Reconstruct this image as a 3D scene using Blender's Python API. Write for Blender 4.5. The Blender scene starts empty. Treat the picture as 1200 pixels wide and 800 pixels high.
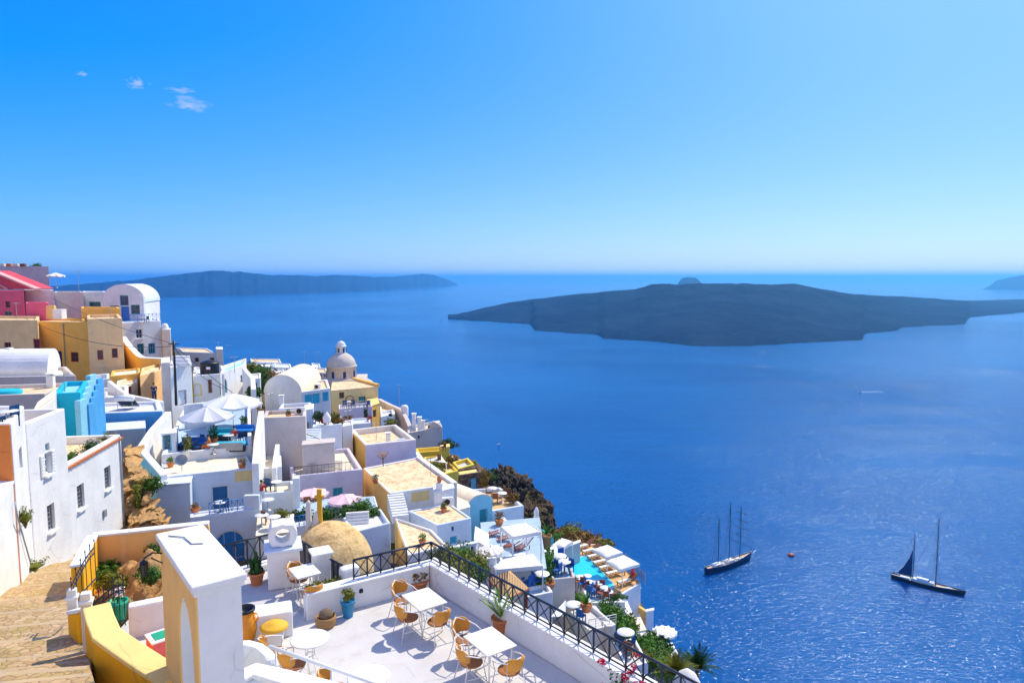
SKY_DUST, SKY_STR, CLOUD = 0.3, .12, 6.0
SKY_MAP = [(.55, -1.05, .03), (.64, .40, 0), (.3, 6.2, 0)]
GLOW = (4.6, 4.8, .6)
LOWHAZE = (1.7, .3, 0)
EDGEHAZE = (.2, .7, .0)
VEIL, ZENITH_FILL_K = (3.6, 3.9, 4.9), .40
EXPO = .16
SEA_A, SEA_B, SEA_SPEC, SEA_BUMP = (.0, .074, .28), (.0, .125, .39), .19, .8
HAZE, HAZE_COL, HAZE_ANI = 7.2e-5, (.18, .60, 1.0), .55
SUN = 4.45
import bpy, bmesh, math, random
from mathutils import Vector, Matrix, noise
R = math.radians
rnd = random.Random(7)
scene = bpy.context.scene
COL = scene.collection
W, H, F = 1200.0, 800.0, 800.0            # measurements are in these units
PITCH = math.atan(75 / 800.0)
CP, SP = math.cos(PITCH), math.sin(PITCH)
SEA = -220.0

def ray(u, v):
    x = (u - 600) / F; y = -(v - 400) / F
    return Vector((x, CP + SP * y, -SP + CP * y))
def P(u, v, Y):
    d = ray(u, v); return d * (Y / d.y)
def PZ(u, v, z):
    d = ray(u, v); return d * (z / d.z)
def AT(u, Y, z):
    "point at height z and forward distance Y that is seen at column u"
    cz = Y * CP - z * SP
    return Vector(((u - 600) / F * cz, Y, z))

# ------------------------------------------------------------ materials
def newmat(name):
    m = bpy.data.materials.new(name); m.use_nodes = True
    nt = m.node_tree; b = nt.nodes['Principled BSDF']
    return m, nt, b
def lnk(nt, a, b): nt.links.new(a, b)
def tex_noise(nt, vec, scale, detail=4, rough=.6):
    n = nt.nodes.new('ShaderNodeTexNoise'); n.inputs['Scale'].default_value = scale
    n.inputs['Detail'].default_value = detail; n.inputs['Roughness'].default_value = rough
    lnk(nt, vec, n.inputs['Vector']); return n.outputs['Fac']
def ramp(nt, fac, stops):
    r = nt.nodes.new('ShaderNodeValToRGB'); e = r.color_ramp.elements
    while len(e) < len(stops): e.new(.5)
    for i, (p, c) in enumerate(stops):
        e[i].position = p; e[i].color = (c[0], c[1], c[2], 1) if not isinstance(c, (int, float)) else (c, c, c, 1)
    lnk(nt, fac, r.inputs[0]); return r.outputs[0]
def mixc(nt, fac, a, b, mode='MIX'):
    n = nt.nodes.new('ShaderNodeMix'); n.data_type = 'RGBA'; n.blend_type = mode
    if isinstance(fac, (int, float)): n.inputs[0].default_value = fac
    else: lnk(nt, fac, n.inputs[0])
    for i, c in ((6, a), (7, b)):
        if isinstance(c, tuple): n.inputs[i].default_value = (c[0], c[1], c[2], 1)
        else: lnk(nt, c, n.inputs[i])
    return n.outputs[2]
def bump(nt, b, h, strength, dist):
    n = nt.nodes.new('ShaderNodeBump'); n.inputs['Strength'].default_value = strength
    n.inputs['Distance'].default_value = dist; lnk(nt, h, n.inputs['Height']); lnk(nt, n.outputs[0], b.inputs['Normal'])
def objvec(nt): return nt.nodes.new('ShaderNodeTexCoord').outputs['Object']

def plaster(name, col, dirt=(.45, .38, .3), amount=.35, rough=.85, bmp=.25, streak=True, patch=.60):
    """limewash: broad tonal blotches, rain streaks running down, fine trowel bump"""
    m, nt, b = newmat(name); vec = objvec(nt)
    big = tex_noise(nt, vec, .55, 5, .65)
    mp = nt.nodes.new('ShaderNodeMapping'); mp.inputs['Scale'].default_value = (3.2, 3.2, .35); lnk(nt, vec, mp.inputs[0])
    st = tex_noise(nt, mp.outputs[0], 1.0, 4, .6)
    c2 = tuple(c * .86 for c in col)
    c = mixc(nt, ramp(nt, big, [(.38, 0), (.66, 1)]), col, c2)
    d = tuple(col[i] * (1 - amount) + dirt[i] * amount * .9 for i in range(3))
    if streak: c = mixc(nt, ramp(nt, st, [(.55, 0), (.78, 1)]), c, d)
    sp = tex_noise(nt, vec, 2.3, 6, .7)
    c = mixc(nt, ramp(nt, sp, [(patch, 0), (patch + .14, .8)]), c, d)
    ds = nt.nodes.new('ShaderNodeMix'); ds.data_type = 'VECTOR'; ds.inputs[0].default_value = .12; nz_ = nt.nodes.new('ShaderNodeTexNoise'); nz_.inputs['Scale'].default_value = 1.6; lnk(nt, vec, nz_.inputs['Vector']); lnk(nt, vec, ds.inputs[4]); lnk(nt, nz_.outputs['Color'], ds.inputs[5])
    vo = nt.nodes.new('ShaderNodeTexVoronoi'); vo.feature = 'DISTANCE_TO_EDGE'; vo.inputs['Scale'].default_value = .55; lnk(nt, ds.outputs[1], vo.inputs['Vector'])
    crk = nt.nodes.new('ShaderNodeMath'); crk.operation = 'MULTIPLY'; lnk(nt, ramp(nt, vo.outputs['Distance'], [(0, .55), (.011, 0)]), crk.inputs[0]); lnk(nt, ramp(nt, big, [(.46, 0), (.56, 1)]), crk.inputs[1])
    c = mixc(nt, crk.outputs[0], c, tuple(col[i] * .45 + dirt[i] * .1 for i in range(3)))
    lnk(nt, c, b.inputs['Base Color']); b.inputs['Roughness'].default_value = rough
    b.inputs['Specular IOR Level'].default_value = .2
    fine = tex_noise(nt, vec, 7, 5, .6)
    bump(nt, b, fine, bmp, .05)
    return m
def plain(name, col, rough=.6, metal=0, var=.25, scale=6, bmp=0, spec=.4, sheen=0):
    m, nt, b = newmat(name); vec = objvec(nt)
    n = tex_noise(nt, vec, scale, 4)
    c = mixc(nt, n, tuple(min(1, x * (1 + var)) for x in col), tuple(x * (1 - var) for x in col))
    lnk(nt, c, b.inputs['Base Color']); b.inputs['Roughness'].default_value = rough; b.inputs['Metallic'].default_value = metal
    b.inputs['Specular IOR Level'].default_value = spec
    if bmp: bump(nt, b, n, bmp, .03)
    return m
def glassy(name, col, rough=.08):
    m, nt, b = newmat(name); vec = objvec(nt)
    n = tex_noise(nt, vec, 1.5, 2)
    lnk(nt, mixc(nt, n, col, tuple(c * .6 for c in col)), b.inputs['Base Color'])
    b.inputs['Roughness'].default_value = rough; b.inputs['Specular IOR Level'].default_value = .6
    return m
def leafmat(name, c1, c2):
    m, nt, b = newmat(name); vec = objvec(nt)
    n = tex_noise(nt, vec, 4.0, 3)
    rn = nt.nodes.new('ShaderNodeNewGeometry')
    c = mixc(nt, n, c1, c2); lnk(nt, mixc(nt, rn.outputs['Random Per Island'], c, tuple(x * .7 for x in c2)), b.inputs['Base Color'])
    b.inputs['Roughness'].default_value = .6; b.inputs['Specular IOR Level'].default_value = .25
    return m

M = {}
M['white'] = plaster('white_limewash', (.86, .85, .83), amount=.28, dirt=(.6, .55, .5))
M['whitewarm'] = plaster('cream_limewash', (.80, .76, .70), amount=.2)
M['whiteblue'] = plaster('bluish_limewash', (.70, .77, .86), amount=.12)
M['lavender'] = plaster('lavender_render', (.72, .64, .74), amount=.15)
M['grey'] = plaster('grey_render', (.58, .53, .54), amount=.2)
M['greybeige'] = plaster('greige_render', (.66, .58, .54), amount=.2)
M['sand'] = plaster('sand_render', (.97, .65, .32), amount=.3)
M['peach'] = plaster('peach_render', (.97, .57, .17), amount=.22)
M['roofpeach'] = plaster('peach_roof_screed', (.90, .68, .42), amount=.95, dirt=(.62, .30, .10), streak=False, patch=.49)
M['roofcream'] = plaster('cream_roof_screed', (.88, .76, .58), amount=.3, dirt=(.6, .42, .25), streak=False, patch=.52)
M['ochre'] = plaster('ochre_render', (.92, .53, .12), amount=.5, dirt=(.8, .56, .3))
M['gold'] = plaster('golden_limewash', (.96, .46, .012), amount=.10, dirt=(.8, .5, .2))
M['goldpale'] = plaster('pale_yellow_limewash', (.93, .67, .25), amount=.16, dirt=(.8, .6, .3))
M['orangelime'] = plaster('orange_limewash', (.98, .58, .20), amount=.5, dirt=(.95, .78, .55))
M['yellow'] = plaster('yellow_render', (.86, .62, .08), amount=.2)
M['yellowpale'] = plaster('faded_yellow_render', (.88, .68, .30), amount=.25)
M['pink'] = plaster('pink_render', (.88, .15, .24), amount=.12, dirt=(.5, .2, .2))
M['pinkdark'] = plaster('red_render', (.72, .08, .12), amount=.1)
M['pinkpale'] = plaster('pale_pink_render', (.85, .42, .40), amount=.12)
M['orange'] = plaster('orange_render', (.85, .27, .07), amount=.1)
M['teal'] = plaster('turquoise_render', (.02, .50, .66), amount=.12, dirt=(.02, .35, .5))
M['tealpale'] = plaster('pale_turquoise_render', (.30, .66, .80), amount=.2)
M['sky'] = plaster('sky_blue_render', (.10, .42, .78), amount=.1, dirt=(.1, .3, .6))
M['domeplaster'] = plaster('weathered_dome_plaster', (.66, .58, .50), amount=.5, dirt=(.3, .24, .2))
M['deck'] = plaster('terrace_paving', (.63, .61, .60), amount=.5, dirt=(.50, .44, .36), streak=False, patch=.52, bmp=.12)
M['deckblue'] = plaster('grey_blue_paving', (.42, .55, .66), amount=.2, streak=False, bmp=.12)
M['tan'] = plaster('tan_paving', (.70, .44, .20), amount=.3, streak=False)
M['glass'] = glassy('dark_glass', (.03, .05, .08))
M['glassteal'] = glassy('teal_glass', (.02, .12, .18))
M['navy'] = plain('navy_paint', (.01, .05, .16), .45)
M['doorblue'] = plain('blue_door_paint', (.02, .14, .34), .5)
M['bluepaint'] = plain('bright_blue_paint', (.02, .22, .62), .4)
M['tealpaint'] = plain('teal_paint', (.02, .30, .38), .45)
M['skypaint'] = plain('pale_blue_paint', (.16, .48, .66), .45)
M['redpaint'] = plain('red_paint', (.42, .02, .03), .45)
M['maroon'] = plain('maroon_paint', (.20, .04, .03), .5)
M['brownwood'] = plain('brown_wood', (.22, .08, .03), .6)
M['teak'] = plain('teak_wood', (.40, .20, .07), .6)
M['redwood'] = plain('dark_red_wood', (.26, .06, .03), .55)
M['domegold'] = plaster('rough_golden_dome', (.80, .54, .24), amount=.8, dirt=(.40, .22, .07), bmp=1.0, streak=True, patch=.5)
M['straw'] = plain('straw_thatch', (.66, .42, .15), .8, bmp=.4, scale=14)
M['iron'] = plain('dark_blue_iron', (.012, .022, .045), .45)
M['black'] = plain('black_plastic', (.012, .012, .015), .4)
M['whitemetal'] = plain('white_painted_metal', (.82, .82, .80), .35, var=.05)
M['greymetal'] = plain('grey_metal', (.35, .36, .38), .4, .3)
M['rattan'] = plain('amber_rattan', (.70, .30, .035), .55, bmp=.6, scale=60)
M['rattandark'] = plain('brown_rattan', (.34, .13, .035), .55, bmp=.6, scale=60)
M['terracotta'] = plain('terracotta', (.60, .20, .07), .75, bmp=.1)
M['jar'] = plain('orange_glazed_clay', (.80, .30, .02), .5, bmp=.1)
M['hat'] = plain('yellow_woven_straw', (.82, .44, .03), .7, bmp=.4, scale=40)
M['bluepot'] = plain('blue_glazed_pot', (.02, .22, .46), .4)
M['wicker'] = plain('brown_wicker', (.36, .20, .08), .8, bmp=.6, scale=50)
M['canvas'] = plain('white_canvas', (.84, .83, .80), .8, var=.05)
M['canvasgrey'] = plain('grey_canvas', (.62, .62, .66), .8, var=.06)
M['canvaspink'] = plain('pink_canvas', (.86, .58, .62), .8, var=.05)
M['canvascream'] = plain('cream_canvas', (.84, .77, .68), .8, var=.05)
M['cushion'] = plain('white_cushion', (.82, .81, .80), .85, var=.06)
M['cushionblue'] = plain('blue_cushion', (.02, .12, .40), .8)
M['pool'] = plain('pool_water', (.03, .60, .86), .05, var=.1, scale=2, bmp=.15, spec=.6)
M['cyanpaint'] = plain('cyan_paint', (.03, .45, .62), .5)
M['leaf'] = leafmat('mid_green_leaves', (.09, .22, .015), (.05, .13, .01))
M['leafdark'] = leafmat('dark_green_leaves', (.03, .12, .015), (.02, .07, .01))
M['leafyellow'] = leafmat('yellow_green_leaves', (.30, .28, .02), (.16, .18, .014))
M['leafbright'] = leafmat('bright_green_leaves', (.14, .34, .02), (.07, .20, .015))
M['leafbrown'] = leafmat('dry_brown_leaves', (.34, .15, .025), (.22, .13, .02))
M['agave'] = plain('agave_green', (.22, .36, .08), .5, var=.3, scale=8)
M['petal'] = leafmat('red_petals', (.85, .02, .06), (.65, .015, .12))
M['petalred'] = leafmat('crimson_petals', (.55, .01, .03), (.40, .01, .02))
M['bark'] = plain('grey_bark', (.16, .11, .07), .9, bmp=.4)
M['skin'] = plain('tanned_skin', (.50, .27, .17), .6, var=.06)
M['hair'] = plain('dark_hair', (.03, .02, .015), .6)
M['clothorange'] = plain('orange_cloth', (.75, .18, .02), .85)
M['clothblue'] = plain('navy_cloth', (.02, .04, .12), .85)
M['clothred'] = plain('red_cloth', (.60, .03, .04), .85)
M['clothwhite'] = plain('white_cloth', (.8, .8, .8), .85)
M['hullnavy'] = plain('navy_hull_paint', (.012, .025, .06), .3)
M['hulldark'] = plain('black_hull_paint', (.008, .010, .018), .25)
M['decking'] = plain('pale_ship_deck', (.62, .46, .32), .7)
M['mastdark'] = plain('dark_mast', (.02, .025, .04), .5)
M['buoyred'] = plain('orange_buoy_paint', (.55, .10, .03), .4)
M['greenpaint'] = plain('green_paint', (.02, .38, .20), .5)
M['cloth_check'] = plain('coral_cloth', (.80, .16, .16), .8)

# ------------------------------------------------------------ mesh builder
class MB:
    def __init__(s): s.v = []; s.f = []; s.sm = []
    def add(s, vs, fs, smooth=False):
        o = len(s.v); s.v += [Vector(x) for x in vs]
        for f in fs: s.f.append([o + i for i in f]); s.sm.append(smooth)
        return s
    def hexa(s, b4, t4):
        return s.add(list(b4) + list(t4), [(3, 2, 1, 0), (4, 5, 6, 7), (0, 1, 5, 4), (1, 2, 6, 5), (2, 3, 7, 6), (3, 0, 4, 7)])
    def box(s, c, d, rz=0, m=None):
        x, y, z = d[0] / 2, d[1] / 2, d[2] / 2
        q = [Vector(p) for p in ((-x, -y, -z), (x, -y, -z), (x, y, -z), (-x, y, -z), (-x, -y, z), (x, -y, z), (x, y, z), (-x, y, z))]
        rot = m if m is not None else Matrix.Rotation(rz, 3, 'Z')
        q = [rot @ p + Vector(c) for p in q]
        return s.hexa(q[:4], q[4:])
    def prism(s, poly, z0, z1):
        "vertical prism over a plan polygon (counter-clockwise or not)"
        n = len(poly); poly = [Vector((p[0], p[1], 0)) for p in poly]
        area = sum(poly[i].x * poly[(i + 1) % n].y - poly[(i + 1) % n].x * poly[i].y for i in range(n))
        if area < 0: poly = poly[::-1]
        vs = [(p.x, p.y, z0) for p in poly] + [(p.x, p.y, z1) for p in poly]
        fs = [tuple(range(n - 1, -1, -1)), tuple(range(n, 2 * n))] + [(i, (i + 1) % n, n + (i + 1) % n, n + i) for i in range(n)]
        return s.add(vs, fs)
    def extr(s, poly, vec):
        "any planar polygon swept along vec"
        n = len(poly); a = [Vector(p) for p in poly]; vec = Vector(vec)
        nn = Vector((0, 0, 0))
        for i in range(n): nn += a[i].cross(a[(i + 1) % n])
        if nn.dot(vec) > 0: a = a[::-1]
        vs = a + [p + vec for p in a]
        fs = [tuple(range(n)), tuple(range(2 * n - 1, n - 1, -1))] + [(i, n + i, n + (i + 1) % n, (i + 1) % n) for i in range(n)]
        return s.add(vs, fs)
    def tube(s, path, r, n=6, cap=True, r2=None):
        path = [Vector(p) for p in path]; k = len(path); rings = []
        up = Vector((0, 0, 1))
        for i, p in enumerate(path):
            t = (path[min(i + 1, k - 1)] - path[max(i - 1, 0)]).normalized()
            a = t.cross(up)
            if a.length < 1e-3: a = t.cross(Vector((0, 1, 0)))
            a.normalize(); b = t.cross(a)
            rr = r if r2 is None else r + (r2 - r) * i / (k - 1)
            if isinstance(r, (list, tuple)): rr = r[i]
            rings.append([p + (a * math.cos(q) + b * math.sin(q)) * rr for q in [2 * math.pi * j / n for j in range(n)]])
        vs = [p for ring in rings for p in ring]; fs = []
        for i in range(k - 1):
            for j in range(n):
                j2 = (j + 1) % n; fs.append((i * n + j, i * n + j2, (i + 1) * n + j2, (i + 1) * n + j))
        if cap: fs += [tuple(range(n - 1, -1, -1)), tuple(range((k - 1) * n, k * n))]
        return s.add(vs, fs, n > 5)
    def lathe(s, c, prof, n=20, sm=True, a0=0, a1=2 * math.pi, sx=1, sy=1):
        c = Vector(c); full = abs(a1 - a0 - 2 * math.pi) < 1e-6; m = n if full else n + 1
        vs = [];
        for (r, z) in prof:
            for j in range(m):
                a = a0 + (a1 - a0) * j / n; vs.append(c + Vector((r * math.cos(a) * sx, r * math.sin(a) * sy, z)))
        fs = []
        for i in range(len(prof) - 1):
            for j in range(n):
                j2 = (j + 1) % m; fs.append((i * m + j, i * m + j2, (i + 1) * m + j2, (i + 1) * m + j))
        s.add(vs, fs, sm)
        return s
    def blob(s, c, r, seed=0, amp=.25, sub=2, sc=1.0):
        bm = bmesh.new(); bmesh.ops.create_icosphere(bm, subdivisions=sub, radius=1)
        vs = []
        for v in bm.verts:
            q = v.co.copy(); k = 1 + amp * noise.noise(q * 1.7 * sc + Vector((seed * 3.1, seed, 0)))
            vs.append(Vector((q.x * r[0] * k, q.y * r[1] * k, q.z * r[2] * k)) + Vector(c))
        fs = [[v.index for v in f.verts] for f in bm.faces]; bm.free()
        return s.add(vs, fs, True)
    def leaves(s, c, r, n, size, rg, up=.0, hollow=.35):
        "small leaf faces spread through an ellipsoid, denser towards its uneven skin"
        c = Vector(c); sd = rg.random() * 50
        for _ in range(n):
            while 1:
                q = Vector((rg.uniform(-1, 1), rg.uniform(-1, 1), rg.uniform(-1, 1))); l = q.length
                if l > 1 or l < hollow * rg.random(): continue
                lim = .66 + .8 * noise.noise(q.normalized() * 2.1 + Vector((sd, 0, 0))) + .12 * noise.noise(q * 6 + Vector((0, sd, 0)))
                if l < lim: break
            p = c + Vector((q.x * r[0], q.y * r[1], q.z * r[2]))
            nrm = (q.normalized() * .7 + Vector((rg.gauss(0, .6), rg.gauss(0, .6), rg.gauss(.35, .5)))).normalized()
            a = nrm.orthogonal().normalized(); a.rotate(Matrix.Rotation(rg.random() * 6.28, 3, nrm)); b = nrm.cross(a)
            L = size * rg.uniform(.6, 1.35); w = L * rg.uniform(.35, .55)
            s.add([p - a * L * .5, p + b * w * .5 + nrm * L * .06, p + a * L * .5, p - b * w * .5 + nrm * L * .06], [(0, 1, 2, 3)])
        return s
    def build(s, name, mat, parent=None, bevel=0, seg=2, origin=None):
        me = bpy.data.meshes.new(name)
        off = Vector((0, 0, 0)) if origin is None else Vector(origin)
        if parent is not None: off = Vector(ROOT[parent.name].location0)
        me.from_pydata([tuple(v - off) for v in s.v], [], s.f); me.update()
        for p, sm in zip(me.polygons, s.sm): p.use_smooth = sm
        if bevel:
            bm = bmesh.new(); bm.from_mesh(me)
            bmesh.ops.remove_doubles(bm, verts=bm.verts, dist=1e-4)
            es = [e for e in bm.edges if len(e.link_faces) == 2 and e.calc_face_angle(0) > .5]
            bmesh.ops.bevel(bm, geom=es, offset=bevel, segments=seg, affect='EDGES', profile=.5, clamp_overlap=True)
            bm.to_mesh(me); bm.free()
        o = bpy.data.objects.new(name, me); COL.objects.link(o)
        if mat is not None: me.materials.append(M[mat] if isinstance(mat, str) else mat)
        if parent is not None:
            o.parent = parent; ROOT[o.name] = ROOT[parent.name]
        else: o.location = off
        return o
class RootInfo:
    def __init__(s, o, loc): s.o = o; s.location0 = Vector(loc)
ROOT = {}
def tagp(o, label, cat, group=None, kind=None):
    o['label'] = label; o['category'] = cat
    if group: o['group'] = group
    if kind: o['kind'] = kind
    return o
def thing(name, label, cat, loc=(0, 0, 0), group=None):
    o = bpy.data.objects.new(name, None); o.empty_display_size = .3; COL.objects.link(o)
    o.location = loc; ROOT[o.name] = RootInfo(o, loc)
    return tagp(o, label, cat, group)
def single(mb, name, mat, label, cat, group=None, bevel=0, origin=None):
    if origin is None and mb.v:
        xs = [v.x for v in mb.v]; ys = [v.y for v in mb.v]; zs = [v.z for v in mb.v]
        origin = ((min(xs) + max(xs)) / 2, (min(ys) + max(ys)) / 2, min(zs))
    o = mb.build(name, mat, None, bevel=bevel, origin=origin); ROOT[o.name] = RootInfo(o, origin)
    return tagp(o, label, cat, group)
def structure(mb, name, mat, origin=None):
    o = mb.build(name, mat, None, origin=origin); o['kind'] = 'structure'; return o
def kids(o): return [c for c in COL.objects if c.parent is o]
def dup(root, loc, rz=0, label=None, group=None, scale=None):
    r = root.copy(); COL.objects.link(r); r.location = loc; r.rotation_euler = (0, 0, rz)
    if scale: r.scale = (scale,) * 3 if isinstance(scale, (int, float)) else scale
    if label: r['label'] = label
    if group: r['group'] = group
    for ch in root.children:
        c = ch.copy(); COL.objects.link(c); c.parent = r
        for g in ch.children:
            d = g.copy(); COL.objects.link(d); d.parent = c
    return r
# ------------------------------------------------------------ camera, world, sun
cam = bpy.data.cameras.new('camera'); cam.sensor_width = 36; cam.lens = 24; cam.clip_start = .1; cam.clip_end = 200000
co = bpy.data.objects.new('camera', cam); COL.objects.link(co)
co.location = (0, 0, 0); co.rotation_euler = (R(90) - PITCH, 0, 0); scene.camera = co
SUN_EL, SUN_AZ = 51.0, 41.0
sl = bpy.data.lights.new('sun', 'SUN'); sl.energy = SUN; sl.angle = R(.53); sl.color = (1, .90, .74)
so = bpy.data.objects.new('sun', sl); COL.objects.link(so)
tosun = Vector((math.cos(R(SUN_EL)) * math.sin(R(SUN_AZ)), math.cos(R(SUN_EL)) * math.cos(R(SUN_AZ)), math.sin(R(SUN_EL))))
so.rotation_euler = tosun.to_track_quat('Z', 'Y').to_euler()
w = bpy.data.worlds.new('World'); scene.world = w; w.use_nodes = True
nt = w.node_tree; bg = nt.nodes['Background']
sk = nt.nodes.new('ShaderNodeTexSky'); sk.sky_type = 'NISHITA'; sk.sun_disc = False
sk.sun_elevation = R(SUN_EL); sk.sun_rotation = R(SUN_AZ); sk.altitude = 0; sk.air_density = 1.0; sk.dust_density = SKY_DUST; sk.ozone_density = 3.0
# the air of that day: deeper azure overhead and a pale blue, not yellow, horizon
sep = nt.nodes.new('ShaderNodeSeparateColor'); nt.links.new(sk.outputs[0], sep.inputs[0])
cmb = nt.nodes.new('ShaderNodeCombineColor')
for i, (mul, add, lo) in enumerate(SKY_MAP):
    q = nt.nodes.new('ShaderNodeMath'); q.operation = 'MULTIPLY_ADD'; nt.links.new(sep.outputs[i], q.inputs[0]); q.inputs[1].default_value = mul; q.inputs[2].default_value = add
    q2 = nt.nodes.new('ShaderNodeMath'); q2.operation = 'MAXIMUM'; nt.links.new(q.outputs[0], q2.inputs[0]); q2.inputs[1].default_value = lo
    nt.links.new(q2.outputs[0], cmb.inputs[i])
# glow of thin haze round the sun, and an unseen overhead whitening added to fill the shade
geo = nt.nodes.new('ShaderNodeTexCoord')
dot = nt.nodes.new('ShaderNodeVectorMath'); dot.operation = 'DOT_PRODUCT'; nt.links.new(geo.outputs['Generated'], dot.inputs[0]); dot.inputs[1].default_value = tosun
pw = nt.nodes.new('ShaderNodeMath'); pw.operation = 'POWER'; pw.use_clamp = False; mx0 = nt.nodes.new('ShaderNodeMath'); mx0.operation = 'MAXIMUM'; nt.links.new(dot.outputs['Value'], mx0.inputs[0]); mx0.inputs[1].default_value = 0
nt.links.new(mx0.outputs[0], pw.inputs[0]); pw.inputs[1].default_value = 7
gl = nt.nodes.new('ShaderNodeMix'); gl.data_type = 'RGBA'; gl.blend_type = 'ADD'; nt.links.new(pw.outputs[0], gl.inputs[0]); nt.links.new(cmb.outputs[0], gl.inputs[6]); gl.inputs[7].default_value = (*GLOW, 1)
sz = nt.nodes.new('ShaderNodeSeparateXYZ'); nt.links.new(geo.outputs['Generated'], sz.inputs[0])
vr = nt.nodes.new('ShaderNodeMapRange'); vr.interpolation_type = 'SMOOTHSTEP'; nt.links.new(sz.outputs[2], vr.inputs[0]); vr.inputs[1].default_value = .42; vr.inputs[2].default_value = .8; vr.inputs[4].default_value = ZENITH_FILL_K
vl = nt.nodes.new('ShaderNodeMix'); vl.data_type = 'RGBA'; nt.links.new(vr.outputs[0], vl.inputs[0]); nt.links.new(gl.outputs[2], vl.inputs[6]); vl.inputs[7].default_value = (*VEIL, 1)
# pale haze low in the sky on the sun's side
hd = nt.nodes.new('ShaderNodeVectorMath'); hd.operation = 'DOT_PRODUCT'; nt.links.new(geo.outputs['Generated'], hd.inputs[0]); hd.inputs[1].default_value = Vector((tosun.x, tosun.y, 0)).normalized()
def mth(op, a, b=None):
    q = nt.nodes.new('ShaderNodeMath'); q.operation = op
    for i, x in enumerate((a, b)):
        if x is None: continue
        if isinstance(x, (int, float)): q.inputs[i].default_value = x
        else: nt.links.new(x, q.inputs[i])
    return q.outputs[0]
side_ = mth('POWER', mth('MAXIMUM', hd.outputs['Value'], 0.0), 1.6)
low_ = mth('POWER', 2.718, mth('MULTIPLY', mth('MAXIMUM', sz.outputs[2], 0.0), -5.5))
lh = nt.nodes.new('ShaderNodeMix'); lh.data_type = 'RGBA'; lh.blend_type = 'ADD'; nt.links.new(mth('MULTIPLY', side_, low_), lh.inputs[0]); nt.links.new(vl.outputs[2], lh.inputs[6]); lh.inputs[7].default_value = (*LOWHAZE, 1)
edge_ = mth('POWER', 2.718, mth('MULTIPLY', mth('MAXIMUM', sz.outputs[2], 0.0), -28.0))
le = nt.nodes.new('ShaderNodeMix'); le.data_type = 'RGBA'; le.blend_type = 'ADD'; nt.links.new(edge_, le.inputs[0]); nt.links.new(lh.outputs[2], le.inputs[6]); le.inputs[7].default_value = (*EDGEHAZE, 1)
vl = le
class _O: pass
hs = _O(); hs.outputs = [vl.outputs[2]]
# three small wisps of cloud, fixed in the sky's own directions
tc = nt.nodes.new('ShaderNodeTexCoord')
def wisp(u, v, ru, rv, last, seed):
    d = ray(u, v).normalized()
    sub = nt.nodes.new('ShaderNodeVectorMath'); sub.operation = 'SUBTRACT'; nt.links.new(tc.outputs['Generated'], sub.inputs[0]); sub.inputs[1].default_value = d
    side = Vector((d.y, -d.x, 0)).normalized(); up = side.cross(d)
    outs = []
    for ax, r in ((side, ru), (up, rv)):
        dt = nt.nodes.new('ShaderNodeVectorMath'); dt.operation = 'DOT_PRODUCT'; nt.links.new(sub.outputs[0], dt.inputs[0]); dt.inputs[1].default_value = ax / (r / 900.)
        outs.append(dt.outputs['Value'])
    cb = nt.nodes.new('ShaderNodeCombineXYZ'); nt.links.new(outs[0], cb.inputs[0]); nt.links.new(outs[1], cb.inputs[1]); cb.inputs[2].default_value = seed
    ln = nt.nodes.new('ShaderNodeVectorMath'); ln.operation = 'LENGTH'
    c0 = nt.nodes.new('ShaderNodeCombineXYZ'); nt.links.new(outs[0], c0.inputs[0]); nt.links.new(outs[1], c0.inputs[1]); nt.links.new(c0.outputs[0], ln.inputs[0])
    nz = nt.nodes.new('ShaderNodeTexNoise'); nz.inputs['Scale'].default_value = 1.7; nz.inputs['Detail'].default_value = 6; nt.links.new(cb.outputs[0], nz.inputs[0])
    ma = nt.nodes.new('ShaderNodeMath'); ma.operation = 'SUBTRACT'; nt.links.new(nz.outputs['Fac'], ma.inputs[0])
    mb_ = nt.nodes.new('ShaderNodeMath'); mb_.operation = 'MULTIPLY'; nt.links.new(ln.outputs['Value'], mb_.inputs[0]); mb_.inputs[1].default_value = .33
    nt.links.new(mb_.outputs[0], ma.inputs[1])
    rp = nt.nodes.new('ShaderNodeMapRange'); nt.links.new(ma.outputs[0], rp.inputs[0]); rp.inputs[1].default_value = .16; rp.inputs[2].default_value = .5; rp.inputs[3].default_value = 0; rp.inputs[4].default_value = .42
    rp.clamp = True
    mx = nt.nodes.new('ShaderNodeMix'); mx.data_type = 'RGBA'; nt.links.new(rp.outputs[0], mx.inputs[0]); nt.links.new(last, mx.inputs[6]); mx.inputs[7].default_value = (CLOUD, CLOUD, CLOUD * 1.02, 1)
    return mx.outputs[2]
last = hs.outputs[0]
for a in ((222, 122, 19, 8, 3.1), (212, 106, 13, 3, 8.4), (160, 98, 9, 6, 5.2), (97, 87, 5, 2.5, 1.7)): last = wisp(a[0], a[1], a[2], a[3], last, a[4])
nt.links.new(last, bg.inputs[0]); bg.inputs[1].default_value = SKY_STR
scene.view_settings.view_transform = 'Standard'; scene.view_settings.look = 'None'
scene.view_settings.exposure = EXPO; scene.view_settings.gamma = 1; scene.view_settings.use_curve_mapping = False
cy = scene.cycles; cy.use_denoising = True; cy.denoiser = 'OPENIMAGEDENOISE'; cy.use_adaptive_sampling = True; cy.adaptive_threshold = .02
cy.max_bounces = 8; cy.diffuse_bounces = 4; cy.glossy_bounces = 3; cy.volume_bounces = 1; cy.sample_clamp_indirect = 6; cy.caustics_reflective = False; cy.caustics_refractive = False

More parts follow.
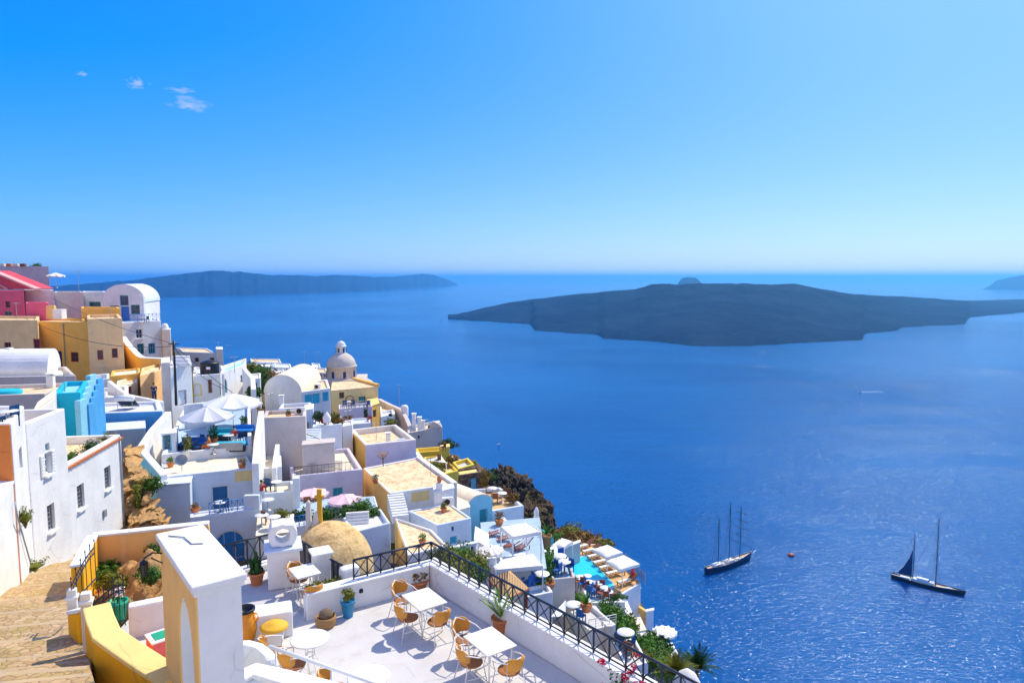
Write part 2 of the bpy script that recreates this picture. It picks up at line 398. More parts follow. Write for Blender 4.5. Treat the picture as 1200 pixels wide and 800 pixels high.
# ------------------------------------------------------------ sea
m, nt2, b = newmat('sea_water'); M['sea'] = m
vec = objvec(nt2)
mp = nt2.nodes.new('ShaderNodeMapping'); mp.inputs['Scale'].default_value = (.5, 1.4, 1); mp.inputs['Rotation'].default_value = (0, 0, R(-12)); lnk(nt2, vec, mp.inputs[0])
n1 = tex_noise(nt2, mp.outputs[0], .42, 2.5, .6); n2 = tex_noise(nt2, mp.outputs[0], .02, 3, .5); n3 = tex_noise(nt2, vec, .0012, 4, .55)
wl = nt2.nodes.new('ShaderNodeMapping'); wl.inputs['Scale'].default_value = (.35, 1.6, 1); wl.inputs['Rotation'].default_value = (0, 0, R(8)); lnk(nt2, vec, wl.inputs[0])
lanes = ramp(nt2, tex_noise(nt2, wl.outputs[0], .006, 5, .6), [(.36, .62), (.62, 1)])
mu = nt2.nodes.new('ShaderNodeMath'); mu.operation = 'MULTIPLY'; lnk(nt2, n1, mu.inputs[0]); lnk(nt2, lanes, mu.inputs[1]); n1 = mu.outputs[0]
ad = nt2.nodes.new('ShaderNodeMath'); ad.operation = 'MULTIPLY_ADD'; lnk(nt2, n2, ad.inputs[0]); ad.inputs[1].default_value = 1.2; lnk(nt2, n1, ad.inputs[2])
lnk(nt2, mixc(nt2, ramp(nt2, n3, [(.35, 0), (.65, 1)]), SEA_A, SEA_B), b.inputs['Base Color'])
rr = nt2.nodes.new('ShaderNodeMapRange'); lnk(nt2, n3, rr.inputs[0]); rr.inputs[1].default_value = .35; rr.inputs[2].default_value = .7; rr.inputs[3].default_value = .09; rr.inputs[4].default_value = .15
lnk(nt2, rr.outputs[0], b.inputs['Roughness']); b.inputs['IOR'].default_value = 1.33; b.inputs['Specular Tint'].default_value = (.5, .85, 1, 1); b.inputs['Specular IOR Level'].default_value = SEA_SPEC
bump(nt2, b, ad.outputs[0], SEA_BUMP, 1.6)
mb = MB(); S = 60000
ys = [-3000, 0, 300, 700, 1200, 2000, 3500, 6000, 10000, 20000, 40000, 85000]
for y0, y1 in zip(ys, ys[1:]): mb.add([(-S * 1.2, y0, SEA), (S * 1.2, y0, SEA), (S * 1.2, y1, SEA), (-S * 1.2, y1, SEA)], [(0, 1, 2, 3)])
structure(mb, 'sea', 'sea')

# ------------------------------------------------------------ islands out in the caldera (land, so structure)
def interp(tab, x):
    if x <= tab[0][0]: return tab[0][1]
    for (a, b_), (c, d) in zip(tab, tab[1:]):
        if x <= c: return b_ + (d - b_) * (x - a) / (c - a)
    return tab[-1][1]
m, nt2, b = newmat('hazed_island_scrub'); M['island'] = m; vec = objvec(nt2)
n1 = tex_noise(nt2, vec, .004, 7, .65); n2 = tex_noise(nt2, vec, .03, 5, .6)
c = mixc(nt2, ramp(nt2, n1, [(.4, 0), (.62, 1)]), (.002, .014, .046), (.010, .027, .062))  # dark rock blued, putting some of the distance haze into its colour
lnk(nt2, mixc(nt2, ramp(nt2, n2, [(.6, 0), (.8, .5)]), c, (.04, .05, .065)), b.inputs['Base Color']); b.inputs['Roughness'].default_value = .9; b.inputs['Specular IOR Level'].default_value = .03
bump(nt2, b, n1, .8, 60)
def island(name, shore, top, u0, u1, depth, ridge, nu=240, nv=44, rough=.24, seed=0, ynear=None):
    mb = MB(); vs = []
    for i in range(nu + 1):
        u = u0 + (u1 - u0) * i / nu
        vsh = interp(shore, u) + .9 * noise.noise(Vector((u * .05, seed, 0))) + .7 * noise.noise(Vector((u * .21, seed, 2)))
        yn = ynear if ynear else PZ(u, max(vsh, 331), SEA).y
        dloc = depth * min(1, 6 * min((u - u0), (u1 - u)) / (u1 - u0) + .12)
        yr = yn + dloc * ridge
        vt = interp(top, u) + .7 * noise.noise(Vector((u * .09, seed + 5, 0)))
        hr = max(4, (P(u, vt, yr).z - SEA) * min(1, (u - u0) / 14 + .05))
        for j in range(nv + 1):
            t = j / nv; Y = yn + dloc * t
            if t < ridge: k = t / ridge; prof = (k ** .85) * (1 - .15 * math.sin(k * math.pi))
            else: k = (1 - t) / (1 - ridge); prof = k ** .8
            q = AT(u, Y, SEA)
            nz = 1.1 - 2.2 * abs(noise.fractal(Vector((q.x * .0024, q.y * .0024, seed)), .9, 2.1, 7))
            h = hr * prof * (1 + rough * nz * (1 - abs(prof - .5)))
            h = min(h, hr * (.18 + prof), hr * (1.0 + .02 * nz))
            if 0 < j < nv: h = max(h, 3 + 5 * abs(nz))
            else: h = -3
            vs.append((q.x, q.y, SEA + h))
    fs = []
    for i in range(nu):
        for j in range(nv):
            a = i * (nv + 1) + j; fs.append((a, a + nv + 1, a + nv + 2, a + 1))
    mb.add(vs, fs, True)
    return structure(mb, name, 'island')
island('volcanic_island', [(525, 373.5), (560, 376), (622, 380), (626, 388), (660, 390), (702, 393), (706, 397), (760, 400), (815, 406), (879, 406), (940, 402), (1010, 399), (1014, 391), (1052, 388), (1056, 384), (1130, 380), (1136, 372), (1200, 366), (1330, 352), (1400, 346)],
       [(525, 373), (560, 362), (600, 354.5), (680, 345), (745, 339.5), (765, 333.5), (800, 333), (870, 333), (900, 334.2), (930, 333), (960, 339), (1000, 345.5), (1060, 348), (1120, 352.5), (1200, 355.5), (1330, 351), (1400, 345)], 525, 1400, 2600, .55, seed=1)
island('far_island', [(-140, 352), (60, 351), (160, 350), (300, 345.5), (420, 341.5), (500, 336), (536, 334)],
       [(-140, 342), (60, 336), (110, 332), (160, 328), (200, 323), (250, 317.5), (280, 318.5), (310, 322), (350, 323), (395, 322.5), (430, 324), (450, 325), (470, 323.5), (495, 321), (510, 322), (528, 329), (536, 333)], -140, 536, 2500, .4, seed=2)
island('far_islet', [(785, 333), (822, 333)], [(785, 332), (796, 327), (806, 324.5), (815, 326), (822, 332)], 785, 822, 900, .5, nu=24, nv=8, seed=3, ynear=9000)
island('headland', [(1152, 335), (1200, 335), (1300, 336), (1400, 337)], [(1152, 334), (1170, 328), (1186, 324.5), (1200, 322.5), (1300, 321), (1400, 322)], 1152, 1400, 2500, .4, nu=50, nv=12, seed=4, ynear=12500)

# ------------------------------------------------------------ the air
if HAZE > 0:
    m = bpy.data.materials.new('haze_air'); m.use_nodes = True; n3 = m.node_tree
    n3.nodes.remove(n3.nodes['Principled BSDF'])
    pv = n3.nodes.new('ShaderNodeVolumePrincipled'); pv.inputs['Color'].default_value = (*HAZE_COL, 1); pv.inputs['Density'].default_value = HAZE; pv.inputs['Anisotropy'].default_value = HAZE_ANI
    n3.links.new(pv.outputs[0], n3.nodes['Material Output'].inputs['Volume'])
    TOP = 130; mb = MB(); mb.box((0, 40000, (SEA - 2 + TOP) / 2), (150000, 98000, TOP - SEA + 2))
    hz = mb.build('haze', m); tagp(hz, 'pale blue haze lying over the sea and islands', 'haze', kind='stuff')
# ------------------------------------------------------------ kit: buildings from measured corners
GROUND = []                                   # (x, y, z) the terrain has to pass through
CUT = []
class Bld: pass
def res(p, z):
    if isinstance(p, Vector): return Vector((p.x, p.y, z))
    if len(p) == 3 and p[2] is not None: return AT(p[0], p[2], z)
    return PZ(p[0], p[1], z)
def wallframe(H, a, b):
    e = Vector((b.x - a.x, b.y - a.y, 0)); L = e.length; e.normalize()
    n = Vector((e.y, -e.x, 0))
    if n.dot(Vector((-a.x, -a.y, 0))) < 0: n = -n
    return (Vector((a.x, a.y, 0)), e, n, L)
def hit(fr, u, v, out=0):
    a, e, n, L = fr; d = ray(u, v); dn = d.x * n.x + d.y * n.y
    t = ((a + n * out).dot(n)) / dn; p = d * t
    return (p - a).dot(e), p.z
def wpt(fr, s, z, out): return fr[0] + fr[1] * s + fr[2] * out + Vector((0, 0, z))
def bld(name, label, cat, A, B, C, h, wall='white', roof='roofcream', rim=(.3, .45), side=None, front=None, bevel=.06, group=None, deep=4, ground=True, Dn=None):
    """block with a flat roof sunk behind a rim. A nearest top corner (u, v, Y); B, C the corners next to it."""
    H = Bld(); a = P(*A); z = a.z; b = res(B, z); c = res(C, z); d = b + c - a if Dn is None else res(Dn, z)
    H.A, H.B, H.C, H.D, H.z = a, b, c, d, z; H.zb = z - h
    H.t = thing(name, label, cat, (a.x, a.y, z - h), group)
    pts = [a, b, d, c]
    cen = (a + b + c + d) / 4; cen.z = 0
    ar = sum(pts[i].x * pts[(i + 1) % 4].y - pts[(i + 1) % 4].x * pts[i].y for i in range(4))
    if ar < 0: pts = [a, c, d, b]
    mb = MB(); z0 = z - h - deep
    if rim:
        rw, rh = rim
        out = [Vector((p.x, p.y, 0)) for p in pts]; inn = []
        for i in range(4):
            p0, p1, p2 = out[i - 1], out[i], out[(i + 1) % 4]
            e1 = (p1 - p0).normalized(); e2 = (p2 - p1).normalized()
            n1 = Vector((-e1.y, e1.x, 0)); n2 = Vector((-e2.y, e2.x, 0)); k = 1 + n1.dot(n2)
            inn.append(p1 + (n1 + n2) / max(k, .3) * rw)
        vs = [p + Vector((0, 0, z0)) for p in out] + [p + Vector((0, 0, z)) for p in out] + [p + Vector((0, 0, z)) for p in inn] + [p + Vector((0, 0, z - rh - .1)) for p in inn]
        fs = [(3, 2, 1, 0), (12, 13, 14, 15)]
        for i in range(4):
            j = (i + 1) % 4
            fs += [(i, j, 4 + j, 4 + i), (4 + i, 4 + j, 8 + j, 8 + i), (8 + i, 8 + j, 12 + j, 12 + i)]
        mb.add(vs, fs); H.wall = mb.build('wall', wall, H.t, bevel=bevel)
        m2 = MB(); big = [p + (p - cen).normalized() * -.01 for p in inn]
        m2.prism(big, z - rh - .3, z - rh); H.roof = m2.build('roof', roof, H.t)
        H.zr = z - rh
    else:
        mb.prism(pts, z0, z - .12); H.wall = mb.build('wall', wall, H.t, bevel=bevel)
        m2 = MB(); m2.prism([p + (p - Vector((cen.x, cen.y, p.z))).normalized() * .06 for p in pts], z - .12, z); H.roof = m2.build('roof', roof, H.t, bevel=.03)
        H.zr = z
    H.F = wallframe(H, a, b); H.S = wallframe(H, a, c)
    H.ov = bool(front)
    for key, mm in (('F', front), ('S', side)):
        if mm:
            fr = getattr(H, key); L = fr[3]
            m3 = MB(); q = [wpt(fr, .05, z0, .0), wpt(fr, L - .05, z0, .0), wpt(fr, L - .05, z - .06, .0), wpt(fr, .05, z - .06, .0)]
            m3.extr([p - fr[2] * .05 for p in q], fr[2] * .09); m3.build('front_wall' if key == 'F' else 'side_wall', mm, H.t)
    if ground:
        for p in (a, b, c, d): GROUND.append((p.x, p.y, z - h - .3))
    return H
def rectpts(fr, s0, s1, z0, z1, arch):
    if not arch: return [(s0, z0), (s1, z0), (s1, z1), (s0, z1)]
    r = (s1 - s0) / 2; c = (s0 + s1) / 2; k = min(r, (z1 - z0) * .6)
    return [(s0, z0), (s1, z0)] + [(c + r * math.cos(t), z1 - k + k * math.sin(t)) for t in [math.pi * i / 10 for i in range(11)]]
def opening(H, fr, rect, kind='window', frame='whitemetal', pane='glass', arch=False, fw=.09, nx=2, ny=2, out=.02, sill=False, label=None, proud=.05, handle=True, shutter=None):
    u0, v0, u1, v1 = rect; um, vm = (u0 + u1) / 2, (v0 + v1) / 2
    s0 = hit(fr, u0, vm)[0]; s1 = hit(fr, u1, vm)[0]; z1 = hit(fr, um, v0)[1]; z0 = hit(fr, um, v1)[1]
    if s0 > s1: s0, s1 = s1, s0
    poly = rectpts(fr, s0, s1, z0, z1, arch); cx, cz = (s0 + s1) / 2, (z0 + z1) / 2
    n = fr[2]; cut = getattr(H, 'wall', None) is not None and fr in (H.F, getattr(H, 'S', None)) and not (fr is H.F and getattr(H, 'ov', False))
    if cut:
        if not hasattr(H, 'cuts'): H.cuts = MB(); CUT.append(H)
        H.cuts.extr([wpt(fr, s, z, .25) for s, z in poly], n * -.45); out = -.17
    fw = min(fw, (s1 - s0) * .16, (z1 - z0) * .2)
    inner = [(cx + (s - cx) * (1 - 2 * fw / (s1 - s0)), cz + (z - cz) * (1 - 2 * fw / (z1 - z0))) for s, z in poly]
    m = MB(); k = len(poly)
    O = [wpt(fr, s, z, out + proud) for s, z in poly]; I = [wpt(fr, s, z, out + proud) for s, z in inner]
    Ob = [wpt(fr, s, z, out - .06) for s, z in poly]; Ib = [wpt(fr, s, z, out - .06) for s, z in inner]
    fs = []
    for i in range(k):
        j = (i + 1) % k
        fs += [(i, j, k + j, k + i), (2 * k + i, 2 * k + j, j, i), (k + i, k + j, 3 * k + j, 3 * k + i)]
    m.add(O + I + Ob + Ib, fs)
    def bar(sa, za, sb, zb, t=.035):
        if abs(sa - sb) < 1e-6: q = [(sa - t / 2, za), (sa + t / 2, za), (sa + t / 2, zb), (sa - t / 2, zb)]
        else: q = [(sa, za - t / 2), (sb, za - t / 2), (sb, za + t / 2), (sa, za + t / 2)]
        m.extr([wpt(fr, s, z, out - .01) for s, z in q], n * (proud - .01))
    if kind == 'window':
        for i in range(1, nx): bar(s0 + (s1 - s0) * i / nx, z0 + fw, 0, z1 - fw) if False else bar(s0 + (s1 - s0) * i / nx, z0 + fw, s0 + (s1 - s0) * i / nx, z1 - fw)
        for i in range(1, ny): bar(s0 + fw, z0 + (z1 - z0) * i / ny, s1 - fw, z0 + (z1 - z0) * i / ny)
        f = m.build('window', frame, H.t); p = MB(); p.extr([wpt(fr, s, z, out - .05) for s, z in inner], n * .04); p.build('pane', pane, f)
    else:
        p = MB(); p.extr([wpt(fr, s, z, out - .05) for s, z in inner], n * .045)
        for i in range(2):
            for j in range(2):
                w_ = (s1 - s0) / 2; sa = s0 + w_ * i + .12 * w_ + fw * .5; sb = s0 + w_ * (i + 1) - .12 * w_ - fw * .5
                hz_ = (z1 - z0 - 2 * fw) * (.62 if arch else 1); za = z0 + fw + hz_ * .5 * j + .05 * hz_; zb = z0 + fw + hz_ * .5 * (j + 1) - .05 * hz_
                p.extr([wpt(fr, s, z, out - .01) for s, z in ((sa, za), (sb, za), (sb, zb), (sa, zb))], n * .025)
        f = p.build('door', pane, H.t); m.build('frame', frame, f)
        if handle:
            q = MB(); q.box(wpt(fr, s1 - fw * 1.8, z0 + (z1 - z0) * .45, out + .045), (.05, .05, .16)); q.build('handle', 'greymetal', f)
    if label: f['label'] = label
    if sill:
        q = MB(); a_ = wpt(fr, s0 - .08, z0 - .09, 0); b_ = wpt(fr, s1 + .08, z0 - .09, 0)
        q.extr([a_ - n * .03, b_ - n * .03, b_ + n * .16, a_ + n * .16], (0, 0, .085)); q.build('sill', 'white', f)
    if shutter:
        w_ = (s1 - s0) * .5
        for sa, sb in ((s0 - w_ - .02, s0 - .02), (s1 + .02, s1 + w_ + .02)):
            q = MB(); q.extr([wpt(fr, s, z, .01) for s, z in ((sa, z0), (sb, z0), (sb, z1), (sa, z1))], n * .05)
            for i in range(7):
                zz = z0 + (z1 - z0) * (i + .5) / 7; q.extr([wpt(fr, s, z, .055) for s, z in ((sa + .04, zz - .03), (sb - .04, zz - .03), (sb - .04, zz + .03), (sa + .04, zz + .03))], n * .02)
            q.build('shutter', shutter, H.t)
    return f
def vault(name, label, cat, A, B, back, h, rise, wall='white', roof='roofcream', bevel=.05, over=.12, deep=4, group=None, ground=True):
    "barrel vaulted house: front wall from springing A to B, running back along the level vector"
    H = Bld(); a = P(*A); z = a.z; b = res(B, z); H.A, H.B, H.z = a, b, z; H.zb = z - h
    bk = Vector((back[0], back[1], 0)); H.back = bk
    e = b - a; L = e.length; e.normalize(); c = (a + b) / 2
    def arc(r, rs, n=18): return [c + e * (r * math.cos(t)) + Vector((0, 0, rs * math.sin(t))) for t in [math.pi - math.pi * i / n for i in range(n + 1)]]
    H.t = thing(name, label, cat, (c.x, c.y, z - h), group)
    poly = [a + Vector((0, 0, -h - deep))] + arc(L / 2, rise) + [b + Vector((0, 0, -h - deep))]
    m = MB(); m.extr(poly, bk); H.wall = m.build('wall', wall, H.t)
    o = arc(L / 2 + over, rise + over); i_ = arc(L / 2 + .004, rise + .004)
    m = MB(); m.extr(o + i_[::-1], bk * 1.0); H.roof = m.build('roof', roof, H.t)
    H.F = wallframe(H, a, b)
    if ground:
        for p in (a, b, a + bk, b + bk): GROUND.append((p.x, p.y, z - h - .3))
    return H
def addbox(H, name, mat, c, d, rz=0, bevel=.02, parent=None):
    m = MB(); m.box(c, d, rz); return m.build(name, mat, parent or H.t, bevel=bevel)
def wallrun(name, label, pts, th, h, mat='white', cat='wall', cap=None, bevel=.05, group=None, deep=1.0, ground=True):
    """free standing wall along a measured top line: pts = [(u, v, Y)] or Vectors; top follows the line"""
    q = [p if isinstance(p, Vector) else P(*p) for p in pts]
    t = thing(name, label, cat, (q[0].x, q[0].y, q[0].z - h), group); m = MB(); mc = MB()
    def strip(mm, thk, top, bot):
        L = []; Rr = []
        for i, p in enumerate(q):
            d = (q[min(i + 1, len(q) - 1)] - q[max(i - 1, 0)]); d.z = 0; d.normalize(); n = Vector((-d.y, d.x, 0))
            L.append(p + n * thk / 2); Rr.append(p - n * thk / 2)
        vs = []; fs = []
        for l, r in zip(L, Rr):
            vs += [l + Vector((0, 0, top)), r + Vector((0, 0, top)), r + Vector((0, 0, bot)), l + Vector((0, 0, bot))]
        for i in range(len(q) - 1):
            o = i * 4
            for j in range(4): fs.append((o + j, o + (j + 1) % 4, o + 4 + (j + 1) % 4, o + 4 + j))
        fs += [(3, 2, 1, 0), tuple(len(vs) - 4 + j for j in range(4))]
        mm.add(vs, fs)
    strip(m, th, -.10 if cap else 0, -h - deep); m.build('wall', mat, t, bevel=bevel)
    if cap: strip(mc, th + .06, 0, -.10); mc.build('cap', cap, t, bevel=.03)
    if ground:
        for p in q: GROUND.append((p.x, p.y, p.z - h - .2))
    t['pts'] = 0; del t['pts']
    return t
# ------------------------------------------------------------ kit: furnishings
def railing(name, label, a, b, h, panels, mat='iron', style='x', r=.022, group=None):
    a = Vector(a); b = Vector(b); t = thing(name, label, 'railing', a, group); up = Vector((0, 0, h))
    m = MB(); m.tube([a + up, b + up], r * 1.25, 6); m.build('top_rail', mat, t)
    m = MB(); lo = Vector((0, 0, h * .12)); m.tube([a + lo, b + lo], r * .8, 5); m.build('bottom_rail', mat, t)
    for i in range(panels + 1):
        p = a + (b - a) * i / panels; m = MB(); m.tube([p, p + up], r, 5); m.build('post', mat, t)
    m = MB()
    for i in range(panels):
        p = a + (b - a) * i / panels; q = a + (b - a) * (i + 1) / panels
        if style == 'x': m.tube([p + lo, q + up], r * .6, 4); m.tube([q + lo, p + up], r * .6, 4)
        elif style == 'v':
            for k in range(1, 4): x = p + (q - p) * k / 4; m.tube([x + lo, x + up], r * .55, 4)
        elif style == 'h':
            for k in range(1, 4): m.tube([p + up * k / 4, q + up * k / 4], r * .7, 4)
    m.build('infill', mat, t); return t
def parasol(name, label, base, top, w, mat='canvas', kind='round', rz=0, drop=.18, group=None, polemat='whitemetal', sides=8):
    "base: foot of the pole; top: height of the canopy's apex; w: width"
    base = Vector(base); t = thing(name, label, 'parasol', base, group); H_ = top
    m = MB(); m.tube([base, base + Vector((0, 0, H_ - .05))], .03, 8); m.build('pole', polemat, t)
    m = MB(); m.lathe(base, [(.02, .09), (.24, .07), (.27, 0)], 12); m.build('base', 'greymetal', t)
    n = 4 if kind == 'square' else sides; dz = w * drop; m = MB(); cen = base + Vector((0, 0, H_)); vs = []; rows = 5
    off = math.pi / 4 if n == 4 else 0; k = w / 2 * (1.414 if n == 4 else 1.04)
    sub = 4
    for i in range(rows + 1):
        f = i / rows
        for j in range(n * sub):
            s0 = j // sub; g = (j % sub) / sub
            p0 = Vector((math.cos(rz + off + 2 * math.pi * s0 / n), math.sin(rz + off + 2 * math.pi * s0 / n), 0)); p1 = Vector((math.cos(rz + off + 2 * math.pi * (s0 + 1) / n), math.sin(rz + off + 2 * math.pi * (s0 + 1) / n), 0))
            q = p0.lerp(p1, g); sag = .035 * w * math.sin(math.pi * g) * f
            vs.append(cen + q * (k * f * (1 - .06 * math.sin(math.pi * g) * f)) + Vector((0, 0, -dz * f ** 1.12 - sag)))
    N = n * sub; fs = []
    for i in range(rows):
        for j in range(N): fs.append((i * N + j, i * N + (j + 1) % N, (i + 1) * N + (j + 1) % N, (i + 1) * N + j))
    o = len(vs)
    for j in range(N): vs.append(vs[rows * N + j] + Vector((0, 0, -.16 - .02 * (j % sub == 2))))
    for j in range(N): fs.append((rows * N + j, rows * N + (j + 1) % N, o + (j + 1) % N, o + j))
    m.add(vs, fs); cn = m.build('canopy', mat, t)
    md = cn.modifiers.new('thick', 'SOLIDIFY'); md.thickness = .012
    m = MB()
    for j in range(n): m.tube([cen + Vector((0, 0, -.35)), vs[rows * N + j * sub] + Vector((0, 0, .02))], .012, 4)
    m.build('rib', polemat, t)
    m = MB(); m.lathe(cen, [(.001, .10), (.05, .06), (.06, .0), (.11, -.015)], 8); m.build('finial', mat, t)
    return t
def awning(name, label, pts, z, hpost, mat='canvas', group=None, sag=.12, post='whitemetal', centre=False):
    "stretched roof of cloth between four corners given at height z, standing on four posts"
    q = [res(p, z) for p in pts]; t = thing(name, label, 'awning', (q[0].x, q[0].y, z - hpost), group); m = MB(); N = 8; vs = []
    for i in range(N + 1):
        for j in range(N + 1):
            s, r_ = i / N, j / N; p = (q[0] * (1 - s) + q[1] * s) * (1 - r_) + (q[3] * (1 - s) + q[2] * s) * r_
            p = p.copy(); p.z = z - sag * math.sin(math.pi * s) * math.sin(math.pi * r_) - .02 * abs(math.sin(3 * math.pi * s)); vs.append(p)
    m.add(vs, [(i * (N + 1) + j, (i + 1) * (N + 1) + j, (i + 1) * (N + 1) + j + 1, i * (N + 1) + j + 1) for i in range(N) for j in range(N)], True)
    c = m.build('canopy', mat, t); md = c.modifiers.new('thick', 'SOLIDIFY'); md.thickness = .05
    m = MB()
    for i in range(4):
        a, b = q[i], q[(i + 1) % 4]; m.extr([a + Vector((0, 0, .02)), b + Vector((0, 0, .02)), b + Vector((0, 0, -.22)), a + Vector((0, 0, -.22))], (Vector((0, 0, 1)).cross(b - a)).normalized() * .02)
    m.build('valance', mat, t)
    for p in ([(q[0] + q[1] + q[2] + q[3]) / 4 - Vector((0, 0, min(sag, 0)))] if centre else q): m = MB(); m.tube([p + Vector((0, 0, -.03)), Vector((p.x, p.y, z - hpost))], .045, 6); m.build('post', post, t)
    if centre:
        m = MB(); c_ = (q[0] + q[1] + q[2] + q[3]) / 4; c_ = c_ - Vector((0, 0, sag))
        for p in q: m.tube([c_ - Vector((0, 0, .12)), p - Vector((0, 0, .06))], .02, 4)
        m.build('rib', post, t)
    return t
PROTO = {}
def place(key, make, label, loc, rz=0, group=None, scale=None):
    if key not in PROTO:
        t = make(label); PROTO[key] = t; t.location = loc; t.rotation_euler = (0, 0, rz); t['label'] = label
        if scale: t.scale = (scale,) * 3 if isinstance(scale, (int, float)) else scale
        if group: t['group'] = group
        return t
    r = dup(PROTO[key], loc, rz, label, group)
    if group is None and 'group' in r: del r['group']
    r.scale = (1, 1, 1) if not scale else ((scale,) * 3 if isinstance(scale, (int, float)) else scale)
    return r
def mk_chair(label):
    "woven cafe chair: bucket of amber rattan on a white tube frame, facing +X"
    t = thing('rattan_chair', label, 'chair')
    m = MB(); N = 10
    def shell(prof, n):
        vs = []
        for (zr, rr, cx) in prof:
            for j in range(n + 1):
                a = R(62) + (R(298) - R(62)) * j / n
                vs.append(Vector((cx + rr * math.cos(a), rr * 1.06 * math.sin(a), zr + .05 * math.cos(a) * -1)))
        return vs, [(i * (n + 1) + j, i * (n + 1) + j + 1, (i + 1) * (n + 1) + j + 1, (i + 1) * (n + 1) + j) for i in range(len(prof) - 1) for j in range(n)]
    vs = []; prof = [(.50, .235, -.02), (.56, .255, -.03), (.65, .268, -.045), (.75, .262, -.06), (.81, .245, -.07)]
    n = 12; fs = []
    for i, (zr, rr, cx) in enumerate(prof):
        half = [50, 66, 72, 62, 40][i]
        for j in range(n + 1):
            a = math.pi + R(half) * (2 * j / n - 1); vs.append(Vector((cx + rr * math.cos(a), rr * math.sin(a), zr)))
    for i in range(len(prof) - 1):
        for j in range(n): fs.append((i * (n + 1) + j, i * (n + 1) + j + 1, (i + 1) * (n + 1) + j + 1, (i + 1) * (n + 1) + j))
    m.add(vs, fs, True); o = m.build('backrest', 'rattan', t); md = o.modifiers.new('t', 'SOLIDIFY'); md.thickness = .022
    m = MB(); m.lathe((0.01, 0, 0), [(.001, .435), (.17, .437), (.225, .445), (.235, .43), (.225, .41), (.001, .405)], 18); m.build('seat', 'rattandark', t)
    m = MB(); top = [Vector((.20, -.27, .62)), Vector((.02, -.285, .66)), Vector((-.20, -.22, .72)), Vector((-.325, 0, .82)), Vector((-.20, .22, .72)), Vector((.02, .285, .66)), Vector((.20, .27, .62))]
    m.tube(top, .013, 6); m.build('arm_rail', 'whitemetal', t)
    for sx, sy in ((1, 1), (1, -1), (-1, 1), (-1, -1)):
        m = MB()
        if sx > 0: m.tube([Vector((.20, sy * .27, .62)), Vector((.17, sy * .23, .42)), Vector((.25, sy * .27, 0))], .012, 6)
        else: m.tube([Vector((-.2, sy * .22, .70)), Vector((-.17, sy * .19, .42)), Vector((-.28, sy * .25, 0))], .012, 6)
        m.build('leg', 'whitemetal', t)
    m = MB()
    for sy in (-1, 1): m.tube([Vector((.205, sy * .25, .2)), Vector((-.22, sy * .22, .2))], .009, 5)
    m.tube([Vector((0, -.235, .2)), Vector((0, .235, .2))], .009, 5); m.build('stretcher', 'whitemetal', t)
    return t
def mk_table(label):
    t = thing('cafe_table', label, 'table')
    m = MB(); m.box((0, 0, .735), (.94, .72, .03)); m.build('tabletop', 'whitemetal', t, bevel=.012)
    for sx in (-1, 1):
        for sy in (-1, 1): m = MB(); m.tube([(sx * .40, sy * .28, .72), (sx * .36, sy * .25, 0)], .016, 6); m.build('leg', 'whitemetal', t)
    m = MB()
    for sx in (-1, 1): m.tube([(sx * .37, -.26, .22), (sx * .37, .26, .22)], .011, 5)
    m.tube([(-.37, 0, .22), (.37, 0, .22)], .011, 5); m.build('stretcher', 'whitemetal', t)
    m = MB()
    for sy in (-1, 1): m.box((0, sy * .28, .70), (.8, .02, .04))
    for sx in (-1, 1): m.box((sx * .4, 0, .70), (.02, .56, .04))
    m.build('apron', 'whitemetal', t); return t
def mk_round(label):
    t = thing('round_table', label, 'table')
    m = MB(); m.lathe((0, 0, 0), [(.001, .75), (.38, .75), (.40, .74), (.395, .722), (.001, .72)], 28); m.build('tabletop', 'whitemetal', t)
    for k in range(4):
        a = math.pi / 4 + k * math.pi / 2; m = MB(); m.tube([(.13 * math.cos(a), .13 * math.sin(a), .72), (.09 * math.cos(a), .09 * math.sin(a), .4), (.28 * math.cos(a), .28 * math.sin(a), 0)], .012, 5); m.build('leg', 'whitemetal', t)
    m = MB(); m.lathe((0, 0, .4), [(.09, -.012), (.102, 0), (.09, .012)], 12); m.build('ring', 'whitemetal', t); return t
def mk_lounger(label):
    t = thing('sun_lounger', label, 'sun lounger')
    m = MB(); m.box((0, -.28, .3), (1.95, .05, .07)); m.box((0, .28, .3), (1.95, .05, .07))
    for i in range(6): m.box((-.9 + .28 * i, 0, .3), (.06, .52, .05))
    m.build('frame', 'teak', t)
    for x in (-.8, .8):
        for y in (-.27, .27): m = MB(); m.box((x, y, .14), (.06, .06, .28)); m.build('leg', 'teak', t)
    m = MB(); m.box((-.3, 0, .385), (1.3, .34, .09)); m.build('cushion', 'canvascream', t, bevel=.03)
    m = MB(); m.box((.62, 0, .56), (.72, .58, .09), m=Matrix.Rotation(R(-32), 3, 'Y')); m.build('back_cushion', 'brownwood', t, bevel=.03)
    return t
def mk_deckchair(label):
    t = thing('wooden_deck_chair', label, 'deck chair')
    m = MB()
    for y in (-.3, .3): m.tube([(-.75, y, .12), (.1, y, .30), (.75, y, .85)], .03, 5)
    for i in range(6): m.box((-.65 + .13 * i, 0, .17 + .03 * i), (.09, .6, .03))
    m.build('frame', 'redwood', t)
    for sx, sy in ((-.55, -.3), (-.55, .3), (.35, -.3), (.35, .3)): m = MB(); m.box((sx, sy, .15), (.05, .05, .34)); m.build('leg', 'redwood', t)
    m = MB(); m.box((.42, 0, .62), (.75, .52, .06), m=Matrix.Rotation(R(-40), 3, 'Y')); m.build('back_cushion', 'cushion', t, bevel=.02)
    return t
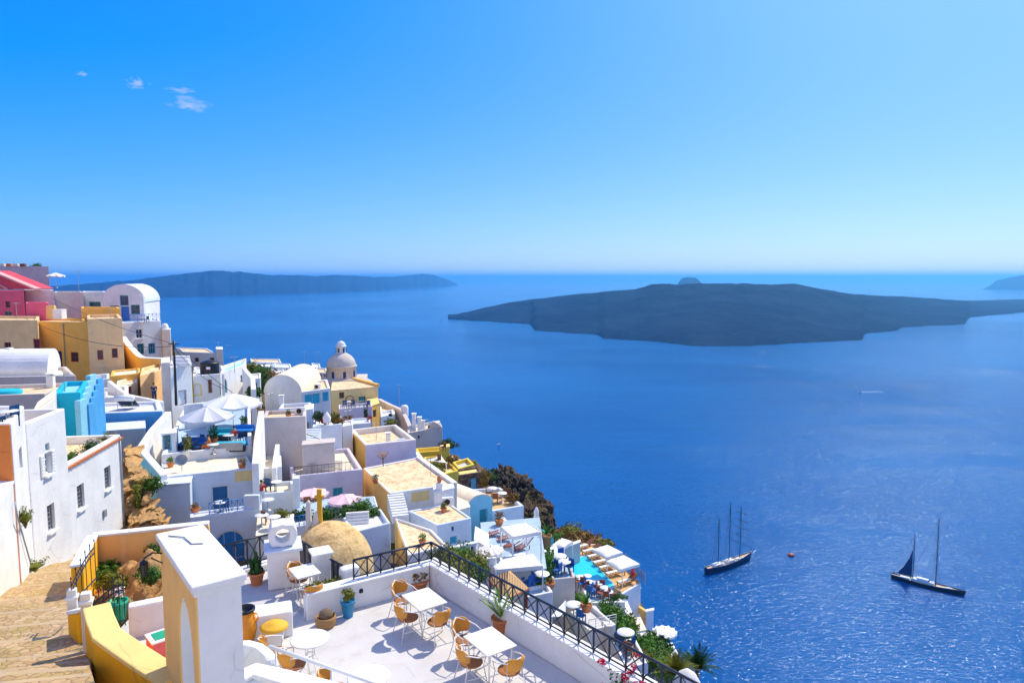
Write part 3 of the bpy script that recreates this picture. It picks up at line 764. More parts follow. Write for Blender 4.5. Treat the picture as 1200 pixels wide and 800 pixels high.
def mk_smallchair(mat, name):
    def f(label):
        t = thing(name, label, 'chair')
        m = MB(); m.box((0, 0, .44), (.44, .44, .05)); m.build('seat', mat, t, bevel=.01)
        m = MB(); m.box((-.21, 0, .68), (.05, .44, .42)); m.build('backrest', mat, t, bevel=.01)
        for sx in (-.19, .19):
            for sy in (-.19, .19): m = MB(); m.box((sx, sy, .21), (.045, .045, .42)); m.build('leg', mat, t)
        return t
    return f
def mk_smalltable(mat, name):
    def f(label):
        t = thing(name, label, 'table')
        m = MB(); m.lathe((0, 0, 0), [(.001, .74), (.42, .74), (.43, .72), (.001, .70)], 16); m.build('tabletop', mat, t)
        m = MB(); m.lathe((0, 0, 0), [(.03, .72), (.03, .05), (.22, .03), (.24, 0)], 10); m.build('pedestal', 'greymetal', t); return t
    return f
def potted(name, label, loc, pot='terracotta', pr=.2, ph=.32, plant='leaf', kind='bush', pw=.3, hgt=.5, n=160, leaf=.09, cat='potted plant', group=None):
    loc = Vector(loc); t = thing(name, label, cat, loc, group)
    m = MB(); m.lathe(loc, [(pr * .68, 0), (pr * .95, ph * .85), (pr * 1.08, ph * .86), (pr * 1.08, ph), (pr * .92, ph), (pr * .88, ph * .9), (.001, ph * .88)], 18); m.build('pot', pot, t)
    rg = random.Random(hash(label) % 1000 if False else len(label) * 7 + int(abs(loc.x) * 13)); m = MB(); c = loc + Vector((0, 0, ph))
    if kind == 'bush': m.leaves(c + Vector((0, 0, hgt * .45)), (pw, pw, hgt * .55), n, leaf, rg); m.tube([c - Vector((0, 0, .05)), c + Vector((0, 0, hgt * .4))], .02, 5)
    elif kind == 'agave':
        for k in range(n):
            a = k * 2.4; tl = rg.uniform(.15, 1.0); d = Vector((math.cos(a) * tl, math.sin(a) * tl, 1.15 - tl * .55)).normalized(); L = hgt * rg.uniform(.75, 1.1); s = d.cross(Vector((0, 0, 1))).normalized(); up = s.cross(d)
            p = []
            for i in range(5):
                f = i / 4; w_ = leaf * (1 - f) ** .7 * (.7 + f) + .003; x = c + d * L * f + Vector((0, 0, -.22 * L * f * f * tl)); p += [x - s * w_, x + up * -w_ * .35, x + s * w_]
            fs = []
            for i in range(4): o = i * 3; fs += [(o, o + 1, o + 4, o + 3), (o + 1, o + 2, o + 5, o + 4)]
            m.add(p, fs)
    elif kind == 'cactus':
        for k in range(5):
            a = k * 1.3; r_ = .0 if k == 0 else .07; hh = hgt * (1 if k == 0 else rg.uniform(.45, .75)); b = c + Vector((r_ * math.cos(a), r_ * math.sin(a), -.03)); lean = Vector((math.cos(a) * .05, math.sin(a) * .05, 0)) * (k > 0)
            m.tube([b, b + lean + Vector((0, 0, hh * .5)), b + lean * 2 + Vector((0, 0, hh * .93)), b + lean * 2 + Vector((0, 0, hh))], [.05, .06, .045, .01], 7)
        for k in range(9):
            a = k * .7 + .3; m.blob(c + Vector((.13 * math.cos(a), .13 * math.sin(a), .05)), (.06, .06, .08), k, .2, 1)
    m.build('plant', plant, t); return t
def shrub(name, label, c, r, mat='leaf', n=400, leaf=.12, cat='bush', group=None, seed=None):
    c = Vector(c); t = thing(name, label, cat, c - Vector((0, 0, r[2])), group); rg = random.Random(int(abs(c.x * 31 + c.y * 17)) if seed is None else seed)
    m = MB()
    for k in range(4): a = k * 1.7 + rg.random(); m.tube([c - Vector((0, 0, r[2] * 1.1)), c + Vector((math.cos(a) * r[0] * .5, math.sin(a) * r[1] * .5, r[2] * .3))], .03, 4, r2=.01)
    m.build('stem', 'bark', t)
    m = MB(); m.blob(c - Vector((0, 0, r[2] * .15)), (r[0] * .5, r[1] * .5, r[2] * .46), n % 17, .7, 2); m.leaves(c, r, int(n * 2.2), leaf, rg); m.build('foliage', mat, t); return t
def person(label, loc, rz=0, pose='stand', top='clothred', legs='clothblue', scale=1.0):
    t = thing('person', label, 'person', loc)
    me = bpy.data.meshes.new('body')
    if pose == 'stand':
        V = [(0, 0, .95), (0, 0, 1.2), (0, 0, 1.42), (0, 0, 1.52), (0, .01, 1.66), (-.10, 0, .9), (-.11, .02, .5), (-.11, -.02, .06), (-.11, .13, .03), (.10, 0, .9), (.12, .05, .5), (.13, .06, .06), (.13, .2, .03), (-.19, 0, 1.4), (-.25, .02, 1.15), (-.24, .14, .93), (.19, 0, 1.4), (.25, .02, 1.15), (.23, .15, .95)]
    else:
        V = [(0, 0, .52), (0, -.02, .78), (0, -.02, 1.0), (0, -.01, 1.1), (0, .02, 1.24), (-.10, .05, .50), (-.12, .45, .50), (-.12, .46, .06), (-.12, .6, .03), (.10, .05, .50), (.12, .45, .50), (.12, .46, .06), (.12, .6, .03), (-.19, -.02, .98), (-.25, .04, .74), (-.2, .28, .70), (.19, -.02, .98), (.25, .04, .74), (.2, .28, .70)]
    E_ = [(0, 1), (1, 2), (2, 3), (3, 4), (0, 5), (5, 6), (6, 7), (7, 8), (0, 9), (9, 10), (10, 11), (11, 12), (2, 13), (13, 14), (14, 15), (2, 16), (16, 17), (17, 18)]
    rad = [.14, .13, .12, .055, .10, .10, .07, .045, .035, .10, .07, .045, .035, .06, .045, .035, .06, .045, .035]
    me.from_pydata([Vector(v) for v in V], E_, []); o = bpy.data.objects.new('body', me); COL.objects.link(o)
    o.modifiers.new('s', 'SKIN')
    for i, r in enumerate(rad): me.skin_vertices[0].data[i].radius = (r, r)
    me.skin_vertices[0].data[0].use_root = True
    sd = o.modifiers.new('d', 'SUBSURF'); sd.levels = 1; sd.render_levels = 1
    me.materials.append(M['skin']); o.parent = t; ROOT[o.name] = ROOT[t.name]
    def cloth(nm, ids, edges, mat, k):
        m2 = bpy.data.meshes.new(nm); m2.from_pydata([Vector(V[i]) for i in ids], edges, []); q = bpy.data.objects.new(nm, m2); COL.objects.link(q)
        q.modifiers.new('s', 'SKIN'); s2 = q.modifiers.new('d', 'SUBSURF'); s2.levels = 1; s2.render_levels = 1
        for j, i in enumerate(ids): m2.skin_vertices[0].data[j].radius = (rad[i] * k + .012,) * 2
        m2.skin_vertices[0].data[0].use_root = True; m2.materials.append(M[mat]); q.parent = t; ROOT[q.name] = ROOT[t.name]
    cloth('shirt', [0, 1, 2, 13, 14, 16, 17], [(0, 1), (1, 2), (2, 3), (3, 4), (2, 5), (5, 6)], top, 1.12)
    cloth('trousers', [0, 5, 6, 7, 9, 10, 11], [(0, 1), (1, 2), (2, 3), (0, 4), (4, 5), (5, 6)], legs, 1.15)
    hd = V[4]; m = MB(); m.blob(Vector(loc) + Vector((hd[0], hd[1] - .02, hd[2] + .04)), (.095, .105, .10), 3, .1, 2); m.build('hair', 'hair', t)
    t.rotation_euler = (0, 0, rz); t.scale = (scale,) * 3
    return t
def steps(name, label, a, b, wdt, n, mat='white', H=None, cat='stairs'):
    "flight from low point a to high point b, solid beneath"
    a = Vector(a); b = Vector(b); d = b - a; d.z = 0; L = d.length; e = d.normalized(); s = Vector((-e.y, e.x, 0)) * wdt / 2
    m = MB()
    for i in range(n):
        p = a + e * (L * i / n); q = a + e * L; zt = a.z + (b.z - a.z) * (i + 1) / n; p2 = a + e * (L * (i + 1) / n)
        m.extr([p - s + Vector((0, 0, -p.z + a.z - .5)), p2 - s + Vector((0, 0, -p2.z + a.z - .5)), p2 + s + Vector((0, 0, -p2.z + a.z - .5)), p + s + Vector((0, 0, -p.z + a.z - .5))], (0, 0, zt - a.z + .5))
    if H is not None: return m.build('stairs', mat, H.t, bevel=.015)
    return single(m, name, mat, label, cat, origin=a)
def aerial(name, label, base, h, els=4, w_=.9, rz=.4):
    base = Vector(base); t = thing(name, label, 'antenna', base)
    m = MB(); m.tube([base, base + Vector((0, 0, h))], .03, 5); m.build('mast', 'greymetal', t)
    m = MB(); ax = Vector((math.cos(rz), math.sin(rz), 0)); px = Vector((-ax.y, ax.x, 0)); c = base + Vector((0, 0, h * .94)); m.tube([c - ax * w_ * .6, c + ax * w_ * .6], .018, 4)
    for i in range(els): x = c + ax * w_ * (-.55 + 1.1 * i / (els - 1)); m.tube([x - px * (.35 - .04 * i), x + px * (.35 - .04 * i)], .014, 4)
    m.build('elements', 'greymetal', t); return t
# ------------------------------------------------------------ the cafe terrace in front
ZF = -8.2
UP = Vector((0, 0, 1))
def fl(u, v): return PZ(u, v, ZF)
c0 = Vector((-2.19, 17.41, ZF)); dR = Vector((math.cos(R(-49.7)), math.sin(R(-49.7)), 0)); dL = Vector((-2.69, -1.72, 0)).normalized()
endL = fl(360, 727); far_r = c0 + dR * 15
floor_poly = [c0, far_r, Vector((2, 5.5, ZF)), Vector((-8.2, 9.0, ZF)), fl(150, 775), fl(139, 738), fl(150, 726), fl(194, 716), fl(278, 672), fl(312, 664), fl(345, 657), fl(372, 672), fl(402, 690)]
m = MB(); m.prism(floor_poly, ZF - .4, ZF); structure(m, 'terrace_floor', 'deck', origin=c0)
cen = sum(floor_poly, Vector()) / len(floor_poly)
base_poly = [p + (p - cen).normalized() * (.16) for p in floor_poly]
m = MB(); m.prism(base_poly, ZF - 9, ZF - .402)
o = single(m, 'terrace_retaining_wall', 'white', 'tall white retaining wall carrying the cafe terrace with the rattan chairs', 'wall', bevel=.05)
for p in floor_poly: GROUND.append((p.x, p.y, ZF - 7.5))
nR = Vector((-dR.y, dR.x, 0)); nR = nR if nR.x > 0 else -nR        # seaward
nL = Vector((-dL.y, dL.x, 0)); nL = nL if nL.y > 0 else -nL
def parapet(name, label, a, b, n, th, h, ext=.0):
    e = (b - a).normalized(); t = thing(name, label, 'wall', a)
    m = MB(); p = [a, b, b + n * th, a + n * th]; m.prism(p, ZF - .3, ZF + h - .07); m.build('wall', 'white', t, bevel=.02)
    m = MB(); p = [a - n * .04, b - n * .04, b + n * (th + .04), a + n * (th + .04)]; m.prism(p, ZF + h - .07, ZF + h); m.build('cap', 'white', t, bevel=.02); return t
PH = .66; TH = .30
kx = c0 + nR * TH + nL * 0
parapet('parapet_wall', 'long low white parapet along the seaward side of the cafe terrace', c0 + nL * TH * 1.05, far_r, nR, TH, PH)
parapet('parapet_wall', 'low white parapet behind the blue pot and the basket on the cafe terrace', endL, c0 - dL * .0, nL, TH, PH)
ra = c0 + nR * TH * .55 + nL * TH * .6 + UP * PH; rb = far_r + nR * TH * .55 + UP * PH
railing('iron_railing', 'dark railing of crossed bars along the seaward parapet beside the agave pot', ra, rb, .50, 36)
rl = ra + dL * 2.15; rl.z = ZF + PH
railing('iron_railing', 'dark railing of crossed bars on the short parapet beside the round plaster dome', rl, ra - dR * .0, .50, 6)
# back corner: railing of upright bars, white posts and planting bed
pa, pb = fl(352, 662), fl(369, 673); pc, pd = fl(381, 683), fl(402, 694)
m = MB(); q = fl(377, 685); m.box(q + UP * .45, (.42, .42, .9), rz=.5); t = thing('wall_post', 'square white post with flat cap between the two upright railings', 'post', q); m.build('post', 'white', t, bevel=.03)
m = MB(); m.box(q + UP * .93, (.56, .56, .07), rz=.5); m.build('cap', 'white', t, bevel=.02)
railing('iron_railing', 'short dark railing of upright bars between the carved pedestal and the white post', pa, pb, .75, 3, style='v')
railing('iron_railing', 'short dark railing of upright bars between white post and planting bed', pc, pd, .75, 4, style='v')
q = fl(410, 694); t = single(MB().box(q + UP * .35, (.5, .34, .75), rz=.55), 'wall_post', 'white', 'low rounded white block ending the railing beside the plaster dome', 'post', bevel=.08)
t = thing('planting_bed', 'low bed of yellow green succulents behind the white parapet', 'planting bed', fl(380, 712)); bd = [fl(366, 722) + nL * .34, fl(404, 704) + nL * .2, fl(402, 698) , fl(364, 708)]
m = MB(); m.prism(bd, ZF, ZF + .34); m.build('soil', 'bark', t)
rg = random.Random(3); m = MB()
for k in range(14): f = rg.random(); p = (bd[0].lerp(bd[1], f)).lerp(bd[3].lerp(bd[2], f), rg.uniform(.2, .8)); m.leaves(p + UP * .42, (.22, .22, .18), 60, .1, rg)
m.build('plants', 'leafyellow', t)
# railing over the blue arch and its low wall
ya, yb = fl(262, 684), fl(322, 667)
parapet('parapet_wall', 'low white wall under the crossed railing behind the cactus pot', ya + nL * .1, yb + nL * .1, nL, .25, .2)
railing('iron_railing', 'dark crossed railing behind the cactus pot above the blue arch', ya + nL * .22 + UP * .2, yb + nL * .22 + UP * .2, .78, 4)
# carved pedestal
q = fl(333, 682)
t = thing('pedestal', 'white plaster pedestal carrying a rounded chimney cowl with a round hole', 'pedestal', q)
m = MB(); m.box(q + UP * .50, (.82, .82, 1.0), rz=.35); m.build('block', 'white', t, bevel=.04)
m = MB(); m.box(q + UP * 1.04, (.96, .96, .08), rz=.35); m.build('slab', 'whiteblue', t, bevel=.02)
m = MB(); rot = Matrix.Rotation(.35, 3, 'Z'); ring = []
poly = [(-.36, 0), (.36, 0), (.38, .28), (.26, .55), (.1, .62), (-.1, .62), (-.26, .55), (-.38, .28)]
vs = []; K = 16
def sq(a):                                                        # outer outline sampled by angle round the hole
    c_, s_ = math.cos(a), math.sin(a); k = 1 / max(abs(c_) / .37, abs(s_) / .31); return (c_ * k * (1 - .12 * abs(s_ * c_) * 2), .31 + s_ * k * (1 - .12 * abs(s_ * c_) * 2))
for y in (-.28, .28):
    for rr in (0, 1):
        for j in range(K):
            a = 2 * math.pi * j / K; x, z = sq(a) if rr == 0 else (.19 * math.cos(a), .31 + .19 * math.sin(a)); vs.append(q + UP * 1.08 + rot @ Vector((x, y, z)))
fs = []
for j in range(K):
    k = (j + 1) % K; fs += [(j, k, K + k, K + j), (2 * K + k, 2 * K + j, 3 * K + j, 3 * K + k), (k, j, 2 * K + j, 2 * K + k), (K + j, K + k, 3 * K + k, 3 * K + j)]
m.add(vs, fs); m.build('cowl', 'white', t, bevel=.02)
# gateway pier with a pointed arch
ZT = -4.62
a = PZ(228, 685, ZT); b = PZ(281, 668, ZT); c = PZ(187, 625, ZT)
eS = Vector((c.x - a.x, c.y - a.y, 0)); LS = eS.length; eS.normalize(); eF = Vector((b.x - a.x, b.y - a.y, 0)); LF = eF.length
eF = Vector((eS.y, -eS.x, 0)); eF = eF if eF.x > 0 else -eF
t = thing('arched_gateway', 'massive white gateway pier with orange washed arch at the terrace entrance', 'gateway', (a.x, a.y, ZF))
def gp(s, z, o=0): return Vector((a.x, a.y, 0)) + eS * s + eF * o + UP * z
arch = [(.30, ZF - 2), (.30, ZT - 1.5)] + [(.30 + .52 - .52 * math.cos(x), ZT - 1.5 + .98 * math.sin(x)) for x in [math.pi * i / 14 for i in range(1, 14)]] + [(1.34, ZT - 1.5), (1.34, ZF - 2)]
prof = [(0, ZF - 2), (0, ZT - .11), (LS, ZT - .11), (LS, ZF - 2)] + arch[::-1]
m = MB(); m.extr([gp(s, z, .03) for s, z in prof], eF * (LF - .06)); m.build('pier', 'white', t)
m = MB(); m.extr([gp(s, z, 0) for s, z in prof], eF * .03); m.build('face', 'orangelime', t)
m = MB(); m.prism([gp(-.07, 0, -.06), gp(LS + .05, 0, -.06), gp(LS + .05, 0, LF + .05), gp(-.07, 0, LF + .05)], ZT - .11, ZT); m.build('coping', 'white', t, bevel=.02)
m = MB(); m.prism([gp(-.035, 0, -.025), gp(LS, 0, -.025), gp(LS, 0, LF + .02), gp(-.035, 0, LF + .02)], ZT - .19, ZT - .112); m.build('moulding', 'white', t, bevel=.01)
m = MB(); m.tube([gp(LS - .25, ZT + .015, .1), gp(LS - .5, ZT + .02, .3), gp(LS - .9, ZT + .012, .34), gp(LS - 1.0, ZT + .012, .5)], .012, 5); single(m, 'loose_cable', 'greymetal', 'thin grey cable lying across the top of the gateway pier', 'cable', origin=gp(LS - .5, ZT, .3))
# wall lantern
q = gp(LS - .15, ZT - .50, -.30); t = thing('wall_lantern', 'black iron lantern on a scrolled bracket on the gateway', 'lantern', q)
m = MB(); m.tube([gp(LS - .15, ZT - .32, 0), gp(LS - .15, ZT - .27, -.15), gp(LS - .15, ZT - .34, -.30)], .015, 5); m.tube([gp(LS - .15, ZT - .50, 0), gp(LS - .15, ZT - .36, -.18)], .012, 5); m.build('bracket', 'black', t)
m = MB(); m.lathe(q, [(.001, .15), (.08, .08), (.07, .06)], 6, False); m.lathe(q, [(.045, -.16), (.001, -.18)], 6, False)
for k in range(6): x = k * math.pi / 3; m.tube([q + Vector((.07 * math.cos(x), .07 * math.sin(x), .06)), q + Vector((.045 * math.cos(x), .045 * math.sin(x), -.16))], .006, 4)
m.build('cage', 'black', t); m = MB(); m.lathe(q, [(.064, .055), (.04, -.155)], 6, False); m.build('lantern_glass', 'glass', t)
# low round wall and front parapet by the pier, white handrail
q = fl(300, 792)
m = MB(); m.tube([fl(282, 768), fl(282, 768)], .01, 3) if False else None
w0 = [PZ(274, 752, -6.75), PZ(290, 751, -6.75), PZ(304, 755, -6.78), PZ(315, 764, -6.85), PZ(319, 772, -6.9)]
wallrun('curved_wall', 'low rounded grey white wall beside the gateway pier', w0, .22, 1.5, 'white', deep=.3, ground=False, bevel=.08)
w1 = [PZ(268, 796, -6.55), PZ(298, 782, -6.55), PZ(330, 790, -6.55), PZ(400, 808, -6.55)]
wallrun('parapet_wall', 'white front parapet with pale top at the bottom of the terrace', w1, .30, 1.6, 'whiteblue', cap='white', deep=.4, ground=False)
h0, h1 = PZ(316, 757, -6.62), PZ(470, 811, -6.62)
t = thing('handrail', 'white pipe handrail sloping past the round tables', 'handrail', h0); m = MB(); m.tube([h0, h1], .035, 10); m.build('rail', 'whitemetal', t)
for f in (.05, .5, .95): m = MB(); p = h0.lerp(h1, f); m.tube([p, Vector((p.x, p.y, ZF))], .02, 6); m.build('post', 'whitemetal', t)
# tables and chairs
yawT = math.atan2((PZ(499.5, 688, -7.45) - PZ(469.7, 696.7, -7.45)).y, (PZ(499.5, 688, -7.45) - PZ(469.7, 696.7, -7.45)).x)
tb1 = (PZ(469.7, 696.7, -7.45) + PZ(524.9, 704.6, -7.45)) / 2; tb1.z = ZF
tb2 = (PZ(542.4, 744, -7.45) + PZ(606.2, 755.9, -7.45)) / 2; tb2.z = ZF
G_T = 'white tables on the cafe terrace'; G_C = 'rattan chairs on the cafe terrace'
lt = yawT - math.pi / 2
place('table', mk_table, 'white rectangular table nearest the red clay bowl in the terrace corner', tb1, lt, G_T)
place('table', mk_table, 'white rectangular table in front of the agave pot', tb2, lt, G_T)
tb0 = PZ(357, 668, ZF + .75); tb0.z = ZF
place('table', mk_table, 'small white table beside the carved pedestal', tb0, lt, G_T, (.8, .85, 1))
def chair(u, v, rz, label, z=.45):
    p = PZ(u, v, ZF + z); p.z = ZF; place('chair', mk_chair, label, p, rz, G_C)
def face(p, q): return math.atan2(q.y - p.y, q.x - p.x)
def chair_at(u, v, tgt, label, dz=0):
    p = PZ(u, v, ZF + .45); p.z = ZF; place('chair', mk_chair, label, p, face(p, tgt) + dz, G_C)
chair_at(473, 701, tb1, 'amber rattan chair farthest back, behind the table nearest the red clay bowl', .1)
chair_at(478, 722, tb1, 'dark seated rattan chair at near left corner of the table nearest the clay bowl', -.1)
chair_at(513, 727, tb1, 'amber rattan chair seen from behind at the table nearest the clay bowl')
chair_at(546, 748, tb2, 'rattan chair tucked behind the table in front of the agave', .1)
chair_at(552, 774, tb2, 'rattan chair at near left of the table in front of the agave', -.1)
chair_at(597, 783, tb2, 'rattan chair seen from behind at the table in front of the agave')
chair_at(350, 677, tb0, 'rattan chair between the carved pedestal and its small table', .2)
chair_at(366, 697, tb0, 'rattan chair pulled up before the planting bed')
r1 = PZ(363, 747, ZF + .75); r1.z = ZF; r2 = PZ(432, 791, ZF + .75); r2.z = ZF
place('round', mk_round, 'round white table beside the straw topped jar', r1, 0, 'round white tables'); place('round', mk_round, 'round white table cut by the bottom edge of the view', r2, .4, 'round white tables')
chair_at(322, 763, r1, 'rattan chair with open arms beside the straw topped jar', .5)
chair_at(344, 777, r1, 'rattan chair in front of the round table and behind the handrail', -.2)
chair_at(392, 806, r2, 'rattan chair mostly out of view beside the last round table')
# pots and jars
potted('potted_cactus', 'tall cactus in a clay pot before the crossed railing', fl(301, 684), 'terracotta', .20, .34, 'leafdark', 'cactus', hgt=.62)
potted('potted_succulent', 'red brown succulent in a wide clay bowl in the terrace corner', fl(490, 690), 'terracotta', .27, .26, 'leafbrown', 'bush', .26, .34, 420, .09)
potted('potted_agave', 'spiky agave in a clay pot against the seaward parapet', fl(587, 739), 'terracotta', .22, .34, 'agave', 'agave', hgt=.85, n=22, leaf=.045)
potted('potted_flower', 'yellow leaved plant in a tall blue glazed pot', fl(408, 722), 'bluepot', .17, .42, 'leafyellow', 'bush', .2, .3, 260, .09)
q = fl(382, 733); t = thing('wicker_basket', 'round brown basket holding a grey cushion cactus', 'basket', q)
m = MB(); m.lathe(q, [(.20, 0), (.24, .08), (.245, .20), (.23, .26), (.20, .25), (.19, .2), (.001, .19)], 18); m.build('basket', 'wicker', t)
m = MB(); m.blob(q + UP * .28, (.17, .17, .14), 4, .2, 2); m.build('plant', 'bark', t)
q = fl(288, 752); t = thing('storage_jar', 'tall orange clay storage jar with a dark open mouth', 'jar', q)
m = MB(); m.lathe(q, [(.16, 0), (.22, .12), (.265, .35), (.25, .55), (.19, .68), (.185, .72)], 20); m.build('body', 'jar', t)
m = MB(); m.lathe(q, [(.185, .72), (.23, .75), (.23, .80), (.19, .80), (.17, .72), (.001, .66)], 20); m.build('rim', 'black', t)
for s in (-1, 1): m = MB(); m.tube([q + Vector((s * .25, 0, .5)), q + Vector((s * .31, 0, .58)), q + Vector((s * .27, 0, .68)), q + Vector((s * .19, 0, .69))], .02, 6); m.build('handle', 'jar', t)
q = fl(322, 757); t = thing('storage_jar', 'squat jar with a wide yellow straw lid', 'jar', q)
m = MB(); m.lathe(q, [(.14, 0), (.19, .12), (.2, .3), (.15, .44)], 18); m.build('body', 'whitewarm', t)
m = MB(); m.lathe(q, [(.30, .44), (.31, .47), (.24, .52), (.12, .54), (.10, .56), (.001, .56)], 22); m.build('lid', 'hat', t)
m = MB(); m.box(fl(318, 741) + UP * .28, (.95, .62, .62), rz=.35); single(m, 'masonry_bench', 'white', 'white masonry block between the jars and the open floor', 'bench', bevel=.05)
q = PZ(423, 692, -7.8); m = MB(); m.lathe(q, [(.001, .07), (.05, .05), (.06, -.03), (.001, -.06)], 10); single(m, 'wall_light', 'black', 'small dark wall light on the terrace parapet', 'wall light')
q = fl(501, 684) + UP * .3; m = MB(); m.lathe(q, [(.001, .07), (.05, .05), (.06, -.03), (.001, -.06)], 10); single(m, 'wall_light', 'black', 'small dark wall light beside the clay bowl in the corner', 'wall light')
# flowering bougainvillea at the bottom of the railing
c = AT(729, 12.3, -7.55); t = thing('flowering_plant', 'red flowering bush at the foot of the seaward railing', 'flowers', c - UP)
rg = random.Random(12); m = MB(); m.tube([c - UP, c + UP * .1], .02, 5); m.leaves(c - UP * .2, (.4, .4, .4), 130, .09, rg); m.build('foliage', 'leafdark', t)
for k in range(11): m = MB(); x = c + Vector((rg.uniform(-.42, .42), rg.uniform(-.3, .3), rg.uniform(-.15, .42))); m.leaves(x, (.09, .09, .08), 50, .06, rg); m.build('flower_cluster', 'petal', t)
# ------------------------------------------------------------ yellow wall, gate, street
def wtop(u, v, z): return PZ(u, v, z)
yw = [wtop(113, 708, -7.05), wtop(117, 722, -7.05), wtop(125, 741, -7.08), wtop(148, 757, -7.1), wtop(175, 775, -7.12), wtop(206, 793, -7.15)]
yt = wallrun('curved_yellow_wall', 'golden yellow curved wall with pale rounded top beside the stone steps', yw, .46, 1.6, 'gold', cap='goldpale', deep=1.5, ground=False, bevel=.02)
m = MB()
for (u, v) in ((105.5, 757), (129, 783), (152, 795)): 
    pass
gz = -7.35
def post(u, v, z, h, label, wd=.17):
    q = PZ(u, v, z); t = thing('gate_post', label, 'gate post', q - UP * h); m = MB(); m.box(q - UP * (h / 2 + .05), (wd, wd, h - .1 + .6), rz=.4); m.build('post', 'whitewarm', t, bevel=.02)
    m = MB(); m.box(q - UP * .0, (wd * 1.35, wd * 1.35, .08), rz=.4); m.build('cap', 'white', t, bevel=.02); return q
g1 = post(84.5, 699, -7.75, 1.3, 'slim white gate post on the street side of the yellow wall', .2)
g2 = post(101, 704, -7.0, 1.9, 'slim white gate post joined to the curved yellow wall', .2)
lw = [PZ(87, 713, -7.95), PZ(99, 711, -7.6)]
wallrun('low_yellow_wall', 'short yellow wall with white top between the two gate posts', lw, .3, 1.2, 'gold', cap='white', deep=1.5, ground=False)
def gate(label, a, b, h0, h1, n):
    t = thing('iron_gate', label, 'gate', a); m = MB()
    for i in range(n + 1):
        f = i / n; p = a.lerp(b, f); hh = h0 + (h1 - h0) * math.sin(f * math.pi * .5)
        m.tube([p, p + UP * (hh + .18)], .012, 4); m.lathe(p + UP * (hh + .18), [(.001, .07), (.022, .0), (.001, -.02)], 5)
    m.build('bars', 'iron', t); m = MB()
    for k in (0, -.14, None):
        path = [a.lerp(b, i / 10) + UP * ((h0 + (h1 - h0) * math.sin(i / 10 * math.pi * .5) + k) if k is not None else .12) for i in range(11)]; m.tube(path, .018, 5)
    m.build('rails', 'iron', t); m = MB()
    for i in range(n):
        f = (i + .5) / n; p = a.lerp(b, f) + UP * (h0 + (h1 - h0) * math.sin(f * math.pi * .5) - .07); e = (b - a).normalized()
        m.tube([p + e * (.05 * math.cos(x)) + UP * (.05 * math.sin(x)) for x in [2 * math.pi * j / 8 for j in range(9)]], .007, 4)
    m.build('scrolls', 'iron', t); return t
ga = PZ(85, 712, -8.0); gb = AT(113, ga.y + 1.4, -8.0)
gate('black iron gate leaf with spear tops standing open by the street', ga, gb, .55, .95, 5)
gc = AT(106, 15.0, -8.1); gd = AT(147, 15.3, -8.1)
gate('black iron gate leaf with arched top at the foot of the planted yard', gc, gd, .55, 1.0, 7)
t = potted('potted_flower', 'white and orange flowers in a green crate behind the iron gate', AT(139, 15.7, ZF), 'greenpaint', .22, .5, 'leaf', 'bush', .22, .3, 80, .07)
m = MB(); rg = random.Random(8); c = AT(139, 15.7, ZF + .72); m.leaves(c, (.22, .22, .14), 70, .08, rg, hollow=.6); m.build('flowers', 'clothwhite', t)
m = MB(); m.leaves(c + UP * .02, (.2, .2, .12), 40, .08, rg, hollow=.6); m.build('petals', 'terracotta', t)
# display box on the floor left of the gateway
q = fl(197, 772); t = thing('display_box', 'small box with a green top, white border and coral front', 'box', q)
m = MB(); m.box(q + UP * .28, (.7, .5, .56), rz=.75); m.build('front', 'cloth_check', t, bevel=.01)
m = MB(); m.box(q + UP * .575, (.74, .54, .03), rz=.75); m.build('border', 'white', t); m = MB(); m.box(q + UP * .597, (.54, .34, .012), rz=.75); m.build('top', 'greenpaint', t)
# white wall behind the floor left of the gateway
wallrun('parapet_wall', 'white wall between the planted yard and the floor left of the gateway', [PZ(150, 708, -7.45), PZ(196, 699, -7.45), PZ(240, 690, -7.45)], .3, .85, 'white', deep=3)
# street
sec = [(9.0, -130, 118, -6.3), (11.0, -60, 113, -6.95), (14.3, -20, 101, -8.3), (16.5, -6, 92, -8.85), (20, 8, 86, -10.0), (26, 28, 91, -11.85), (33, 45, 97, -14.0), (38, 40, 112, -15.2)]
def strow(Y):
    for p, q in zip(sec, sec[1:]):
        if Y <= q[0]: f = (Y - p[0]) / (q[0] - p[0]); return [p[i] + (q[i] - p[i]) * f for i in range(4)]
    return list(sec[-1])
m, ntx, bx = newmat('street_cobbles'); M['street'] = m; vec = objvec(ntx)
vo = ntx.nodes.new('ShaderNodeTexVoronoi'); vo.feature = 'DISTANCE_TO_EDGE'; vo.inputs['Scale'].default_value = 5.0; lnk(ntx, vec, vo.inputs['Vector'])
vc = ntx.nodes.new('ShaderNodeTexVoronoi'); vc.inputs['Scale'].default_value = 5.0; lnk(ntx, vec, vc.inputs['Vector'])
n1 = tex_noise(ntx, vec, 1.2, 5, .6); sepv = ntx.nodes.new('ShaderNodeSeparateColor'); lnk(ntx, vc.outputs['Color'], sepv.inputs[0])
c = mixc(ntx, sepv.outputs[0], (.42, .26, .11), (.60, .41, .22)); c = mixc(ntx, ramp(ntx, n1, [(.50, 0), (.68, .8)]), c, (.40, .30, .08))
lnk(ntx, mixc(ntx, ramp(ntx, vo.outputs['Distance'], [(.0, .75), (.09, 0)]), c, (.22, .14, .07)), bx.inputs['Base Color']); bx.inputs['Roughness'].default_value = .9
bump(ntx, bx, ramp(ntx, vo.outputs['Distance'], [(0, 0), (.12, 1)]), .5, .03)
M['riser'] = plaster('step_edge', (.58, .42, .24), amount=.7, patch=.48, streak=False)
ms = MB(); mr = MB(); Y = 9.0; prev = None
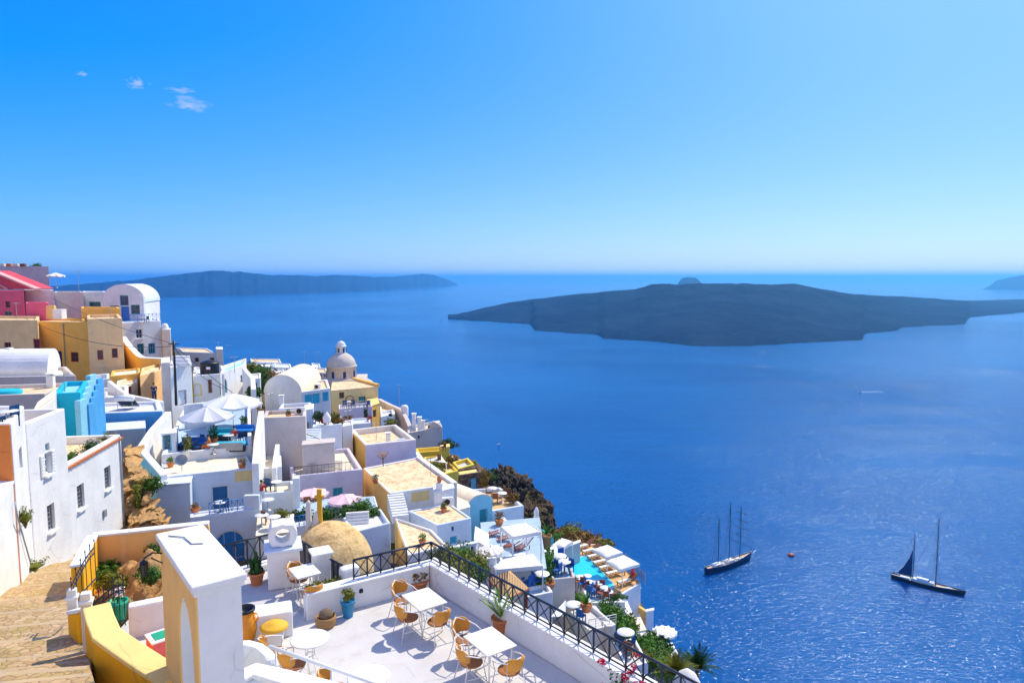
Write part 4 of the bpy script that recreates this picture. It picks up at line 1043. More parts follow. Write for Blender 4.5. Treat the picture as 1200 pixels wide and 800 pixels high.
rs = random.Random(21); rows = []; stepY = [9, 9.7, 10.4, 11.1, 11.8, 12.5, 13.3, 14.3, 15.6, 17.2, 19.2, 21.6, 24.4, 27.6, 31, 34.5, 38]
for i, (y0, y1) in enumerate(zip(stepY, stepY[1:])):
    a0 = strow(y0); a1 = strow(y1); zt = a0[3] - .05 * (i > 7); ze = a1[3] + .13
    skew = .55
    p = [AT(a0[1], y0 + skew * 0 - .0, zt), AT(a0[2], y0, zt), AT(a1[2], y1, ze), AT(a1[1], y1, ze)]
    p[0].x -= .3; p[3].x -= .3; j_ = rs.uniform(-.14, .14); p[0].y -= skew; p[3].y -= skew + j_; p[2].y += rs.uniform(-.08, .08); dz_ = rs.uniform(-.03, .03); p[2].z += dz_; p[3].z += dz_ + rs.uniform(-.03, .02)
    ms.hexa([x - UP * .6 for x in p], p)
    e0, e1 = p[3], p[2]; f0 = Vector((0, -.16, .018)); mr.hexa([e0 + f0 - UP * .10, e1 + f0 - UP * .10, e1 + Vector((0, .012, -.10)), e0 + Vector((0, .012, -.10))], [e0 + f0, e1 + f0, e1 + Vector((0, .012, .018)), e0 + Vector((0, .012, .018))])
    GROUND.append(((p[0].x + p[1].x) / 2, y0, min(zt, ze) - 1.0))
structure(ms, 'street', 'street', origin=p[0]); structure(mr, 'street_edges', 'riser', origin=p[0])
# wall along the street up to the yard and the yard itself
wallrun('yard_wall', 'thin golden wall with white top between the street and the rocky yard', [PZ(90, 661, -9.2), PZ(98, 645, -9.5), PZ(108, 626, -9.9)], .35, 3.0, 'gold', cap='white', deep=2)
yz = -9.9
yb = [PZ(108, 625, yz), PZ(150, 621, yz), PZ(196, 616, yz), PZ(245, 611, yz)]
wallrun('yard_wall', 'orange washed back wall with thin white top behind the rocky yard', yb, .35, 3.4, 'orangelime', cap='white', deep=3)
m, ntx, bx = newmat('yard_rock'); M['rock'] = m; vec = objvec(ntx); n1 = tex_noise(ntx, vec, .9, 8, .7); n2 = tex_noise(ntx, vec, 4, 6, .65)
c = mixc(ntx, ramp(ntx, n1, [(.35, 0), (.65, 1)]), (.66, .37, .12), (.40, .23, .10)); lnk(ntx, mixc(ntx, ramp(ntx, n2, [(.55, 0), (.72, .8)]), c, (.20, .12, .06)), bx.inputs['Base Color']); bx.inputs['Roughness'].default_value = .95
bump(ntx, bx, n2, .9, .12)
m = MB(); N = 70; vs = []
c00, c10, c01, c11 = PZ(97, 700, -11.6), PZ(205, 702, -10.6), yb[0] - UP * 1.6, yb[3] - UP * .9
for i in range(N + 1):
    for j in range(N + 1):
        s, r_ = i / N, j / N; p = (c00 * (1 - s) + c10 * s) * (1 - r_) + (c01 * (1 - s) + c11 * s) * r_
        k = math.exp(-((s - .55) ** 2 / .05 + (r_ - .5) ** 2 / .09)); p = p + UP * (.75 * k + .55 * noise.fractal(p * .75, .9, 2.1, 7) + .5 * abs(noise.noise(p * 1.3)) - .35); vs.append(p)
m.add(vs, [(i * (N + 1) + j, (i + 1) * (N + 1) + j, (i + 1) * (N + 1) + j + 1, i * (N + 1) + j + 1) for i in range(N) for j in range(N)], True)
structure(m, 'yard_ground', 'rock', origin=c00)
for q in (c00, c10, c01, c11): GROUND.append((q.x, q.y, q.z - 2.5))
def yard(s, r_):
    p = (c00 * (1 - s) + c10 * s) * (1 - r_) + (c01 * (1 - s) + c11 * s) * r_; k = math.exp(-((s - .55) ** 2 / .05 + (r_ - .5) ** 2 / .09)); return p + UP * (.75 * k)
for i, (s, r_, w_, lab, mt) in enumerate(((.12, .55, .75, 'dark green scrub filling the left edge of the rocky yard', 'leaf'), (.3, .2, .7, 'olive bush behind the iron gate in the rocky yard', 'leafyellow'), (.55, .88, .5, 'low green bush at the top of the rocky yard', 'leaf'), (.78, .9, .5, 'scraggy bush against the orange back wall', 'leafyellow'), (.68, .22, .6, 'green bush at the foot of the rock near the gateway', 'leaf'), (.15, .85, .5, 'small bright bush in the upper left corner of the yard', 'leafbright'))):
    shrub('scrub_bush', lab, yard(s, r_) + UP * .25, (w_, w_, w_ * .65), mt, 330, .12)
# ------------------------------------------------------------ left edge: street houses
def VA(u, Y, z): return AT(u, Y, z)
zN = P(13, 496, 25.4).z
N1 = bld('street_house', 'house with orange front and white flank at the left edge', 'house', (13, 496, 25.4), (-90, None, 25.4), (28, 475), 8, 'white', 'roofcream', rim=(.3, .5), front='orange')
opening(N1, N1.S, (22.5, 523, 26, 552), 'window', 'white', 'glassteal', nx=1, ny=1)
q = P(8, 494, 26.6); q.z = N1.zr
place('smalltable_w', mk_smalltable('whitemetal', 'bistro_table'), 'white table on the roof above the orange house front', q, 0)
for i, (du, dy, lab) in enumerate(((-6, 0, 'dark chair on the orange house roof, left of the white table'), (5, .5, 'dark chair on the orange house roof, right of the white table'))):
    p_ = AT(8 + du, 26.6 + dy, N1.zr); place('smallchair_n', mk_smallchair('navy', 'bistro_chair'), lab, p_, i * 3)
a = P(15, 563, 25.2)
lowN = bld('street_house', 'low white block along the cobbled steps below the orange house', 'house', (-25, 615, 20.7), (-120, None, 20.7), (15.5, 563), 5, 'white', 'white', rim=None)
h0, h1 = P(19, 592, 25.0), P(36, 660, 25.6)
m = MB(); m.tube([P(17.5, 588, 25.0), P(21, 607, 25.05), P(36, 660, 27.2)], .03, 6); single(m, 'drain_pipe', 'greymetal', 'thin grey drain pipe running down the white street wall', 'pipe')
Z3 = Vector((-1, -.17, 0)).normalized()
def leftof(v, d=6): return Vector((v.x - d, v.y - .17 * d, v.z))
A_ = P(30, 496, 29.2)
TL = bld('white_house', 'tall white house with grilled window and shutters above the street', 'house', (30, 496, 29.2), (76, 478), leftof(A_, 7), 7.6, 'white', 'roofpeach', rim=(.3, .9))
opening(TL, TL.F, (51.5, 530, 60, 556), 'window', 'whitemetal', 'glassteal', nx=2, ny=3, sill=True, shutter='whitemetal')
opening(TL, TL.F, (53, 519, 58, 528), 'window', 'skypaint', 'glassteal', nx=1, ny=1)
opening(TL, TL.F, (55.5, 590, 64.5, 622), 'window', 'greymetal', 'glass', nx=4, ny=6, sill=True, fw=.06)
A_ = P(80, 543, 33.6)
EX = bld('white_house', 'lower white house with two grilled windows and planted roof', 'house', (78.5, 543.5, 33.5), (141, 508.5), leftof(A_, 7), 6.5, 'white', 'roofpeach', rim=(.28, .45))
opening(EX, EX.F, (90.5, 567, 99, 596), 'window', 'greymetal', 'glass', nx=4, ny=6, sill=True, fw=.06)
opening(EX, EX.F, (122.5, 546, 130, 573), 'window', 'greymetal', 'glass', nx=4, ny=6, sill=True, fw=.06)
m = MB()
for i in range(26):
    s = EX.F[3] * (i + .5) / 26; p_ = wpt(EX.F, s, EX.z - .22, .03); m.box(p_, (.12, .34, .10 + .04 * (i % 2)), rz=-.17)
m.build('bricks', 'terracotta', EX.t)
m = MB(); s, z = hit(EX.F, 121.5, 601); p_ = wpt(EX.F, s, z, .06); m.box(p_, (.12, .25, .4), rz=0); m.build('meter_box', 'greymetal', EX.t, bevel=.01)
m = MB(); m.tube([wpt(EX.F, EX.F[3] - .25, EX.z - .1, .06), wpt(EX.F, EX.F[3] - .25, EX.zb, .06)], .05, 6); m.build('downpipe', 'greymetal', EX.t)
rg = random.Random(5)
for i, (u, v, lab, mt) in enumerate(((84, 534, 'low green shrub at the near end of the planted white roof', 'leaf'), (107, 521, 'round shrub midway along the planted white roof', 'leafdark'), (125, 512, 'yellowing shrub at the far end of the planted white roof', 'leafyellow'))):
    p_ = PZ(u, v, EX.zr + .3); shrub('roof_shrub', lab, p_, (.55, .8, .35), mt, 150, .12)
shrub('street_bush', 'bright green grass tuft where the white house meets the cobbles', P(49, 641, 31.5), (.5, .5, .55), 'leafbright', 260, .14)
shrub('street_bush', 'small yellow green weed along the left edge of the cobbled steps', P(40, 662, 27.8), (.55, .8, .25), 'leafyellow', 160, .1)
shrub('wall_plant', 'green fern sprouting from the white street wall', P(29, 604, 25.9), (.35, .4, .45), 'leafyellow', 150, .1)
# rock face beside the white house
m = MB(); vs = []; N = 60; q = [P(141, 640, 40.2), P(197, 628, 38.8), P(141, 525, 43), P(172, 520, 45)]
for i in range(N + 1):
    for j in range(N + 1):
        s, r_ = i / N, j / N; p = (q[0] * (1 - s) + q[1] * s) * (1 - r_) + (q[2] * (1 - s) + q[3] * s) * r_
        p = p + Vector((0, -1, 0)) * (1.5 * noise.fractal(p * .45, .75, 2.1, 7) + .9 * abs(noise.noise(p * 1.1)) + .35 * noise.cell(p * Vector((1.6, 1.6, .8)).length * .6) + .6 * math.sin(s * 3.1)); vs.append(p)
m.add(vs, [(i * (N + 1) + j, (i + 1) * (N + 1) + j, (i + 1) * (N + 1) + j + 1, i * (N + 1) + j + 1) for i in range(N) for j in range(N)], False)
structure(m, 'rock_face', 'rock', origin=q[0])
shrub('cliff_plant', 'bushy green plant hanging on the rock face beside the blue door house', P(178, 567, 41.5), (.9, .7, .7), 'leaf', 380, .16)
shrub('cliff_plant', 'yellow green creeper running down the rock face', P(162, 583, 40.8), (.45, .5, 1.3), 'leafyellow', 330, .15)
# ------------------------------------------------------------ turquoise group
TQ = bld('turquoise_house', 'turquoise walled house with flat face behind the tall white house', 'house', (62, 461, 41), (94, 459.5), (74, 447), 9, 'teal', 'tealpale', rim=(.25, .3))
t = thing('stepped_wall', 'pale blue wall stepping down in five upright fins', 'wall', P(100, 500, 44))
for k in range(5):
    f = k / 4.0; u = 95 + 12 * f; Y = 41.5 + 6.5 * f; top = P(u - .5, 468 - 29 * f, Y); bot = P(u + 1.5, 507, Y)
    m = MB(); m.box(Vector((top.x, Y, (top.z + bot.z) / 2 - 1)), (.32, .9, top.z - bot.z + 2), rz=.12); m.build('fin', 'tealpale', t, bevel=.03)
    m = MB(); m.box(Vector((top.x + .02, Y + .85, (top.z + bot.z) / 2 - 1.2)), (.26, .85, top.z - bot.z + 1.6), rz=.12); m.build('infill', 'sky', t)
L3 = bld('beige_house', 'long low house with peach screed roof behind the orange house', 'house', (52, 461, 44.5), (-60, 465), (87, 448), 6, 'greybeige', 'roofpeach', rim=(.25, .25))
m = MB(); m.lathe(PZ(5, 459.5, L3.zr + .1), [(1.15, -.2), (1.15, .12), (1.05, .16), (.001, .18)], 24, sx=1.0, sy=.7); single(m, 'roof_basin', 'teal', 'oval turquoise basin on the peach roof', 'basin')
L2 = bld('beige_house', 'long beige house wall below the white barrel roof', 'house', (-30, 442, 57), (89, 440), (-30, None, 63), 4, 'greybeige', 'roofcream', rim=(.3, .3))
L1 = vault('barrel_house', 'white barrel roof lying lengthwise below the ochre houses', 'house', (56, 436, 60), (71, None, 64.5), (-16, -1.5), 3.2, 1.75, 'white', 'white')
q = PZ(10, 420, P(56, 436, 60).z + 1.6); m = MB(); m.box(P(11, 415, 62), (.5, .5, 1.2)); m.box(P(11, 411, 62), (.8, .8, .12)); single(m, 'chimney', 'white', 'small white chimney on the lengthwise barrel roof', 'chimney', bevel=.03)
g = AT(76.5, 43.5, 0); p0 = P(77, 477, 43.5); p1 = P(75, 437, 43.5)
aerial('television_aerial', 'rusty aerial mast rising before the turquoise wall', p0, p1.z - p0.z, 5, 1.0)
A_ = P(35, 480, 37)
LW = bld('beige_house', 'pale peach sloped parapet block beside the turquoise wall', 'house', (62, 464, 38.5), (38, 482), (66, 455), 5, 'whitewarm', 'roofcream', rim=None)
# white walls and the blue band between turquoise fins and the parasol terrace
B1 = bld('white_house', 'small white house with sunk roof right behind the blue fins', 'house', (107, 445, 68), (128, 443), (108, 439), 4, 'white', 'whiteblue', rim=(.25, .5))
B2 = bld('white_house', 'white flat roofed house above the long blue wall', 'house', (108, 467, 61), (150, 463), (112, 455), 3, 'white', 'roofcream', rim=(.35, .4))
B3 = bld('blue_walled_house', 'long house with bright blue wall under white coping', 'house', (109, 484, 55), (191, 481), (111, 472), 5, 'white', 'white', rim=(.4, .25), front='sky')
B3w = bld('grey_walled_house', 'grey rendered block below the bright blue wall', 'house', (96, 506, 51), (170, 501), (99, 497), 8, 'grey', 'whiteblue', rim=None)
wallrun('white_wall', 'sloping white wall from the red door hut down to the blue wall', [P(128, 446, 67), P(142, 457, 65), P(150, 462, 64), P(190, 470, 62)], .4, 2.0, 'white')
# ------------------------------------------------------------ ochre and pink houses on the ridge
O1a = bld('ochre_house', 'sandy house with small red framed windows at the left edge', 'house', (44, 375, 78), (-45, None, 79), (46, None, 86), 8, 'sand', 'roofpeach', rim=(.3, .3))
opening(O1a, O1a.F, (5, 401, 13, 414), 'window', 'redpaint', 'glass'); opening(O1a, O1a.F, (39, 397, 46, 409.5), 'window', 'redpaint', 'glass')
O1b = bld('ochre_house', 'deep ochre house front set back between two sandy blocks', 'house', (42, 376.5, 81), (103, None, 80), (42, None, 88), 8, 'ochre', 'roofpeach', rim=(.3, .3))
opening(O1b, O1b.F, (61, 411, 73, 436), 'door', 'greymetal', 'navy'); opening(O1b, O1b.F, (83, 412.5, 92, 424), 'window', 'redpaint', 'glass'); opening(O1b, O1b.F, (50, 412.5, 58, 417), 'window', 'redpaint', 'glass', ny=1)
m = MB(); s, z = hit(O1b.F, 75.5, 400); m.tube([wpt(O1b.F, s, O1b.z - .2, .06), wpt(O1b.F, s, O1b.zb, .06)], .06, 5); m.build('downpipe', 'greymetal', O1b.t)
O1c = bld('ochre_house', 'sandy corner house with two red windows above the terracotta huts', 'house', (102, 373.5, 75.5), (143, None, 77), (102, None, 84), 9.5, 'sand', 'roofpeach', rim=(.3, .35))
opening(O1c, O1c.F, (114, 410, 121, 421.5), 'window', 'redpaint', 'glass', nx=1); opening(O1c, O1c.F, (131, 408, 138, 419), 'window', 'redpaint', 'glass', nx=1)
O2 = bld('ochre_house', 'ochre rooftop room with slanted wall behind the sandy corner house', 'house', (95, 361, 87), (141, None, 86), (95, None, 92), 4, 'ochre', 'tan', rim=(.3, .6))
m = MB(); m.box(P(70, 368, 84), (1.1, 1.0, 1.2)); single(m, 'roof_cabin', 'white', 'small white cabin box on the ochre roof', 'cabin', bevel=.04)
m = MB(); m.extr([P(54, 374, 85), P(54, 358, 85), P(63, 358, 85), P(66, 374, 85)], (0, .4, 0)); single(m, 'roof_wall', 'orangelime', 'short orange wall standing beside the pink house', 'wall', bevel=.03)
P1 = bld('pink_house', 'pink house with white trimmed gable at the left edge', 'house', (28, 341.5, 91), (-60, None, 91), (28, None, 98), 6, 'pink', 'pinkpale', rim=(.25, .2))
opening(P1, P1.F, (6.5, 353, 12, 360.5), 'window', 'maroon', 'glass'); opening(P1, P1.F, (5.5, 364.5, 14, 373.5), 'window', 'greymetal', 'glass')
m = MB(); m.extr([P(-14, 338.5, 91.5), P(-14, 317, 91.5), P(0, 322.5, 91.5), P(40, 338.5, 91.5)], (0, 4, 0)); m.build('gable', 'pinkdark', P1.t)
m = MB()
for q in ([P(-14, 315.6, 91.3), P(-14, 317.4, 91.3), P(40, 339.5, 91.3), P(41.5, 338.2, 91.3)], [P(-14, 327, 91.2), P(-14, 328.4, 91.2), P(8, 339.2, 91.2), P(9.5, 338.4, 91.2)]): m.extr(q, (0, 1.2, 0))
m.build('trim', 'pinkpale', P1.t)
P2 = bld('pink_house', 'low pink wing with flat top between pink house and ochre roofs', 'house', (30, 355, 87), (57, None, 87), (30, None, 90.6), 4, 'pink', 'pinkpale', rim=(.25, .2))
C1 = bld('cream_house', 'cream block wedged behind the pink wing', 'house', (28.5, 340, 93), (63, None, 93), (28, None, 98), 6, 'whitewarm', 'roofcream', rim=(.3, .2))
G1 = bld('grey_house', 'large grey house with plants along its roof edge', 'house', (57, 312, 108), (-80, None, 106), (57, None, 120), 6, 'grey', 'roofcream', rim=(.3, .3))
m = MB(); rg = random.Random(2); c = P(43, 311, 109); t = shrub('roof_shrub', 'round green shrub on the grey house roof', c, (1.0, .8, .5), 'leaf', 220, .18)
for i in range(4):
    p_ = AT(3 + 8 * i, 107.5, G1.z); m = MB(); m.box(p_ + UP * .2, (.75, .5, .4)); single(m, 'roof_planter', ('whitewarm', 'terracotta', 'whitewarm', 'brownwood')[i], ('pale planter box nearest the left edge on the grey roof', 'terracotta planter box on the grey roof', 'pale planter box between terracotta and brown ones on the grey roof', 'dark brown planter box on the grey roof')[i], 'planter', bevel=.03)
b_ = P(66, 337, 106); parasol('roof_parasol', 'pale parasol open against the sky beside the grey house', b_, 2.3, 2.5, 'canvascream')
b_ = P(92.5, 341, 97); aerial('television_aerial', 'tall aerial standing beside the pale parasol', b_, 2.9, 5, .9)
Q1 = bld('beige_house', 'beige house wall with thin pipes between pink and white houses', 'house', (63.5, 342.5, 95), (97, None, 96), (64, None, 102), 7, 'greybeige', 'roofcream', rim=(.3, .25))
W1 = bld('white_house', 'low white house wing with teal door left of the barrel vault', 'house', (96.5, 342, 100), (124, None, 100), (97, None, 106), 5, 'white', 'roofcream', rim=(.3, .25))
opening(W1, W1.F, (104.5, 353.5, 118, 362), 'window', 'tealpaint', 'glassteal', nx=3, ny=1)
q = P(96, 339, 102); 
V1 = vault('barrel_house', 'white barrel vaulted house with blue door on the ridge', 'house', (119.5, 354, 98), (169.5, None, 98), (-2.5, 9), 3.2, 2.45, 'white', 'whiteblue')
opening(V1, V1.F, (140.5, 346, 150.5, 358), 'window', 'tealpaint', 'glassteal'); opening(V1, V1.F, (142, 359, 151.5, 376), 'door', 'bluepaint', 'bluepaint')
opening(V1, V1.F, (129, 358, 139.5, 366), 'window', 'tealpaint', 'glassteal'); opening(V1, V1.F, (153.5, 357, 164, 368), 'window', 'tealpaint', 'glassteal')
m = MB(); m.box(P(167, 358, 97.6), (.6, .5, 2.8)); m.build('pilaster', 'white', V1.t, bevel=.05)
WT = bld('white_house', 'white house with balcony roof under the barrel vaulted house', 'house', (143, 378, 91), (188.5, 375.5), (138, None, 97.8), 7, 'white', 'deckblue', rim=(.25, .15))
opening(WT, WT.F, (159.5, 385.5, 167.5, 396.5), 'window', 'whitemetal', 'glass', sill=True); opening(WT, WT.F, (161, 402.5, 169, 415), 'window', 'tealpaint', 'glassteal', nx=2); opening(WT, WT.F, (174, 402, 182.5, 414.5), 'window', 'skypaint', 'glassteal', nx=3)
railing('blue_railing', 'blue balcony railing before the barrel vaulted house', WT.A + (WT.B - WT.A) * .08 + Vector((0, .2, 0)), WT.B + Vector((-.2, .2, 0)), 1.0, 9, 'bluepaint')
q = AT(166, 93, WT.zr); place('smalltable_w', None, 'white table behind the blue balcony railing', q)
place('smallchair_n', None, 'dark chair behind the blue balcony railing', AT(172, 93.4, WT.zr), 2.8)
WB = bld('white_house', 'narrow white buttress tower right of the balcony house', 'house', (189.5, 386, 95), (199.5, None, 95), (190, None, 97.5), 7, 'white', 'white', rim=None)
m = MB(); m.lathe(AT(193.5, 96, WB.z), [(.5, 0), (.4, .5), (.25, .75), (.001, .8)], 12); m.build('cowl', 'white', WB.t)
wallrun('ochre_wall', 'ochre ramp wall with white coping sliding down from the ridge', [P(144, 394, 86), P(152, 405, 83), P(163, 416.5, 80), P(168, 418.5, 79), P(191, 419.5, 77)], .6, 7, 'ochre', cap='white', deep=3)
HU1 = bld('ochre_hut', 'small ochre hut with dark doorway under the ramp wall', 'hut', (129, 440.5, 71), (164, 437), (131, 434), 4, 'ochre', 'roofcream', rim=(.25, .2))
opening(HU1, HU1.F, (142, 446, 149, 456), 'door', 'brownwood', 'black', handle=False)
HU2 = bld('sand_hut', 'sandy hut front with a red door', 'hut', (136, 453, 67), (161, 447), (137, 446), 3.2, 'whitewarm', 'roofpeach', rim=(.25, .2))
opening(HU2, HU2.F, (146, 453, 155, 466), 'door', 'redpaint', 'maroon')
SW = bld('sand_house', 'sandy wall of a house beside the utility pole', 'house', (164, 440, 68), (190, 433), (166, 431), 6, 'sand', 'roofpeach', rim=(.25, .3))
person('person in dark top standing below the sandy wall', P(181, 470, 64), .4, 'stand', 'clothblue', 'clothblue')
W2 = bld('white_house', 'tall white house with stepped roof behind the utility pole', 'house', (199, 430, 65), (224, 426.5), (200, 422), 6.5, 'white', 'white', rim=(.25, .3))
for k in range(3): m = MB(); m.box(AT(214 - k, 66.2 + k * .5, W2.z + .1 + .22 * k), (1.6, .5, .4 + .1 * k), rz=-.1); m.build('roof_step', 'white', W2.t, bevel=.03)
opening(W2, W2.F, (209, 457, 219, 475), 'door', 'greymetal', 'whitemetal')
W2b = bld('white_house', 'slim white house left of the utility pole', 'house', (188.5, 425, 67), (199, 424), (189, 419), 7, 'white', 'white', rim=None)
p0 = P(206, 462, 61.5); p1 = P(203.5, 399, 61.5)
t = thing('utility_pole', 'dark utility pole carrying wires before the white houses', 'utility pole', p0); m = MB(); m.tube([p0 - UP, p1], .13, 8, r2=.09); m.build('pole', 'black', t)
m = MB(); m.box(p1 - UP * .3, (.9, .08, .08), rz=.5); m.build('crossarm', 'black', t)
def wire(label, a, b, sag):
    m = MB(); m.tube([a.lerp(b, i / 16) - UP * (sag * 4 * (i / 16) * (1 - i / 16)) for i in range(17)], .025, 4); single(m, 'wire', 'black', label, 'wire')
wire('black wire from the utility pole up to the pink house', p1 - UP * .3, P(62, 350, 88), .4); wire('black wire from the utility pole along the ochre fronts', p1 - UP * .5, P(28, 372, 80), 1.2)
wire('black wire sagging from the utility pole over the beige house', p1 - UP * .3, P(392, 520, 58), 1.2); wire('black wire from the utility pole toward the white tank house', p1 - UP * .6, P(262, 455, 70), .6)
F1 = bld('far_house', 'far pale blue house with a long peach roof', 'house', (214, 412, 122), (253, None, 120), (206, None, 130), 5, 'whiteblue', 'roofpeach', rim=(.3, .2))
F2 = bld('far_house', 'far white stair tower at the end of the peach roofed house', 'house', (253, 409, 119), (261, None, 119), (253, None, 123), 6, 'white', 'white', rim=None)
opening(F1, F1.F, (228, 419, 233, 424), 'window', 'brownwood', 'glass', nx=1); opening(F1, F1.F, (246, 419, 251, 425), 'window', 'brownwood', 'glass', nx=1)
b_ = P(256, 409, 121); aerial('television_aerial', 'far aerial on the white stair tower', b_, 1.3, 4, .9); b_ = P(269, 428, 112); aerial('television_aerial', 'tall thin aerial against the sea beside the black tank', b_, 3.6, 4, .8)
W3 = bld('white_house', 'white house with brown door carrying the black water tank', 'house', (226, 440, 72), (263, 437.5), (227, 430), 5, 'white', 'whiteblue', rim=(.25, .25))
opening(W3, W3.F, (243.5, 444, 249.5, 461), 'door', 'whitewarm', 'brownwood'); opening(W3, W3.F, (226.5, 449, 236.5, 464), 'door', 'yellow', 'whitemetal', arch=True, handle=False)
q = AT(246, 75, W3.zr); t = thing('water_tank', 'round black plastic water tank with white label on a roof', 'water tank', q); rr_ = .98
m = MB(); pr = [(rr_ * .9, 0)]
for i in range(7): z = .12 + i * .17; pr += [(rr_, z), (rr_ * 1.03, z + .05), (rr_ * 1.03, z + .10), (rr_, z + .13)]
pr += [(rr_ * .8, 1.40), (rr_ * .45, 1.52), (.001, 1.55)]; m.lathe(q, pr, 22); m.build('tank', 'black', t)
m = MB(); m.box(q + Vector((.28, -.99, .75)), (.38, .04, .32), rz=.25); m.build('label', 'white', t); m = MB(); m.box(q + Vector((.28, -1.012, .62)), (.36, .012, .07), rz=.25); m.build('stripe', 'redpaint', t)
W4 = bld('white_house', 'white house with teal arched door right of the water tank', 'house', (258, 437, 73), (287, 427), (262, 428), 5, 'white', 'tealpale', rim=(.25, .4))
opening(W4, W4.F, (260, 443.5, 266.5, 461.5), 'door', 'tealpaint', 'tealpaint', arch=True); opening(W4, W4.F, (282, 439, 285.5, 449), 'window', 'white', 'navy', nx=1)
W5 = bld('white_house', 'small white gatehouse beside the green slope', 'house', (292, 444, 76), (305, 442.5), (293, 438), 4, 'white', 'roofcream', rim=(.2, .2))
opening(W5, W5.F, (297, 448, 302, 456), 'window', 'greymetal', 'glass')
W6 = wallrun('white_wall', 'sloping white wall stepping down beside the arched teal door', [P(286, 431, 74), P(296, 443, 73), P(297, 456, 70)], .5, 3, 'white')
for i, (u, v, Y, r_, lab, mt) in enumerate(((291, 431, 93, (2.6, 2, 1.5), 'olive green bush nearest the aerials on the far slope', 'leafyellow'), (305, 437, 92, (2.6, 2, 1.7), 'large green bush in the middle of the far slope', 'leaf'), (317, 441, 92, (2.0, 2, 1.3), 'dry reddish bush at the lower end of the far slope', 'leafbrown'), (309, 449, 88, (1.7, 1.5, 1.3), 'dark bush behind the small white gatehouse', 'leafdark'), (298, 459, 72, (.9, .8, .7), 'round green bush before the white barrel house', 'leaf'))):
    shrub('hill_bush', lab, P(u, v, Y), r_, mt, 420, .3)
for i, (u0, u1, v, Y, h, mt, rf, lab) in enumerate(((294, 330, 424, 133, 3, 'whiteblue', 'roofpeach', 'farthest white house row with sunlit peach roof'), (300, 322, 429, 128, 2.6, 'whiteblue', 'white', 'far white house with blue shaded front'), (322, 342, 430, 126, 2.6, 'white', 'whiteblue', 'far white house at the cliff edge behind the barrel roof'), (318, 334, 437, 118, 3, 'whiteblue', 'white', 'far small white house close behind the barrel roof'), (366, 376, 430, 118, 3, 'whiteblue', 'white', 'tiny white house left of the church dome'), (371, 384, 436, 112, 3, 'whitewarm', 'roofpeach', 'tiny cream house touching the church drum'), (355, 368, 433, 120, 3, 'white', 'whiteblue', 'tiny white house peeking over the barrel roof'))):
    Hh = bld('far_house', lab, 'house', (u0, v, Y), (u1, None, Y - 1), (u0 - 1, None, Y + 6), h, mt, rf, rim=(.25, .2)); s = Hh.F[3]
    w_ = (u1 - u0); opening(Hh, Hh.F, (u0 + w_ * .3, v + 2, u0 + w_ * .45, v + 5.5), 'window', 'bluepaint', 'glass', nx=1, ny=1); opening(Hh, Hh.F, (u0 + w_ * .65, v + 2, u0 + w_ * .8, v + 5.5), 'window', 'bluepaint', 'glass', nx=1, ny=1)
# ------------------------------------------------------------ house with the blue door and its parasol terrace
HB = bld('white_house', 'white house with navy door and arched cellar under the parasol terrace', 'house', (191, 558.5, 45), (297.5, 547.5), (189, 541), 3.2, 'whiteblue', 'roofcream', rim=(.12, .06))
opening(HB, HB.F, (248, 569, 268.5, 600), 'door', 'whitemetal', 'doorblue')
s0, z0 = hit(HB.F, 275, 551); s1, z1 = hit(HB.F, 297, 562)
m = MB(); m.extr([wpt(HB.F, s0, z0 - .1, .012), wpt(HB.F, s1, z0 - .1, .012), wpt(HB.F, s1, z1, .012), wpt(HB.F, s0, z1, .012)], HB.F[2] * .012); m.build('render_patch', 'yellowpale', HB.t)
q = P(213, 545, 46.6); q.z = HB.zr + .75; t = thing('satellite_dish', 'grey satellite dish on the flat roof of the navy door house', 'satellite dish', q - UP * .75)
m = MB(); nrm = Matrix.Rotation(R(20), 3, 'Z') @ Matrix.Rotation(R(62), 3, 'X'); vs = []; K = 20
for i in range(5):
    r_ = .40 * i / 4
    for k in range(K): vs.append(q + nrm @ Vector((r_ * math.cos(2 * math.pi * k / K), r_ * math.sin(2 * math.pi * k / K), .18 * (r_ / .40) ** 2)))
m.add(vs, [(i * K + k, i * K + (k + 1) % K, (i + 1) * K + (k + 1) % K, (i + 1) * K + k) for i in range(4) for k in range(K)], True); o = m.build('dish', 'greymetal', t); md = o.modifiers.new('t', 'SOLIDIFY'); md.thickness = .02
m = MB(); m.tube([q - UP * .75, q], .03, 6); m.tube([q + nrm @ Vector((0, -.38, .17)), q + nrm @ Vector((0, 0, .42))], .015, 5); m.build('mount', 'greymetal', t)
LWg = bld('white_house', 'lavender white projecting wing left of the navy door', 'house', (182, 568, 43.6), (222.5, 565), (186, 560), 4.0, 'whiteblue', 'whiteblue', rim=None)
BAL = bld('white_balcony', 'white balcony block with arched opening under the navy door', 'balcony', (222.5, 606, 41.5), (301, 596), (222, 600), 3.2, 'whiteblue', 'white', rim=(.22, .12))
railing('blue_railing', 'blue criss cross railing before the navy door', BAL.A + (BAL.B - BAL.A) * .27 + Vector((0, .12, 0)), BAL.A + (BAL.B - BAL.A) * .78 + Vector((0, .12, 0)), .75, 6, 'bluepaint')
m = MB(); pr_ = BAL.B + Vector((-.35, .15, .35)); m.box(pr_, (1.0, .35, 1.1), rz=.1); m.build('end_block', 'whiteblue', BAL.t, bevel=.08)
fr = BAL.F; s0 = hit(fr, 250, 640)[0]; s1 = hit(fr, 288, 640)[0]; zt = hit(fr, 270, 621)[1]; zb = hit(fr, 270, 668)[1]
opening(BAL, fr, (250, 621, 289, 672), 'window', 'whiteblue', 'bluepaint', arch=True, nx=3, ny=3, fw=.12)
